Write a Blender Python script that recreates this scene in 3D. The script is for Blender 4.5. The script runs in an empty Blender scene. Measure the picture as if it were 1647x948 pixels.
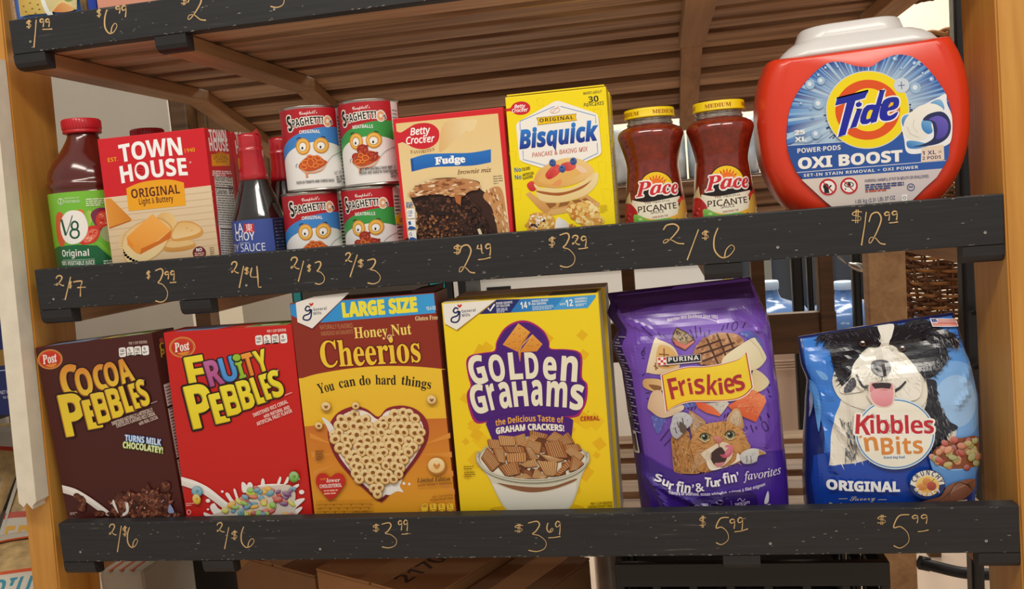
import bpy, bmesh, math, random
from mathutils import Vector, Matrix, noise
from mathutils.geometry import tessellate_polygon
scene = bpy.context.scene
COL = scene.collection
# ------------------------------------------------------------ camera
IW, IH, FPX = 1647, 948, 1370.56
RX = Vector((0.98210339, -0.06442378, -0.17698167)).normalized()      # world x in camera axes (right, down, forward)
RZ = Vector((-0.08259277, -0.99182363, -0.09728473)); RZ = (RZ - RX*RZ.dot(RX)).normalized()
RY = RZ.cross(RX) if RZ.cross(RX).z > 0 else RX.cross(RZ)
CAM = Vector((0.0, -1.0, 0.0))
cd = bpy.data.cameras.new('camera'); cam = bpy.data.objects.new('camera', cd); COL.objects.link(cam)
cd.sensor_width = 36; cd.lens = 36*FPX/IW; cd.clip_start = .01; cd.clip_end = 50
def c2w(v): return Vector((RX.dot(v), RY.dot(v), RZ.dot(v)))
_r, _u, _b = c2w(Vector((1,0,0))), c2w(Vector((0,-1,0))), c2w(Vector((0,0,-1)))
m4 = Matrix((( _r.x,_u.x,_b.x,CAM.x),(_r.y,_u.y,_b.y,CAM.y),(_r.z,_u.z,_b.z,CAM.z),(0,0,0,1)))
cam.matrix_world = m4
scene.camera = cam
# ------------------------------------------------------------ light
scene.view_settings.view_transform = 'Standard'; scene.view_settings.look = 'None'
scene.view_settings.gamma = 1; scene.view_settings.use_curve_mapping = False
scene.view_settings.exposure = 0.0
w = bpy.data.worlds.new('world'); scene.world = w; w.use_nodes = True
w.node_tree.nodes['Background'].inputs[0].default_value = (1.0, .95, .87, 1)
w.node_tree.nodes['Background'].inputs[1].default_value = .47
def area(name, loc, target, sx, sy, power, col):
    l = bpy.data.lights.new(name, 'AREA'); l.shape = 'RECTANGLE'; l.size = sx; l.size_y = sy; l.energy = power; l.color = col
    o = bpy.data.objects.new(name, l); COL.objects.link(o); o.location = loc
    o.rotation_euler = (Vector(target)-Vector(loc)).to_track_quat('-Z','Y').to_euler(); return o
area('unseen_overhead_light', (-.55, -1.15, 1.45), (-.3, 0, -.1), 1.3, .25, 17, (1, .93, .82))
area('unseen_overhead_light', (.75, -1.25, 1.4), (.3, 0, -.1), 1.0, .25, 14, (1, .94, .84))
area('unseen_overhead_light', (.6, 2.3, 1.7), (.3, 2.6, -.3), 1.6, .5, 48, (1, .95, .85))
area('unseen_overhead_light', (.35, 1.25, 1.6), (.4, 2.0, -.5), 1.2, .3, 16, (1, .93, .84))  # added lamp without a known fixture, brightens the cooler and jugs
area('unseen_overhead_light', (.5, 3.3, 1.9), (.5, 3.2, -.9), 1.6, .4, 26, (1, .94, .86))  # another added lamp, lifts the far floor and back wall
# ------------------------------------------------------------ maths helpers
def ray(px, py): return c2w(Vector((px-IW/2, py-IH/2, FPX)))
def at(px, py, y):
    d = ray(px, py); return CAM + d*((y-CAM.y)/d.y)
def atz(px, py, z):
    d = ray(px, py); return CAM + d*((z-CAM.z)/d.z)
def lin(c): return c/12.92 if c <= .04045 else ((c+.055)/1.055)**2.4
def hexc(h):
    if isinstance(h, tuple): return h
    h = h.lstrip('#'); return tuple(lin(int(h[i:i+2],16)/255) for i in (0,2,4))
def mixc(a, b, t): a=hexc(a); b=hexc(b); return tuple(x+(y-x)*t for x,y in zip(a,b))
def shade(c, k): c = hexc(c); return tuple(min(1, x*k) for x in c)
rnd = random.Random(7)
# ------------------------------------------------------------ materials
MATS = {}
def mat(name, col=(.5,.5,.5), rough=.5, metal=0, coat=0, spec=.5, trans=0, ior=1.45, noise_amt=0, noise_scale=30, bump=0, sss=0):
    if name in MATS: return MATS[name]
    m = bpy.data.materials.new(name); m.use_nodes = True; nt = m.node_tree; p = nt.nodes['Principled BSDF']
    c = hexc(col); p.inputs['Base Color'].default_value = (*c,1); p.inputs['Roughness'].default_value = rough
    p.inputs['Metallic'].default_value = metal; p.inputs['Coat Weight'].default_value = coat; p.inputs['Coat Roughness'].default_value = .15
    p.inputs['Specular IOR Level'].default_value = spec; p.inputs['Transmission Weight'].default_value = trans; p.inputs['IOR'].default_value = ior
    if noise_amt or bump:
        tc = nt.nodes.new('ShaderNodeTexCoord'); nz = nt.nodes.new('ShaderNodeTexNoise'); nz.inputs['Scale'].default_value = noise_scale; nz.inputs['Detail'].default_value = 5
        nt.links.new(tc.outputs['Object'], nz.inputs['Vector'])
        if noise_amt:
            r = nt.nodes.new('ShaderNodeValToRGB'); r.color_ramp.elements[0].position = .3; r.color_ramp.elements[1].position = .7
            r.color_ramp.elements[0].color = (*shade(c, 1-noise_amt),1); r.color_ramp.elements[1].color = (*shade(c, 1+noise_amt),1)
            nt.links.new(nz.outputs['Fac'], r.inputs['Fac']); nt.links.new(r.outputs['Color'], p.inputs['Base Color'])
        if bump:
            b = nt.nodes.new('ShaderNodeBump'); b.inputs['Strength'].default_value = bump; b.inputs['Distance'].default_value = .002
            nt.links.new(nz.outputs['Fac'], b.inputs['Height']); nt.links.new(b.outputs['Normal'], p.inputs['Normal'])
    MATS[name] = m; return m
def ink(name, rough=.4, coat=0, spec=.4):
    if name in MATS: return MATS[name]
    m = bpy.data.materials.new(name); m.use_nodes = True; nt = m.node_tree; p = nt.nodes['Principled BSDF']
    a = nt.nodes.new('ShaderNodeAttribute'); a.attribute_name = 'Col'
    nt.links.new(a.outputs['Color'], p.inputs['Base Color']); p.inputs['Roughness'].default_value = rough
    p.inputs['Coat Weight'].default_value = coat; p.inputs['Coat Roughness'].default_value = .12; p.inputs['Specular IOR Level'].default_value = spec
    MATS[name] = m; return m
def wood(name, dark, light, axis=0, scale=1.0, rough=.5, grain=1.0):
    if name in MATS: return MATS[name]
    m = bpy.data.materials.new(name); m.use_nodes = True; nt = m.node_tree; p = nt.nodes['Principled BSDF']
    tc = nt.nodes.new('ShaderNodeTexCoord'); mp = nt.nodes.new('ShaderNodeMapping')
    s = [34*scale]*3; s[axis] = 1.6*scale; mp.inputs['Scale'].default_value = s
    n1 = nt.nodes.new('ShaderNodeTexNoise'); n1.inputs['Scale'].default_value = 1.0; n1.inputs['Detail'].default_value = 6; n1.inputs['Distortion'].default_value = .9
    n2 = nt.nodes.new('ShaderNodeTexNoise'); n2.inputs['Scale'].default_value = 4.0; n2.inputs['Detail'].default_value = 3
    ad = nt.nodes.new('ShaderNodeMix'); ad.data_type = 'FLOAT'; ad.inputs[0].default_value = .35
    r = nt.nodes.new('ShaderNodeValToRGB'); r.color_ramp.elements[0].position = .5-.2*grain; r.color_ramp.elements[1].position = .5+.2*grain
    r.color_ramp.elements[0].color = (*hexc(dark),1); r.color_ramp.elements[1].color = (*hexc(light),1)
    nt.links.new(tc.outputs['Object'], mp.inputs['Vector']); nt.links.new(mp.outputs['Vector'], n1.inputs['Vector']); nt.links.new(mp.outputs['Vector'], n2.inputs['Vector'])
    nt.links.new(n1.outputs['Fac'], ad.inputs[2]); nt.links.new(n2.outputs['Fac'], ad.inputs[3]); nt.links.new(ad.outputs[0], r.inputs['Fac'])
    nt.links.new(r.outputs['Color'], p.inputs['Base Color']); p.inputs['Roughness'].default_value = rough
    b = nt.nodes.new('ShaderNodeBump'); b.inputs['Strength'].default_value = .25; b.inputs['Distance'].default_value = .001
    nt.links.new(n1.outputs['Fac'], b.inputs['Height']); nt.links.new(b.outputs['Normal'], p.inputs['Normal'])
    MATS[name] = m; return m
INK = ink('printed_carton', .42); GLOSS = ink('glossy_print', .3, .25); FILM = ink('plastic_film_print', .27, .5); CHALK = ink('marker_ink', .7)
# ------------------------------------------------------------ objects
def tag(o, label, cat, group=None, kind=None):
    if label: o['label'] = label
    if cat: o['category'] = cat
    if group: o['group'] = group
    if kind: o['kind'] = kind
    return o
def thing(name, label, cat, loc=(0,0,0), rot=(0,0,0), group=None):
    o = bpy.data.objects.new(name, None); COL.objects.link(o); o.location = loc; o.rotation_euler = rot; o.empty_display_size = .05
    return tag(o, label, cat, group)
# geo: list of (verts, faces, material_index, smooth, colours or None)
def obj(name, geos, mats, parent=None, loc=None, rot=None):
    V, F, MI, SM, CC = [], [], [], [], []; anyc = any(g[4] for g in geos)
    for v, f, mi, sm, cc in geos:
        b = len(V); V += [tuple(x) for x in v]; F += [tuple(i+b for i in x) for x in f]; MI += [mi]*len(f); SM += [sm]*len(f)
        if anyc: CC += list(cc) if cc else [(.5,.5,.5)]*len(v)
    me = bpy.data.meshes.new(name); me.from_pydata(V, [], F)
    me.polygons.foreach_set('material_index', MI); me.polygons.foreach_set('use_smooth', SM)
    if anyc:
        at_ = me.color_attributes.new('Col', 'FLOAT_COLOR', 'POINT'); at_.data.foreach_set('color', [x for c in CC for x in (c[0],c[1],c[2],1)])
    for m in (mats if isinstance(mats, (list,tuple)) else [mats]): me.materials.append(m)
    me.update()
    o = bpy.data.objects.new(name, me); COL.objects.link(o)
    if parent:
        o.parent = parent
        q = parent
        while q: me.transform(Matrix.Translation(-Vector(q.location))); q = q.parent
    if loc: o.location = loc
    if rot: o.rotation_euler = rot
    return o
def frombm(bm, mi=0, smooth=False):
    bm.verts.ensure_lookup_table(); bm.verts.index_update()
    g = ([v.co.copy() for v in bm.verts], [tuple(v.index for v in f.verts) for f in bm.faces], mi, smooth, None); bm.free(); return g
def boxg(x0, x1, y0, y1, z0, z1, bev=.0015, mi=0, seg=2, M=None):
    bm = bmesh.new(); bmesh.ops.create_cube(bm, size=1)
    for v in bm.verts: v.co = Vector(((x0+x1)/2+v.co.x*(x1-x0), (y0+y1)/2+v.co.y*(y1-y0), (z0+z1)/2+v.co.z*(z1-z0)))
    if bev: bmesh.ops.bevel(bm, geom=bm.edges[:], offset=bev, segments=seg, affect='EDGES', profile=.5)
    if M: bm.transform(M)
    return frombm(bm, mi)
def lathe(prof, n=48, mi=0, smooth=True, cx=0, cy=0, ell=(1,1), sq=2.0, caps=True):
    V, F = [], []
    for r, z in prof:
        for i in range(n):
            a = 2*math.pi*i/n; c, s = math.cos(a), math.sin(a); k = 1 if sq == 2 else (abs(c)**sq+abs(s)**sq)**(-1/sq)
            V.append((cx+r*c*k*ell[0], cy+r*s*k*ell[1], z))
    for j in range(len(prof)-1):
        for i in range(n):
            a, b = j*n+i, j*n+(i+1)%n; F.append((a, b, b+n, a+n))
    if caps: F.append(tuple(range(n))[::-1]); F.append(tuple(range((len(prof)-1)*n, len(prof)*n)))
    return (V, F, mi, smooth, None)
def tubeg(pts, r, n=8, mi=0, closed=False):
    pts = [Vector(p) for p in pts]; V, F = [], []; m = len(pts)
    for i, p in enumerate(pts):
        a = pts[i-1] if (i > 0 or closed) else p; b = pts[(i+1) % m] if (i < m-1 or closed) else p
        t = (b-a).normalized(); u = t.cross(Vector((0,0,1))); u = u if u.length > .1 else t.cross(Vector((1,0,0))); u.normalize(); v = t.cross(u)
        rr = r[i] if isinstance(r, (list,tuple)) else r
        for k in range(n):
            q = 2*math.pi*k/n; V.append(p+u*math.cos(q)*rr+v*math.sin(q)*rr)
    for i in range(m if closed else m-1):
        j = (i+1) % m
        for k in range(n): F.append((i*n+k, i*n+(k+1)%n, j*n+(k+1)%n, j*n+k))
    if not closed: F.append(tuple(range(n))[::-1]); F.append(tuple(range((m-1)*n, m*n)))
    return (V, F, mi, True, None)
def loft(loops, mi=0, smooth=True, cap0=True, cap1=True):
    n = len(loops[0]); V = [p for l in loops for p in l]; F = []
    for j in range(len(loops)-1):
        for i in range(n): F.append((j*n+i, j*n+(i+1)%n, (j+1)*n+(i+1)%n, (j+1)*n+i))
    if cap0: F.append(tuple(range(n))[::-1])
    if cap1: F.append(tuple(range((len(loops)-1)*n, len(loops)*n)))
    return (V, F, mi, smooth, None)
def smoothpts(pts, n=6, closed=True):
    out = []; m = len(pts)
    for i in range(m if closed else m-1):
        P = [pts[(i+k) % m] if closed else pts[min(max(i+k,0),m-1)] for k in (-1,0,1,2)]
        for s in range(n):
            t = s/n; t2, t3 = t*t, t*t*t
            out.append(tuple(.5*((2*P[1][d])+(-P[0][d]+P[2][d])*t+(2*P[0][d]-5*P[1][d]+4*P[2][d]-P[3][d])*t2+(-P[0][d]+3*P[1][d]-3*P[2][d]+P[3][d])*t3) for d in range(len(P[1]))))
    if not closed: out.append(tuple(pts[-1]))
    return out
# ------------------------------------------------------------ lettering
STY = {'b':(0x1D5D4,0x1D5EE,0x1D7EC),'bi':(0x1D63C,0x1D656,0x1D7EC),'i':(0x1D608,0x1D622,None),'s':(0x1D400,0x1D41A,0x1D7CE),'sbi':(0x1D468,0x1D482,0x1D7CE),'it':(0x1D434,0x1D44E,None),'sc':(0x1D4D0,0x1D4EA,None),'r':(None,None,None),'m':(0x1D5A0,0x1D5BA,None)}
def sty(s, st):
    U, l, d = STY[st]; r = ''
    for ch in s:
        if U and 'A' <= ch <= 'Z': r += chr(U+ord(ch)-65)
        elif l and 'a' <= ch <= 'z': r += '\u210e' if (st == 'it' and ch == 'h') else chr(l+ord(ch)-97)
        elif d and ch.isdigit(): r += chr(d+ord(ch)-48)
        else: r += ch
    return r
_TC = {}
def textmesh(s, st, off, sp):
    k = (s, st, off, sp)
    if k in _TC: return _TC[k]
    c = bpy.data.curves.new('t', 'FONT'); c.body = sty(s, st); c.resolution_u = 4; c.offset = off; c.space_character = sp
    o = bpy.data.objects.new('t', c); COL.objects.link(o)
    dg = bpy.context.evaluated_depsgraph_get(); ev = o.evaluated_get(dg); me = ev.to_mesh()
    V = [(v.co.x, v.co.y) for v in me.vertices]; F = [tuple(p.vertices) for p in me.polygons]
    ev.to_mesh_clear(); bpy.data.objects.remove(o); bpy.data.curves.remove(c)
    _TC[k] = (V, F); return V, F
class Plane:
    curved = False
    def __init__(s, O, U, V, N): s.O, s.U, s.V, s.N = Vector(O), Vector(U).normalized(), Vector(V).normalized(), Vector(N).normalized()
    def inv(s, px, py):
        d = ray(px, py); t = (s.O-CAM).dot(s.N)/d.dot(s.N); p = CAM+d*t-s.O; return (p.dot(s.U), p.dot(s.V))
    def fwd(s, u, v, h): return s.O+s.U*u+s.V*v+s.N*h
class Round:          # surface of revolution about a vertical axis, facing the aisle
    curved = True; gv = None
    def __init__(s, cx, cy, rf, R, gv=None, gu=.004): s.cx, s.cy, s.rf, s.R, s.gv, s.gu = cx, cy, rf, R, gv, gu
    def inv(s, px, py):
        d = ray(px, py); R = s.R; ox, oy = CAM.x-s.cx, CAM.y-s.cy
        for _ in range(6):
            a = d.x*d.x+d.y*d.y; b = 2*(ox*d.x+oy*d.y); c = ox*ox+oy*oy-R*R; D = max(0, b*b-4*a*c); t = (-b-math.sqrt(D))/(2*a)
            p = CAM+d*t; R = s.rf(p.z)
        return (math.atan2(p.x-s.cx, -(p.y-s.cy))*s.R, p.z)
    def rz(s, v):
        g = s.gv
        if not g: return s.rf(v)
        k = math.floor(v/g+1e-6); t = v/g-k; return s.rf(k*g)*(1-t)+s.rf((k+1)*g)*t
    def fwd(s, u, v, h):      # flat facets between the same cuts, so that the inks never cross
        g = s.gu; k = math.floor(u/g+1e-6); t = u/g-k; r = s.rz(v)+h
        a, b = k*g/s.R, (k+1)*g/s.R
        return Vector((s.cx+r*(math.sin(a)*(1-t)+math.sin(b)*t), s.cy-r*(math.cos(a)*(1-t)+math.cos(b)*t), v))
class Sheet:          # front of a bag: y = f(x,z)
    curved = True; diag = True
    def __init__(s, f, gu=.0042, gv=.0042, dz=None): s.f, s.gu, s.gv, s.c_, s.dz = f, gu, gv, {}, dz or (lambda x, z: 0)
    def inv(s, px, py):
        y = .03; d = ray(px, py)
        for _ in range(8):
            p = CAM+d*((y-CAM.y)/d.y); z = p.z-s.dz(p.x, p.z); z = p.z-s.dz(p.x, z); y = .5*y+.5*s.f(p.x, z)
        return (p.x, z)
    def fwd(s, u, v, h):
        i, j = math.floor(u/s.gu+1e-6), math.floor(v/s.gv+1e-6); a, b = u/s.gu-i, v/s.gv-j
        F = lambda p, q: s.c_.setdefault((p, q), None) or s.c_.__setitem__((p, q), s.f(p*s.gu, q*s.gv)) or s.c_[(p, q)]
        if a+b <= 1: y = F(i,j)+(F(i+1,j)-F(i,j))*a+(F(i,j+1)-F(i,j))*b
        else: y = F(i+1,j+1)+(F(i,j+1)-F(i+1,j+1))*(1-a)+(F(i+1,j)-F(i+1,j+1))*(1-b)
        return Vector((u, y-h, v+s.dz(u, v)))
EPS = 1.0e-5
class Art:
    def __init__(s, surf, h0=4e-5): s.s = surf; s.V = []; s.F = []; s.C = []; s.h = h0; s.o = (0,0,1)
    def c(s, x, y, k): s.o = (x, y, k)
    def q(s, p): return Vector(s.s.inv(s.o[0]+p[0]/s.o[2], s.o[1]+p[1]/s.o[2]))
    def add(s, uv, faces, cols, step=True):
        b = len(s.V)
        if step: s.h += EPS*(2 if s.s.curved else 1)
        s.V += [(x[0], x[1], s.h) for x in uv]; s.F += [tuple(i+b for i in f) for f in faces]; s.C += cols
    def puv(s, uv, col, g=None, step=True):
        tr = tessellate_polygon([[Vector((x[0], x[1], 0)) for x in uv]])
        if g:
            c1, ang = g; dx, dy = math.cos(math.radians(ang)), math.sin(math.radians(ang)); t = [x[0]*dx+x[1]*dy for x in uv]; a, b = min(t), max(t)
            cols = [mixc(col, c1, (k-a)/max(1e-9, b-a)) for k in t]
        else: cols = [hexc(col)]*len(uv)
        s.add(uv, tr, cols, step)
    def P(s, pts, col, g=None, step=True): s.puv([s.q(p) for p in pts], col, g, step)
    def S(s, pts, col, g=None, n=5, step=True): s.P(smoothpts(pts, n), col, g, step)
    def E(s, cx, cy, rx, ry, col, rot=0, n=28, g=None, step=True):
        a = math.radians(rot); P = []
        for i in range(n):
            t = 2*math.pi*i/n; x, y = rx*math.cos(t), ry*math.sin(t); P.append((cx+x*math.cos(a)-y*math.sin(a), cy+x*math.sin(a)+y*math.cos(a)))
        s.P(P, col, g, step)
    def ring(s, cx, cy, rx, ry, wd, col, rot=0, n=28):
        a = math.radians(rot); P = []
        for i in range(n+1):
            t = 2*math.pi*i/n; x, y = rx*math.cos(t), ry*math.sin(t); P.append((cx+x*math.cos(a)-y*math.sin(a), cy+x*math.sin(a)+y*math.cos(a)))
        s.L(P, wd, col)
    def L(s, pts, wd, col, sm=0, step=True, taper=None):
        if sm: pts = smoothpts(pts, sm, False)
        pts = [Vector(p) for p in pts]; A, B = [], []; m = len(pts)
        for i, p in enumerate(pts):
            t = pts[min(i+1,m-1)]-pts[max(i-1,0)]; t = t.normalized() if t.length > 0 else Vector((1,0)); nrm = Vector((-t.y, t.x)); k = wd/2
            if taper: k *= taper(i/(m-1))
            A.append(s.q(p+nrm*k)); B.append(s.q(p-nrm*k))
        s.add(A+B, [(i, i+1, m+i+1, m+i) for i in range(m-1)], [hexc(col)]*(2*m), step)
    def rect(s, x0, y0, x1, y1, col, r=0, up=0):
        if not r: return s.P([(x0,y0),(x1,y0),(x1,y1),(x0,y1)], col)
        P = []
        for cx, cy, a in ((x1-r,y0+r,-90),(x1-r,y1-r,0),(x0+r,y1-r,90),(x0+r,y0+r,180)):
            for k in range(6): t = math.radians(a+18*k); P.append((cx+r*math.cos(t), cy+r*math.sin(t)))
        s.P(P, col)
    def rrect4(s, a, b, c_, d, col, k=.2):   # rounded quad from its four corners
        Q = [Vector(x) for x in (a,b,c_,d)]; P = []
        for i in range(4):
            p, n, l = Q[i], Q[(i+1)%4], Q[i-1]; p0 = p+(l-p)*k*.5*((n-p).length/max((l-p).length,1e-6))**.5; p1 = p+(n-p)*k*.5*((l-p).length/max((n-p).length,1e-6))**.5
            for t in (0,.25,.5,.75,1): P.append(p0*(1-t)**2+p*2*t*(1-t)+p1*t*t)
        s.P(P, col)
    def T(s, txt, p0, p1, h=None, col='#ffffff', st='b', out=(), bow=0, sk=0, h1=None, off=0, sp=1, grad=None, env=None, sh=None):
        q0, q1 = s.q(p0), s.q(p1); d = q1-q0; wd = d.length; pw = (Vector(p1)-Vector(p0)).length; k = wd/pw; dr = d/wd; up = Vector((-dr.y, dr.x))
        V0, F0 = textmesh(txt, st, off, sp); xs = [v[0] for v in V0]; x0, x1 = min(xs), max(xs); cap = .72
        hh = (h*k) if h else wd/(x1-x0)*cap; hh1 = (h1*k) if h1 else hh; bw = bow*k
        def put(V, F, cc, shift=(0,0)):
            uv = []; cols = []
            for x, y in V:
                t = (x-x0)/(x1-x0); yy = y/cap; H = hh+(hh1-hh)*t
                if env: H *= env(t)
                b = bw*(1-(2*t-1)**2)
                uv.append(q0+dr*(t*wd+sk*yy*H+shift[0]*k)+up*(yy*H+b+shift[1]*k))
                cols.append(mixc(cc, grad, min(1,max(0,yy))) if (grad and cc is col) else hexc(cc))
            s.add(uv, F, cols)
        def mp_(x, y):
            t = (x-x0)/(x1-x0); yy = y/cap; H = hh+(hh1-hh)*t
            if env: H *= env(t)
            return q0+dr*(t*wd+sk*yy*H)+up*(yy*H+bw*(1-(2*t-1)**2))
        def strokes(o, cc):
            Vb, Fb = V0, F0; ec = {}
            for f in Fb:
                for i in range(len(f)):
                    e = (f[i], f[(i+1) % len(f)]); k_ = tuple(sorted(e)); ec[k_] = ec.get(k_, 0)+1
            R = o/cap*max(hh, hh1); hcol = hexc(cc); Q = {}; base = s.h+EPS; n_ = 0
            for (a, b), c_ in ec.items():
                if c_ > 1: continue
                for i in (a, b):
                    if i not in Q: Q[i] = mp_(*Vb[i])
                d_ = Q[b]-Q[a]
                if d_.length < 1e-9: continue
                d_ = d_.normalized(); nn = Vector((-d_.y, d_.x))*R; e2 = d_*R*.42; s.h = base+EPS*.12*(n_ % 8); n_ += 1
                s.add([Q[a]+nn, Q[a]+nn*.42-d_*R*.9, Q[a]-nn*.42-d_*R*.9, Q[a]-nn, Q[b]-nn, Q[b]-nn*.42+d_*R*.9, Q[b]+nn*.42+d_*R*.9, Q[b]+nn], [(0,1,2,3,4,5,6,7)], [hcol]*8, step=False)
            s.h = base+EPS
            put(V0, F0, cc)
        if sh:
            V, F = textmesh(txt, st, off+sh[3] if len(sh) > 3 else off, sp); put(V, F, sh[2], (sh[0], sh[1]))
        for o, cc in out:
            if o > .02: strokes(o, cc)
            else:
                V, F = textmesh(txt, st, off+o, sp); put(V, F, cc)
        put(V0, F0, col)
    def fur(s, poly, n, ln, wd, ang, pal, seed=1, spread=25, grp=10):
        r = random.Random(seed); xs = [p[0] for p in poly]; ys = [p[1] for p in poly]; c_ = 0; tr = 0
        while c_ < n and tr < n*20:
            tr += 1; x, y = r.uniform(min(xs), max(xs)), r.uniform(min(ys), max(ys))
            if not inside(poly, x, y): continue
            a = math.radians((ang(x, y) if callable(ang) else ang)+r.uniform(-spread, spread)); L_ = ln*r.uniform(.6, 1.3); dx, dy = math.cos(a), math.sin(a); w_ = wd*r.uniform(.6,1.3)/2
            s.P([(x-dy*w_, y+dx*w_), (x+dx*L_, y+dy*L_), (x+dy*w_, y-dx*w_), (x-dx*w_, y-dy*w_)], r.choice(pal), step=(c_ % grp == 0)); c_ += 1; s.h += EPS/grp
    def micro(s, p0, p1, h, lines, gap, col, seed=1):   # unreadably small print
        r = random.Random(seed); p0, p1 = Vector(p0), Vector(p1); d = (p1-p0); L = d.length; d = d/L; n = Vector((-d.y, d.x)); s.h += EPS
        for i in range(lines):
            x = 0; b = p0+n*gap*i; e = L*(1 if i < lines-1 else r.uniform(.5,.9))
            while x < e:
                w_ = min(r.uniform(1.2,5)*h, e-x)
                if w_ > .3*h: s.P([b+d*x, b+d*(x+w_), b+d*(x+w_)+n*h, b+d*x+n*h], col, step=False)
                x += w_+h*.6
    def blobs(s, poly, n, r0, r1, pal, seed=1, squash=1.0, rot=None, grp=6, jag=.35, k=7):
        r = random.Random(seed); xs = [p[0] for p in poly]; ys = [p[1] for p in poly]; c_ = 0; tries = 0
        while c_ < n and tries < n*30:
            tries += 1; x, y = r.uniform(min(xs), max(xs)), r.uniform(min(ys), max(ys))
            if not inside(poly, x, y): continue
            R = r.uniform(r0, r1); a0 = r.uniform(0, 6.28) if rot is None else math.radians(rot+r.uniform(-15,15)); P = []
            for i in range(k):
                t = 2*math.pi*i/k; q = R*r.uniform(1-jag, 1+jag); px, py = q*math.cos(t), q*squash*math.sin(t); P.append((x+px*math.cos(a0)-py*math.sin(a0), y+px*math.sin(a0)+py*math.cos(a0)))
            s.P(P, r.choice(pal), step=(c_ % grp == 0)); c_ += 1
            s.h += EPS/grp
    def geo(s, mi=1):
        V = [Vector(v) for v in s.V]; F = s.F; C = s.C
        if s.s.curved:
            bm = bmesh.new(); cl = bm.verts.layers.float_color.new('c')
            vs = [bm.verts.new(v) for v in V]
            for v, c_ in zip(vs, C): v[cl] = (*c_, 1)
            for f in F:
                try: bm.faces.new([vs[i] for i in f])
                except ValueError: pass
            for no, g in ((Vector((1,0,0)), s.s.gu), (Vector((0,1,0)), s.s.gv), (Vector((1,1,0)).normalized(), s.s.gu/math.sqrt(2) if getattr(s.s, 'diag', False) else None)):
                if not g: continue
                dd = [Vector(v).dot(no) for v in s.V]; a, b = min(dd), max(dd); x = math.floor(a/g)*g+g
                while x < b:
                    co = no*x
                    ed = [e for e in bm.edges if (e.verts[0].co.dot(no)-x)*(e.verts[1].co.dot(no)-x) < 0]
                    if ed:
                        fs = {f for e in ed for f in e.link_faces}; es = {e for f in fs for e in f.edges}; vv = {v for f in fs for v in f.verts}
                        bmesh.ops.bisect_plane(bm, geom=list(vv)+list(es)+list(fs), dist=1e-9, plane_co=co, plane_no=no)
                    x += g
            bm.verts.index_update(); V = [v.co.copy() for v in bm.verts]; C = [tuple(v[cl])[:3] for v in bm.verts]; F = [tuple(v.index for v in f.verts) for f in bm.faces]; bm.free()
        lim = getattr(s.s, 'lim', None)
        if lim:      # trim the print to the outline of the bag
            keep = []
            for f in F:
                ok = 0
                for i in f:
                    a, b, zt = lim(V[i][1]); ok |= (a < V[i][0] < b and V[i][1] < zt)
                if ok: keep.append(f)
            F = keep
            for v in V:
                a, b, zt = lim(min(v[1], lim(0)[2])); v[0] = min(max(v[0], a), b); v[1] = min(v[1], zt)
        W = [s.s.fwd(v[0], v[1], v[2]) for v in V]
        out = []
        for f in F:      # all prints face the aisle side of their surface
            out.append(f)
        return (W, out, mi, False, C)
def inside(poly, x, y):
    r = False; j = len(poly)-1
    for i in range(len(poly)):
        a, b = poly[i], poly[j]
        if (a[1] > y) != (b[1] > y) and x < (b[0]-a[0])*(y-a[1])/(b[1]-a[1])+a[0]: r = not r
        j = i
    return r
# ============================================================ setting
FLOOR = -.95
M_floor = mat('floor_tile', '#d9c0aa', .35, noise_amt=.05, noise_scale=6)
M_cream = mat('cream_paint', '#f3e8cf', .7, noise_amt=.02)
M_white = mat('white_paint', '#cfc4b4', .6, noise_amt=.03, noise_scale=8, bump=.15)
tag(obj('floor', [boxg(-3.5, 3.5, -3, 4.2, FLOOR-.05, FLOOR, 0)], M_floor), None, None, kind='structure')
tag(obj('wall_back', [boxg(-3.5, 3.5, 3.9, 4.0, FLOOR, 2.2, 0)], M_cream), None, None, kind='structure')
tag(obj('baseboard_back', [boxg(-3.5, 3.5, 3.87, 3.9, FLOOR, FLOOR+.16, .004)]+[boxg(-3.5, 3.5, 3.862, 3.87, FLOOR+.03+.04*k, FLOOR+.045+.04*k, .001) for k in range(3)], mat('ridged_base', '#a58f7a', .5)), None, None, kind='structure')
pw0, pw1 = at(70, 240, 1.25), at(272, 190, 1.25)
tag(obj('wall_left', [boxg(pw0.x-.35, pw1.x, 1.25, 1.29, FLOOR, .75, .003)], M_white), None, None, kind='structure')
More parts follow.
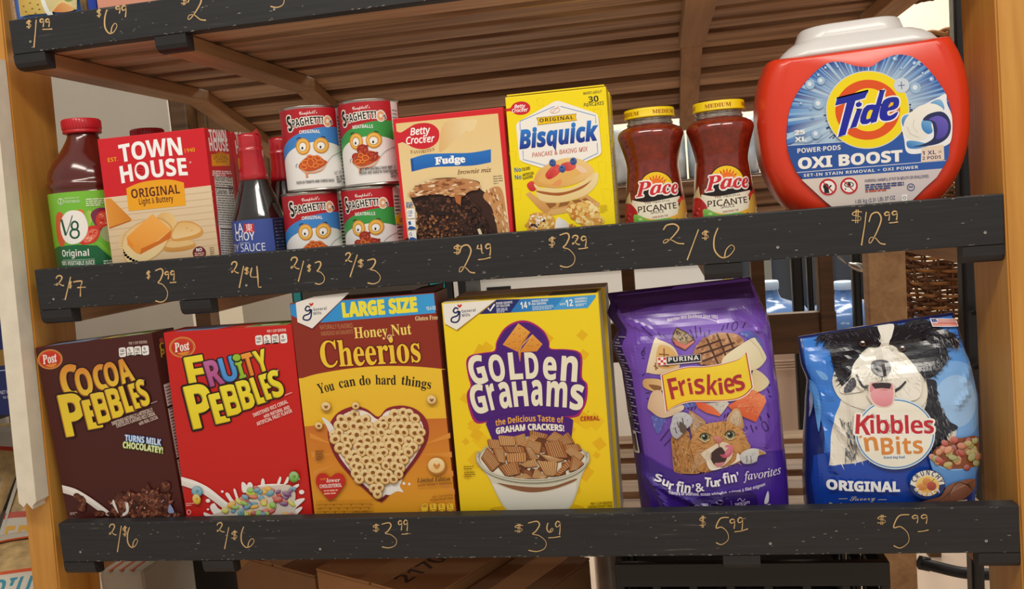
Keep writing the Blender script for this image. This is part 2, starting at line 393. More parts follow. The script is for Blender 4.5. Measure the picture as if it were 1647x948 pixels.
# ============================================================ display rack
W_post = wood('honey_pine', '#a86a22', '#dca24c', 2, .8, .42, 1.4)
W_slat = wood('slat_brown', '#7c5232', '#d8b088', 0, 1.0, .42, .8)
W_beam = wood('beam_brown', '#946a42', '#c69a6c', 1, .9, .5, 1.2)
W_dark = wood('dark_brown_wood', '#3f2712', '#6e4b28', 0, .8, .5)
def board_mat():
    m = mat('black_board_paint', '#2b2b2d', .5, noise_amt=.25, noise_scale=22, bump=.1); nt = m.node_tree
    tc = nt.nodes.new('ShaderNodeTexCoord'); mp = nt.nodes.new('ShaderNodeMapping'); mp.inputs['Scale'].default_value = (9, 60, 190)
    n = nt.nodes.new('ShaderNodeTexNoise'); n.inputs['Scale'].default_value = 1.4; n.inputs['Detail'].default_value = 6
    r = nt.nodes.new('ShaderNodeValToRGB'); r.color_ramp.elements[0].position = .7; r.color_ramp.elements[1].position = .8
    r.color_ramp.elements[0].color = (*hexc('#2a2a2c'),1); r.color_ramp.elements[1].color = (*hexc('#6f6c66'),1)
    e = r.color_ramp.elements.new(.4); e.color = (*hexc('#232325'),1)
    nt.links.new(tc.outputs['Object'], mp.inputs['Vector']); nt.links.new(mp.outputs['Vector'], n.inputs['Vector']); nt.links.new(n.outputs['Fac'], r.inputs['Fac'])
    nt.links.new(r.outputs['Color'], nt.nodes['Principled BSDF'].inputs['Base Color']); return m
M_board = board_mat()
RAW = {'2':[[(.05,.3),(.2,.06),(.55,0),(.75,.2),(.55,.55),(.2,.92),(.05,.95),(.12,.8),(.4,.8),(.7,.97),(1,1)]],
 '3':[[(.1,.06),(.5,0),(.62,.12),(.45,.33),(.3,.42),(.62,.48),(.92,.68),(.85,.9),(.5,1),(.12,.96)]],
 '6':[[(.25,0),(.08,.35),(.1,.75),(.4,1),(.75,.95),(1,.7),(.85,.58),(.62,.75),(.55,1)]],
 '7':[[(.05,.1),(.7,.05),(.62,.4),(.6,1)],[(.35,.45),(1,.42)]],
 '4':[[(.15,.08),(.05,.5),(.75,.52)],[(.6,0),(.7,.6),(.75,1),(1,1)]],
 '9':[[(.85,.1),(.45,0),(.1,.2),(.3,.42),(.75,.3),(.85,.1),(.85,.55),(.75,1)]],
 '1':[[(.7,0),(.5,.4),(.1,1)]], '/':[[(1,0),(.6,.4),(0,1)]], '_':[[(0,.6),(.5,.45),(1,0)]],
 '5':[[(1,0),(.4,.04),(.1,.38),(.5,.36),(.9,.55),(.95,.82),(.5,1),(.1,.93)]],
 '$':[[(.95,.2),(.4,.15),(.1,.38),(.8,.55),(.75,.8),(.05,.8)],[(.45,0),(.4,1)],[(.62,0),(.58,1)]]}
def price(A, crop, items, wd):
    A.c(*crop); k = crop[2]
    for ch, x0, x1, y0, y1 in items:
        for st in RAW[ch]:
            pts = [(x0+(x1-x0)*a, y0+(y1-y0)*b) for a, b in st]
            A.L(pts, wd*k*(.75 if ch in '$' else 1), '#d2ae78', sm=(0 if ch in '/_1' else 5), taper=lambda t: .8+.3*math.sin(7*t))
CA1=(0,0,3.921); CE1=(40,380,3.58); CD1=(480,340,3.58); CD2=(900,300,4.1175); CA8=(1200,130,3.6465); CC5=(100,800,2.059); CC4=(900,800,2.205); PX=(0,0,1)
PR = {'top':[(CA1,[('$',165,200,125,180),('1',212,236,125,300),('9',250,280,120,170),('9',286,316,120,170),('_',268,330,183,187),('$',610,640,55,110),('6',655,738,60,210),('9',728,762,40,85),('9',766,800,35,108),('$',1140,1185,-25,32),('2',1180,1300,-30,128)]),(PX,[('3',432,459,-30,12)])],
 'mid':[(CE1,[('2',178,226,228,285),('/',232,264,235,368),('$',252,272,258,302),('7',275,350,255,348),('$',700,724,198,248),('3',742,828,188,380),('9',805,832,205,248),('9',838,864,200,256),('_',835,872,265,270),('2',1188,1232,148,212),('/',1235,1260,172,298),('$',1264,1292,178,222),('4',1298,1362,172,292),('2',1530,1582,122,188),('/',1575,1606,142,262)]),
        (CD1,[('$',50,75,305,350),('3',88,155,290,420),('2',270,310,240,290),('/',298,340,250,378),('$',342,378,275,325),('3',388,478,275,418),('$',892,940,190,250),('2',922,1018,195,355),('4',1030,1066,190,240),('9',1075,1112,188,255),('_',1035,1108,265,288),('$',1440,1482,145,205)]),
        (CD2,[('3',-12,110,310,535),('2',82,135,325,385),('9',140,182,330,400),('_',125,188,405,420),('2',680,825,250,380),('/',845,920,285,488),('$',940,992,290,355),('6',1012,1158,275,470)]),
        (CA8,[('$',615,682,755,835),('9',808,845,770,820),('9',852,890,765,818),('_',838,890,828,838)]),(PX,[('1',1384,1397,341,395),('2',1396,1424,342,393)])],
 'bot':[(CC5,[('2',155,180,90,125),('/',183,196,95,182),('$',200,216,95,130),('6',214,250,100,166),('2',512,536,85,115),('/',538,552,100,172),('$',560,582,110,142),('6',590,636,98,166),('$',1028,1052,88,116),('3',1052,1112,85,168),('9',1112,1127,78,110),('9',1130,1146,76,112),('_',1124,1146,120,125),('$',1497,1528,88,118),('3',1536,1608,80,180),('6',1604,1626,85,116),('9',1632,1652,80,125),('_',1610,1650,130,138)]),
        (CC4,[('$',495,520,65,108),('5',550,600,72,168),('9',602,624,78,112),('9',630,652,72,116),('_',620,668,112,130),('$',1125,1160,62,98),('5',1178,1240,62,180),('9',1248,1274,64,92),('9',1280,1306,62,94),('_',1270,1308,116,126)])]}
XL, XR = -.818, .3645
def postlean(z): return .0537*z
SH = dict(top=dict(t=.3005, b=.2565, y=.0155), mid=dict(t=-.0250, b=-.0795, y=0.0), bot=dict(t=-.3648, b=-.4185, y=-.0205))
rack = thing('display_rack', 'honey pine display rack with black painted price boards and slatted brown shelves', 'shelf rack', (0,0,FLOOR))
def rk(name, geos, m, parent=None):
    return obj(name, geos, m, rack)
def child(o, parent): o.parent = parent; o.data.transform(Matrix.Translation((0,0,-FLOOR))); return o
def slantpost(x0, x1, y0, d, z0, z1, m, name='post'):
    V = []
    for z in (z0, z1):
        yy = y0+postlean(z)
        V += [(x0,yy,z),(x1,yy,z),(x1,yy+d,z),(x0,yy+d,z)]
    bm = bmesh.new(); vs = [bm.verts.new(v) for v in V]
    for f in ((3,2,1,0),(4,5,6,7),(0,1,5,4),(1,2,6,5),(2,3,7,6),(3,0,4,7)): bm.faces.new([vs[i] for i in f])
    bmesh.ops.bevel(bm, geom=bm.edges[:], offset=.002, segments=2, affect='EDGES')
    return rk(name, [frombm(bm)], m)
slantpost(-.884, -.8425, .0195, .085, FLOOR, .62, W_post)
slantpost(XR+.0005, .395, .001, .104, FLOOR, .62, W_post)
# smudged grey paint and pen marks on the posts stay as wear
BX = [(-.818, -.772), (-.615, -.572), (.046, .088), (.322, .3645)]
YJ, SL = .432, math.radians(15.5)
def slopeM(z): return Matrix.Translation((0, YJ, z)) @ Matrix.Rotation(-SL, 4, 'X') @ Matrix.Translation((0, -YJ, -z))
for key, S in SH.items():
    y0 = S['y']; z1 = S['b']+.0175; z0 = S['b']+.001
    xr = XR
    geos = []
    pitch, wdt = (.079, .052)
    n = 0; y = y0+.0195
    while y < YJ-.02:
        geos.append(boxg(XL+.001, xr-.001, y, y+wdt, z0, z1, .0012, seg=1)); y += pitch
    y = YJ+.004
    while key == 'top' and y < YJ+.36:
        geos.append(boxg(XL+.001, xr-.001, y, y+wdt, z0, z1, .0012, seg=1, M=slopeM(z0))); y += pitch
    deck = rk('shelf_deck', geos, W_slat)
    if key == 'top': child(obj('gap_shade_sheet', [boxg(XL+.002, xr-.002, y0+.02, YJ, z1+.0004, z1+.003, 0), boxg(XL+.002, xr-.002, YJ+.01, YJ+.37, z1+.0004, z1+.003, 0, M=slopeM(z0))], wood('gap_shade_brown', '#2a170b', '#46290f', 0, .8, .6)), deck)  # dark sheet added over the slats, stands in for shade in the gaps
    fa = Art(Plane((0, y0, S['b']), (1,0,0), (0,0,1), (0,-1,0)))
    r = random.Random(hash(key) % 7 if False else len(key)+ord(key[0]))
    for i in range(230):      # chipped paint specks
        e = r.random(); u = r.uniform(XL+.01, XR-.01); hgt = S['t']-S['b']
        v = r.uniform(.002, hgt-.002) if e < .5 else (hgt-r.uniform(.0008,.002) if e < .7 else r.uniform(.0008,.002))
        a, b = r.uniform(.0005,.003), r.uniform(.0002,.0006)
        fa.puv([(u-a,v-b*.4),(u,v-b),(u+a,v),(u+a*.2,v+b)], r.choice(['#9a948a','#77736c','#6a665f','#8b857b']), step=(i == 0))
    for u in ([-.79,-.45,.1,.33] if key != 'mid' else [-.795,-.52,.128,.345]):
        fa.puv([(u+.0016*math.cos(t), .014+.0016*math.sin(t)) for t in (0,1,2,3,4,5)], '#b9b2a6'); fa.puv([(u+.0009*math.cos(t), .0144+.0009*math.sin(t)) for t in (0,1.5,3,4.5)], '#1d1d1e')
    for crop, items in PR[key]: price(fa, crop, items, 2.2 if key != 'bot' else 1.75)
    fb = obj('fascia_board', [boxg(XL, xr, y0, y0+.0185, S['b'], S['t'], .0012), fa.geo(1)], [M_board, CHALK]); child(fb, deck)
    for (bx0, bx1) in BX:
        zb = S['b']-.0195
        # rounded black nose under the board, raw beam behind it
        prof = [(.019, zb), (.010, zb+.0005), (.004, zb+.003), (.0012, zb+.008), (.0003, S['b']-.0005), (.019, S['b']-.0005)]
        V = [(bx0, y0+a, b) for a, b in prof]+[(bx1, y0+a, b) for a, b in prof]; k = len(prof)
        F = [tuple(range(k)), tuple(range(k, 2*k))[::-1]]+[(i, (i+1) % k, (i+1) % k+k, i+k)[::-1] for i in range(k)]
        child(obj('beam_nose', [(V, F, 0, False, None)], M_board), deck)
        child(obj('support_beam', [boxg(bx0+.001, bx1-.001, y0+.0195, YJ, zb, z0-.0008, .002)]+([boxg(bx0+.004, bx1-.004, YJ+.004, YJ+.39, zb, z0-.0008, .002, M=slopeM(z0))] if key == 'top' else []), W_beam), deck)
# rear legs and rail
for (px0, px1, py, yy) in ((275, 300, 190, .86), (1317, 1341, 450, .86), (1396, 1458, 450, .78)):
    a, b = at(px0, py, yy).x, at(px1, py, yy).x
    rk('rear_leg', [boxg(a, b, yy, yy+.045, FLOOR, .62 if px0 < 1000 else at(1400, 400, .8).z+.05, .003)], W_beam if px0 > 1390 else W_dark)
za, zb_ = at(1110, 514, .87).z, at(1110, 578, .87).z
rk('rear_rail', [boxg(XL, at(1345,500,.87).x, .87, .895, zb_, za, .002)], W_dark)
zz = [at(1110, y, .88).z for y in (291, 313, 318, 338, 342, 362)]
p0_, p1_ = at(268, 150, .91), at(470, 320, .91)
rk('rear_panel', [boxg(p0_.x+k*(p1_.x-p0_.x)/6, p0_.x+(k+1)*(p1_.x-p0_.x)/6-.003, .91, .925, p1_.z, p0_.z, .002) for k in range(6)], W_dark)
rk('rear_slat_panel', [boxg(-.3, .55, .88, .895, zz[1], zz[0], .002), boxg(-.3, .55, .88, .895, zz[3], zz[2], .002), boxg(-.3, .55, .88, .895, zz[5], zz[4], .002), boxg(-.3, .55, .899, .905, zz[5], zz[0], .001)], W_slat)
# ============================================================ cartons
def sidearts(o): pass
def carton(name, label, cat, px, yf, zbase, depth, front, body, art, roll=0, side=None, top=None, flap=True, group=None, mats=None, flaplabel=None):
    """px: the four front corners (TL, TR, BR, BL); art draws on the front, side on the right end, top on the lid"""
    TL, TR, BR, BL = [q if isinstance(q, Vector) else at(q[0], q[1], yf) for q in px]
    k = (zbase-BL.z)/(TL.z-BL.z); x0 = BL.x+(TL.x-BL.x)*k if roll else (TL.x+BL.x)/2
    x1 = (TR.x+BR.x)/2 if not roll else x0+((TR-TL).length+(BR-BL).length)/2*math.cos(roll)
    W = (x1-x0)/math.cos(roll) if roll else x1-x0
    H = ((TL.z+TR.z)/2-zbase) if not roll else (TL.z-zbase)/math.cos(roll)-.0
    root = thing(name, label, cat, (x0, yf, zbase), (0, 0, 0), group)
    # local frame: x along the front, y into the shelf, z up, tilted by roll about its lower corner
    R = Matrix.Rotation(-roll, 4, 'Y'); off = Matrix.Translation((0, 0, max(0, W*math.sin(-roll))))
    if roll > 0: off = Matrix.Translation((0,0,0))
    M = Matrix.Translation((x0, yf, zbase)) @ off @ R
    ux, uz = (M.to_3x3() @ Vector((1,0,0))), (M.to_3x3() @ Vector((0,0,1)))
    O = M @ Vector((0,0,0))
    A = Art(Plane(O, ux, uz, (0,-1,0))); A.W, A.H = W, H
    A.puv([(.0008,.0008),(W-.0008,.0008),(W-.0008,H-.0008),(.0008,H-.0008)], front); art(A)
    geos = [boxg(0, W, 0, depth, 0, H, .0009, M=M), A.geo(1)]
    if side:
        B = Art(Plane(M @ Vector((W,0,0)), (0,1,0), uz, ux)); B.W, B.H = depth, H; side(B); geos.append(B.geo(1))
    if top:
        B = Art(Plane(M @ Vector((0,0,H)), ux, (0,1,0), uz)); B.W, B.H = W, depth; top(B); geos.append(B.geo(1))
    mm = mats or [mat('carton_'+name+front, body, .42), INK]
    inv = Matrix.Translation((-x0, -yf, -zbase))
    c = obj('carton', geos, mm, root)
    if flap:   # lid seam: the tuck flap lies over the top with a visible front edge
        f = obj('top_flap', [boxg(.002, W-.002, .0015, depth-.002, H+.0012, H+.0028, .0004, M=M)]+([]), mm, root)
    return root, M, W, H
MIDZ = -.0615; BOTZ = SH['bot']['b']+.018
MT = mat
# ---------------- red cracker carton
def art_town(A):
    A.c(0, 200, 3.921)
    W, H = A.W, A.H
    A.P([(655,465),(1330,385),(1385,845),(712,890)], '#d9bd97', g=('#e4cfae', 90))
    for i in range(9): A.L([(665+5*i,500+42*i),(1340+4*i,425+42*i)], 5, '#cfb088')
    # cheese slice and crackers
    A.P([(662,470),(700,468),(832,600),(820,612),(688,658)], '#e39a3c', g=('#d07f22', 0)); A.P([(690,650),(820,606),(825,612),(692,660)], '#b9661a')
    A.S([(1010,565),(1075,560),(1112,610),(1110,680),(1060,740),(980,740),(960,650)], '#d9a458', g=('#eac88a', 0))
    A.S([(1040,745),(1150,720),(1228,745),(1222,780),(1140,802),(1040,800)], '#c98a3c', g=('#e0b26a', 90)); A.S([(1045,748),(1150,728),(1222,742),(1200,762),(1100,778),(1045,770)], '#e7c184')
    A.S([(1080,690),(1130,615),(1225,620),(1280,668),(1262,710),(1160,735),(1090,735)], '#d79b4c'); A.S([(1088,688),(1135,622),(1222,628),(1268,664),(1235,694),(1150,716),(1095,722)], '#edcf98', g=('#e2b571', 90))
    A.E(1180,655,9,5,'#d9a864'); A.E(1210,670,7,4,'#d9a864')
    ed = [(770,770),(800,680),(880,620),(1000,590),(1080,640),(1078,700),(1030,790),(960,850),(880,878),(800,870)]
    A.S(ed, '#d29c54'); A.S([(x*.96+35,y*.96+30) for x,y in ed], '#efd7a4', g=('#e3bd7c', 90))
    for i in range(14): a = 1.9+i*.14; A.E(910+150*math.cos(a), 745+128*math.sin(a), 10, 8, '#e6c88e', step=False)
    A.P([(962,566),(1080,668),(890,812),(800,712)], '#ee9c3a', g=('#f3ae52', 60)); A.P([(1080,668),(1076,720),(885,822),(858,800),(1000,735)], '#d26f1e'); A.P([(800,712),(890,812),(850,806),(806,760)], '#e88f2e')
    A.S([(840,770),(880,760),(890,800),(870,818),(850,800)], '#ee9c3a')
    # amber plate
    A.P(smoothpts([(797,405),(880,370),(980,352),(1080,350),(1160,368)], 6, False)+[(1172,512),(812,548)], '#f2a91f')
    A.T('ORIGINAL', (832,468), (1137,436), 52, '#5a2412', 'b')
    A.T('Light & Buttery', (880,508), (1095,486), 34, '#5a2412', 'b')
    A.T('TOWN', (762,240), (1152,192), 98, '#ffffff', 'b', out=[(.012,'#ffffff')], bow=6)
    A.T('HOUSE', (770,372), (1185,320), 96, '#ffffff', 'b', out=[(.012,'#ffffff')], bow=10)
    A.E(886,287,26,34,'#d7232d', rot=-8)
    for i in range(9): A.E(876+10*(i%3), 268+18*(i//3), 3, 3.5, '#ffffff', n=8, step=False)
    A.T('EST.', (683,240), (746,232), 24, '#f2a91f', 'b'); A.T('1940', (1168,180), (1232,172), 24, '#f2a91f', 'r', off=.01)
    A.T('®', (1196,246), (1208,245), 10, '#ffffff', 'r')
    A.E(1258,812,42,42,'#6b1a1c'); A.T('NO', (1240,803), (1276,800), 19, '#ffffff', 'b'); A.micro((1228,812),(1288,808), 7, 3, 12, '#d9b8a8', 3)
    A.micro((1322,778),(1350,775), 5, 5, 12, '#8a7050', 4)
def side_town(B):
    W, H = B.W, B.H; B.puv([(.001,.001),(W-.001,.001),(W-.001,H-.001),(.001,H-.001)], '#d5202b')
    B.c(0, 200, 3.921)
    B.T('TOWN', (1325,112), (1432,112), 38, '#ffffff', 'b', out=[(.012,'#ffffff')]); B.T('HOUSE', (1325,168), (1442,170), 40, '#ffffff', 'b', out=[(.012,'#ffffff')])
    B.P([(1332,190),(1390,176),(1445,190),(1449,262),(1337,264)], '#f2a91f'); B.T('ORIGINAL', (1345,222), (1438,224), 20, '#5a2412', 'm'); B.T('Light & Buttery', (1360,242), (1432,243), 10, '#5a2412', 'm')
    B.micro((1340,292),(1460,296), 7, 3, 12, '#ffffff', 8)
    B.P([(1350,325),(1465,335),(1520,870),(1398,850)], '#f4f0ea')
    B.T('Nutrition Facts', (1356,358), (1462,362), 18, '#1a1a1a', 'b'); B.micro((1358,366),(1464,372), 6, 3, 14, '#555555', 9)
    B.P([(1360,395),(1468,402),(1469,410),(1361,403)], '#111111'); B.T('Calories', (1365,440), (1432,442), 16, '#1a1a1a', 'b'); B.T('80', (1445,440), (1475,442), 26, '#1a1a1a', 'b')
    B.P([(1364,446),(1474,452),(1474,456),(1364,450)], '#111111'); B.micro((1372,462),(1478,468), 6, 12, 15, '#777777', 10); B.P([(1388,655),(1480,660),(1481,668),(1389,663)], '#111111'); B.micro((1394,672),(1484,678), 6, 12, 15, '#777777', 11)
TOWN = [(156.3,225.5),(329,204),(351,414),(182,426)]
carton('cracker_box', 'red cracker carton with cheese-topped crackers on its front, beside the juice bottle', 'cracker box', TOWN, .024, MIDZ, .068, '#d5202b', '#d5202b', art_town, side=side_town, flap=False, group='red cracker cartons')
def art_town2(A):
    A.c(0, 200, 3.921)
carton('cracker_box', 'second red cracker carton, mostly hidden behind the front cracker box and soy sauce', 'cracker box', [at(*p, .024)+Vector((0,.0705,0)) for p in TOWN], .0945, MIDZ, .068, '#d5202b', '#d5202b', art_town2, flap=False, group='red cracker cartons', side=lambda B: (B.puv([(.001,.001),(B.W-.001,.001),(B.W-.001,B.H-.001),(.001,B.H-.001)], '#d5202b'), B.c(0,200,3.921), B.T('TOWN', (1490,132), (1600,132), 38, '#ffffff', 'b'), B.T('HOUSE', (1492,188), (1604,190), 40, '#ffffff', 'b'), B.P([(1500,215),(1600,215),(1604,285),(1505,285)], '#f2a91f')))
# ---------------- brownie mix carton
def spoon_logo(A, cx, cy, rx, ry, tail, two=True, sc=1.0):
    A.E(cx, cy, rx, ry, '#d1202f', rot=-6)
    if tail: A.S(tail, '#d1202f')
def art_betty(A):
    A.c(400, 180, 3.921)
    A.P([(928,74),(1572,10),(1648,790),(1010,850)], '#f0dcae', g=('#eacb8d', 90))
    A.S([(1235,70),(1400,60),(1380,110),(1290,190),(1235,240),(1200,240)], '#e2b878', g=('#f0dcae', 0)); A.S([(1360,60),(1440,50),(1420,110),(1380,120)], '#efd6a2')
    A.S([(930,128),(960,130),(1010,100),(1050,78),(1110,70),(1160,80),(1195,112),(1202,150),(1190,190),(1150,222),(1095,236),(1040,226),(1000,205),(970,192),(938,196)], '#d1202f')
    A.T('Betty', (1020,148), (1148,134), 42, '#ffffff', 'i', off=.022); A.T('Crocker', (994,204), (1175,188), 42, '#ffffff', 'i', off=.022)
    A.T('FAVORITES', (1022,262), (1172,243), 20, '#8a5a2a', 's', bow=-8)
    rib = smoothpts([(1020,296),(1120,268),(1250,262),(1400,258),(1528,236)], 6, False)+smoothpts([(1528,318),(1420,338),(1280,344),(1150,350),(1028,378)], 6, False)
    A.P(rib, '#1d63b8', g=('#2a78cc', 90)); A.P([(1020,296),(1036,300),(1042,374),(1028,378)], '#174f9c')
    A.T('Fudge', (1178,333), (1366,318), 44, '#ffffff', 's', out=[(.02,'#ffffff')], off=.012, bow=3)
    A.T('brownie mix', (1318,396), (1530,378), 30, '#6a3a20', 'it', off=.012, sk=.1)
    A.micro((1540,405),(1600,400), 7, 4, 15, '#9a8a68', 5)
    # brownies
    top = [(1020,515),(1080,460),(1160,430),(1260,420),(1340,420),(1450,445),(1450,490),(1400,500),(1330,540),(1250,525),(1150,520),(1040,540)]
    A.S([(1020,515),(1080,460),(1160,425),(1260,415),(1340,420),(1450,440),(1455,480),(1500,520),(1540,600),(1570,700),(1585,782),(1012,812),(1065,760),(1062,640),(1030,560)], '#3b2118')
    A.S([(1500,500),(1560,470),(1600,500),(1625,640),(1640,775),(1580,780),(1560,700),(1530,600),(1480,540)], '#c9915c')
    A.blobs([(1500,500),(1560,470),(1600,500),(1625,640),(1640,775),(1580,780),(1560,700),(1520,590)], 60, 6, 18, ['#e8c398','#b87a45','#8f552c','#d9a872','#f0d8b4'], 3, .35, 70)
    A.blobs([(1040,545),(1160,530),(1330,550),(1380,520),(1440,620),(1560,770),(1560,785),(1070,808),(1065,640)], 420, 4, 13, ['#2a1610','#4a2a1e','#5a3526','#36201a','#6e4632','#241310'], 4)
    A.blobs([(1065,650),(1230,650),(1320,700),(1340,790),(1065,808)], 170, 3, 9, ['#6b3d22','#8a5530','#532c18','#a06a42','#3b2014'], 5)
    A.P([(1065,640),(1240,628),(1320,640),(1235,652),(1150,650)], '#241210')
    A.blobs([(1385,560),(1440,580),(1560,780),(1420,785)], 90, 5, 12, ['#2a1610','#3a211a','#4c2c20','#1e0f0c'], 6)
    A.S(top, '#b07448', g=('#c48a58', 0))
    A.blobs(top, 110, 8, 24, ['#c99462','#9c6036','#e0b98a','#87502c','#b87a48','#d6a672','#f0d8b6'], 7, .3, -6)
    A.P([(1300,520),(1345,535),(1340,590),(1310,570)], '#b26a38'); A.P([(1445,740),(1462,735),(1482,785),(1462,788)], '#e8d8b8')
    for (x, y, t) in ((1000,612,'120'),(1004,680,'1'),(1010,750,'15')):
        A.rrect4((x,y),(x+50,y-4),(x+54,y+58),(x+6,y+62), '#f4f2ee'); A.T(t, (x+10,y+34), (x+38,y+31) if t == '120' else (x+26,y+31), 22, '#1a4fa0', 'm', off=.02); A.micro((x+10,y+42),(x+42,y+40), 5, 1, 8, '#1a4fa0', 6)
        if t != '120': A.S([(x+5,y+62),(x+15,y+46),(x+40,y+44),(x+54,y+58)], '#1a4fa0')
    A.micro((997,572),(1042,570), 8, 3, 12, '#3b62a8', 7)
carton('brownie_mix_box', 'red and cream brownie mix carton with a blue Fudge ribbon and stacked brownies', 'baking mix box', [(630,191.5),(808,172),(826,376),(652,390)], .024, MIDZ, .045, '#d8202a', '#d8202a', art_betty, flap=False)
# ---------------- pancake mix cartons
YEL = '#f8df10'
def art_bisq(A):
    A.c(800, 130, 3.645)
    for x, y, w_, h_ in ((70,420,40,60),(590,480,50,120),(610,640,60,70),(90,640,50,60),(230,110,40,40),(640,320,40,60),(560,170,50,40)):
        A.L([(x,y),(x+w_*.5,y-8),(x+w_,y),(x+w_*.9,y+h_),(x+w_*.3,y+h_),(x,y)], 2.2, '#e6c80c')
    A.S([(50,165),(75,160),(95,135),(130,122),(165,125),(190,145),(190,175),(165,195),(125,200),(95,190),(75,178),(52,180)], '#d1202f')
    A.T('Betty', (100,162), (165,156), 20, '#ffffff', 'i', off=.02); A.T('Crocker', (86,187), (180,178), 20, '#ffffff', 'i', off=.02)
    A.T('MAKES ABOUT', (503,82), (614,70), 15, '#333333', 'i', off=.01); A.T('30', (535,128), (594,120), 34, '#222222', 'b'); A.T('PANCAKES', (506,152), (626,140), 20, '#333333', 'i', off=.01)
    hx = [(348,113),(590,195),(612,430),(368,545),(130,470),(108,250)]
    def rnd_poly(P, k=.1):
        out = []; m = len(P)
        for i in range(m):
            p, a, b = Vector(P[i]), Vector(P[i-1]), Vector(P[(i+1) % m]); p0, p1 = p+(a-p)*k, p+(b-p)*k
            for t in (0,.25,.5,.75,1): out.append(tuple(p0*(1-t)**2+p*2*t*(1-t)+p1*t*t))
        return out
    A.P(rnd_poly([(x+4,y+6) for x, y in hx]), '#d8bd10'); A.P(rnd_poly(hx), '#f6f2ea')
    for L_ in ([(134,290),(132,238),(335,150)],[(370,150),(575,205),(578,250)],[(150,410),(152,462),(335,512)],[(585,365),(588,425),(478,478)]): A.L(L_, 4, '#3f8ad6')
    A.ring(338,176,28,14,3,'#d98a84',rot=-15); A.L([(320,190),(360,148)],4,'#e0a49a')
    A.P([(230,218),(240,216),(464,194),(458,212),(466,232),(235,260),(240,240)], '#f2c61c'); A.L([(230,218),(464,194),(458,212),(466,232),(235,260),(240,240),(230,218)], 2.5, '#5a4a10')
    A.T('ORIGINAL', (248,244), (446,224), 21, '#222222', 'b', sp=1.15)
    A.T('Bisquick', (132,398), (594,345), 104, '#1b2f8f', 'bi', out=[(.02,'#1b2f8f')], off=.012, grad='#2f7fd8')
    A.T('PANCAKE & BAKING MIX', (204,450), (532,412), 26, '#c2452c', 'i', off=.004)
    A.T('No', (102,537), (140,532), 26, '#1f6fb8', 'b'); A.T('COLORS', (145,530), (194,520), 18, '#4a4020', 'bi'); A.T('No', (104,580), (142,576), 26, '#1f6fb8', 'b'); A.T('ARTIFICIAL', (148,562), (216,547), 16, '#4a4020', 'bi'); A.T('FLAVORS', (150,582), (210,568), 16, '#4a4020', 'bi')
    # food
    A.c(830, 240, 1151/170)
    A.S([(118,390),(160,350),(200,360),(220,420),(200,455),(150,450)], '#c2262c', g=('#e04a42', 90))
    A.P([(105,490),(150,465),(270,560),(620,570),(770,490),(910,590),(905,630),(430,715),(350,725),(250,650)], '#c98f4e', g=('#e0b06a', 90))
    for q in ([(320,590),(430,585),(440,610),(370,650)],[(480,578),(590,572),(560,610),(460,635)],[(610,560),(690,545),(720,570),(640,590)],[(760,530),(800,560),(760,575),(715,545)]): A.P(q, '#96602a')
    A.P([(340,700),(380,660),(900,575),(908,630),(430,715),(350,725)], '#dcae6c')
    A.S([(225,450),(300,420),(600,420),(860,260),(895,320),(860,410),(760,500),(560,570),(400,585),(270,560),(225,500)], '#e9cd8c', g=('#f2dfae', 90))
    A.S([(225,452),(400,470),(600,430),(760,350),(840,280),(830,330),(720,430),(520,500),(400,505),(260,480)], '#a85f28')
    A.S([(200,380),(300,440),(420,460),(600,420),(760,340),(850,250),(840,320),(720,400),(560,460),(400,475),(250,445),(210,420)], '#efd596')
    A.S([(195,340),(250,230),(400,140),(560,95),(700,110),(800,170),(850,240),(800,300),(640,380),(450,420),(300,410),(215,390)], '#e0a552', g=('#f0cd88', 60))
    A.S([(240,330),(300,260),(430,200),(560,200),(700,230),(690,280),(560,340),(420,380),(300,370)], '#e8b766'); A.S([(390,390),(470,330),(500,350),(470,400)], '#e89a5c'); A.S([(640,180),(720,190),(780,250),(700,250)], '#f2cfb0')
    A.S([(320,290),(350,230),(420,170),(480,180),(490,230),(440,290),(360,330)], '#c9262c', g=('#e2584e', 60)); A.S([(490,170),(560,140),(620,150),(655,180),(630,220),(560,240),(520,215)], '#cc2a2e', g=('#e46a5c', 30))
    for i in range(26): A.E(330+((i*53)%150), 185+((i*37)%130) if i < 16 else 150+((i*29)%80), 3, 3, '#f0b0a0', n=6, step=False)
    for x, y in ((398,150),(504,215),(625,132)): A.E(x, y, 38, 42, '#2a3a7c', g=('#5a78b8', 90)); A.E(x-6, y-16, 12, 9, '#182048')
    bis = smoothpts([(570,690),(600,620),(680,600),(750,580),(830,620),(890,650),(910,720),(945,770),(910,840),(820,855),(740,850),(680,800),(610,760)],4)
    A.P(bis, '#dca04a'); A.blobs(bis, 110, 12, 34, ['#f2d68e','#e8bf68','#d99a44','#efcf84','#c9822e','#f6e2a8'], 12)
    muf = smoothpts([(120,830),(140,760),(190,700),(290,690),(400,730),(425,800),(400,890),(250,905),(140,890)],4)
    A.P(muf, '#dfa84e'); A.blobs(muf, 60, 10, 26, ['#e9bf6c','#d2963a','#f0d694','#c88a34'], 13); A.blobs([(170,720),(320,710),(330,760),(240,860),(140,850)], 26, 8, 18, ['#f6ece0','#4a2a1c','#f2e2d2','#382016'], 14)
    A.S([(450,750),(500,760),(560,800),(575,850),(520,880),(425,880)], '#f4f0ea', g=('#d8d4d0', 0)); A.blobs([(570,850),(600,800),(650,850),(640,860)], 12, 6, 14, ['#d29a50','#b87a3a'], 15)
    A.micro((915,612),(990,606), 8, 5, 16, '#c9a820', 16)
BQ = [(811.5,156.6),(973,139.5),(992,363),(831,376)]
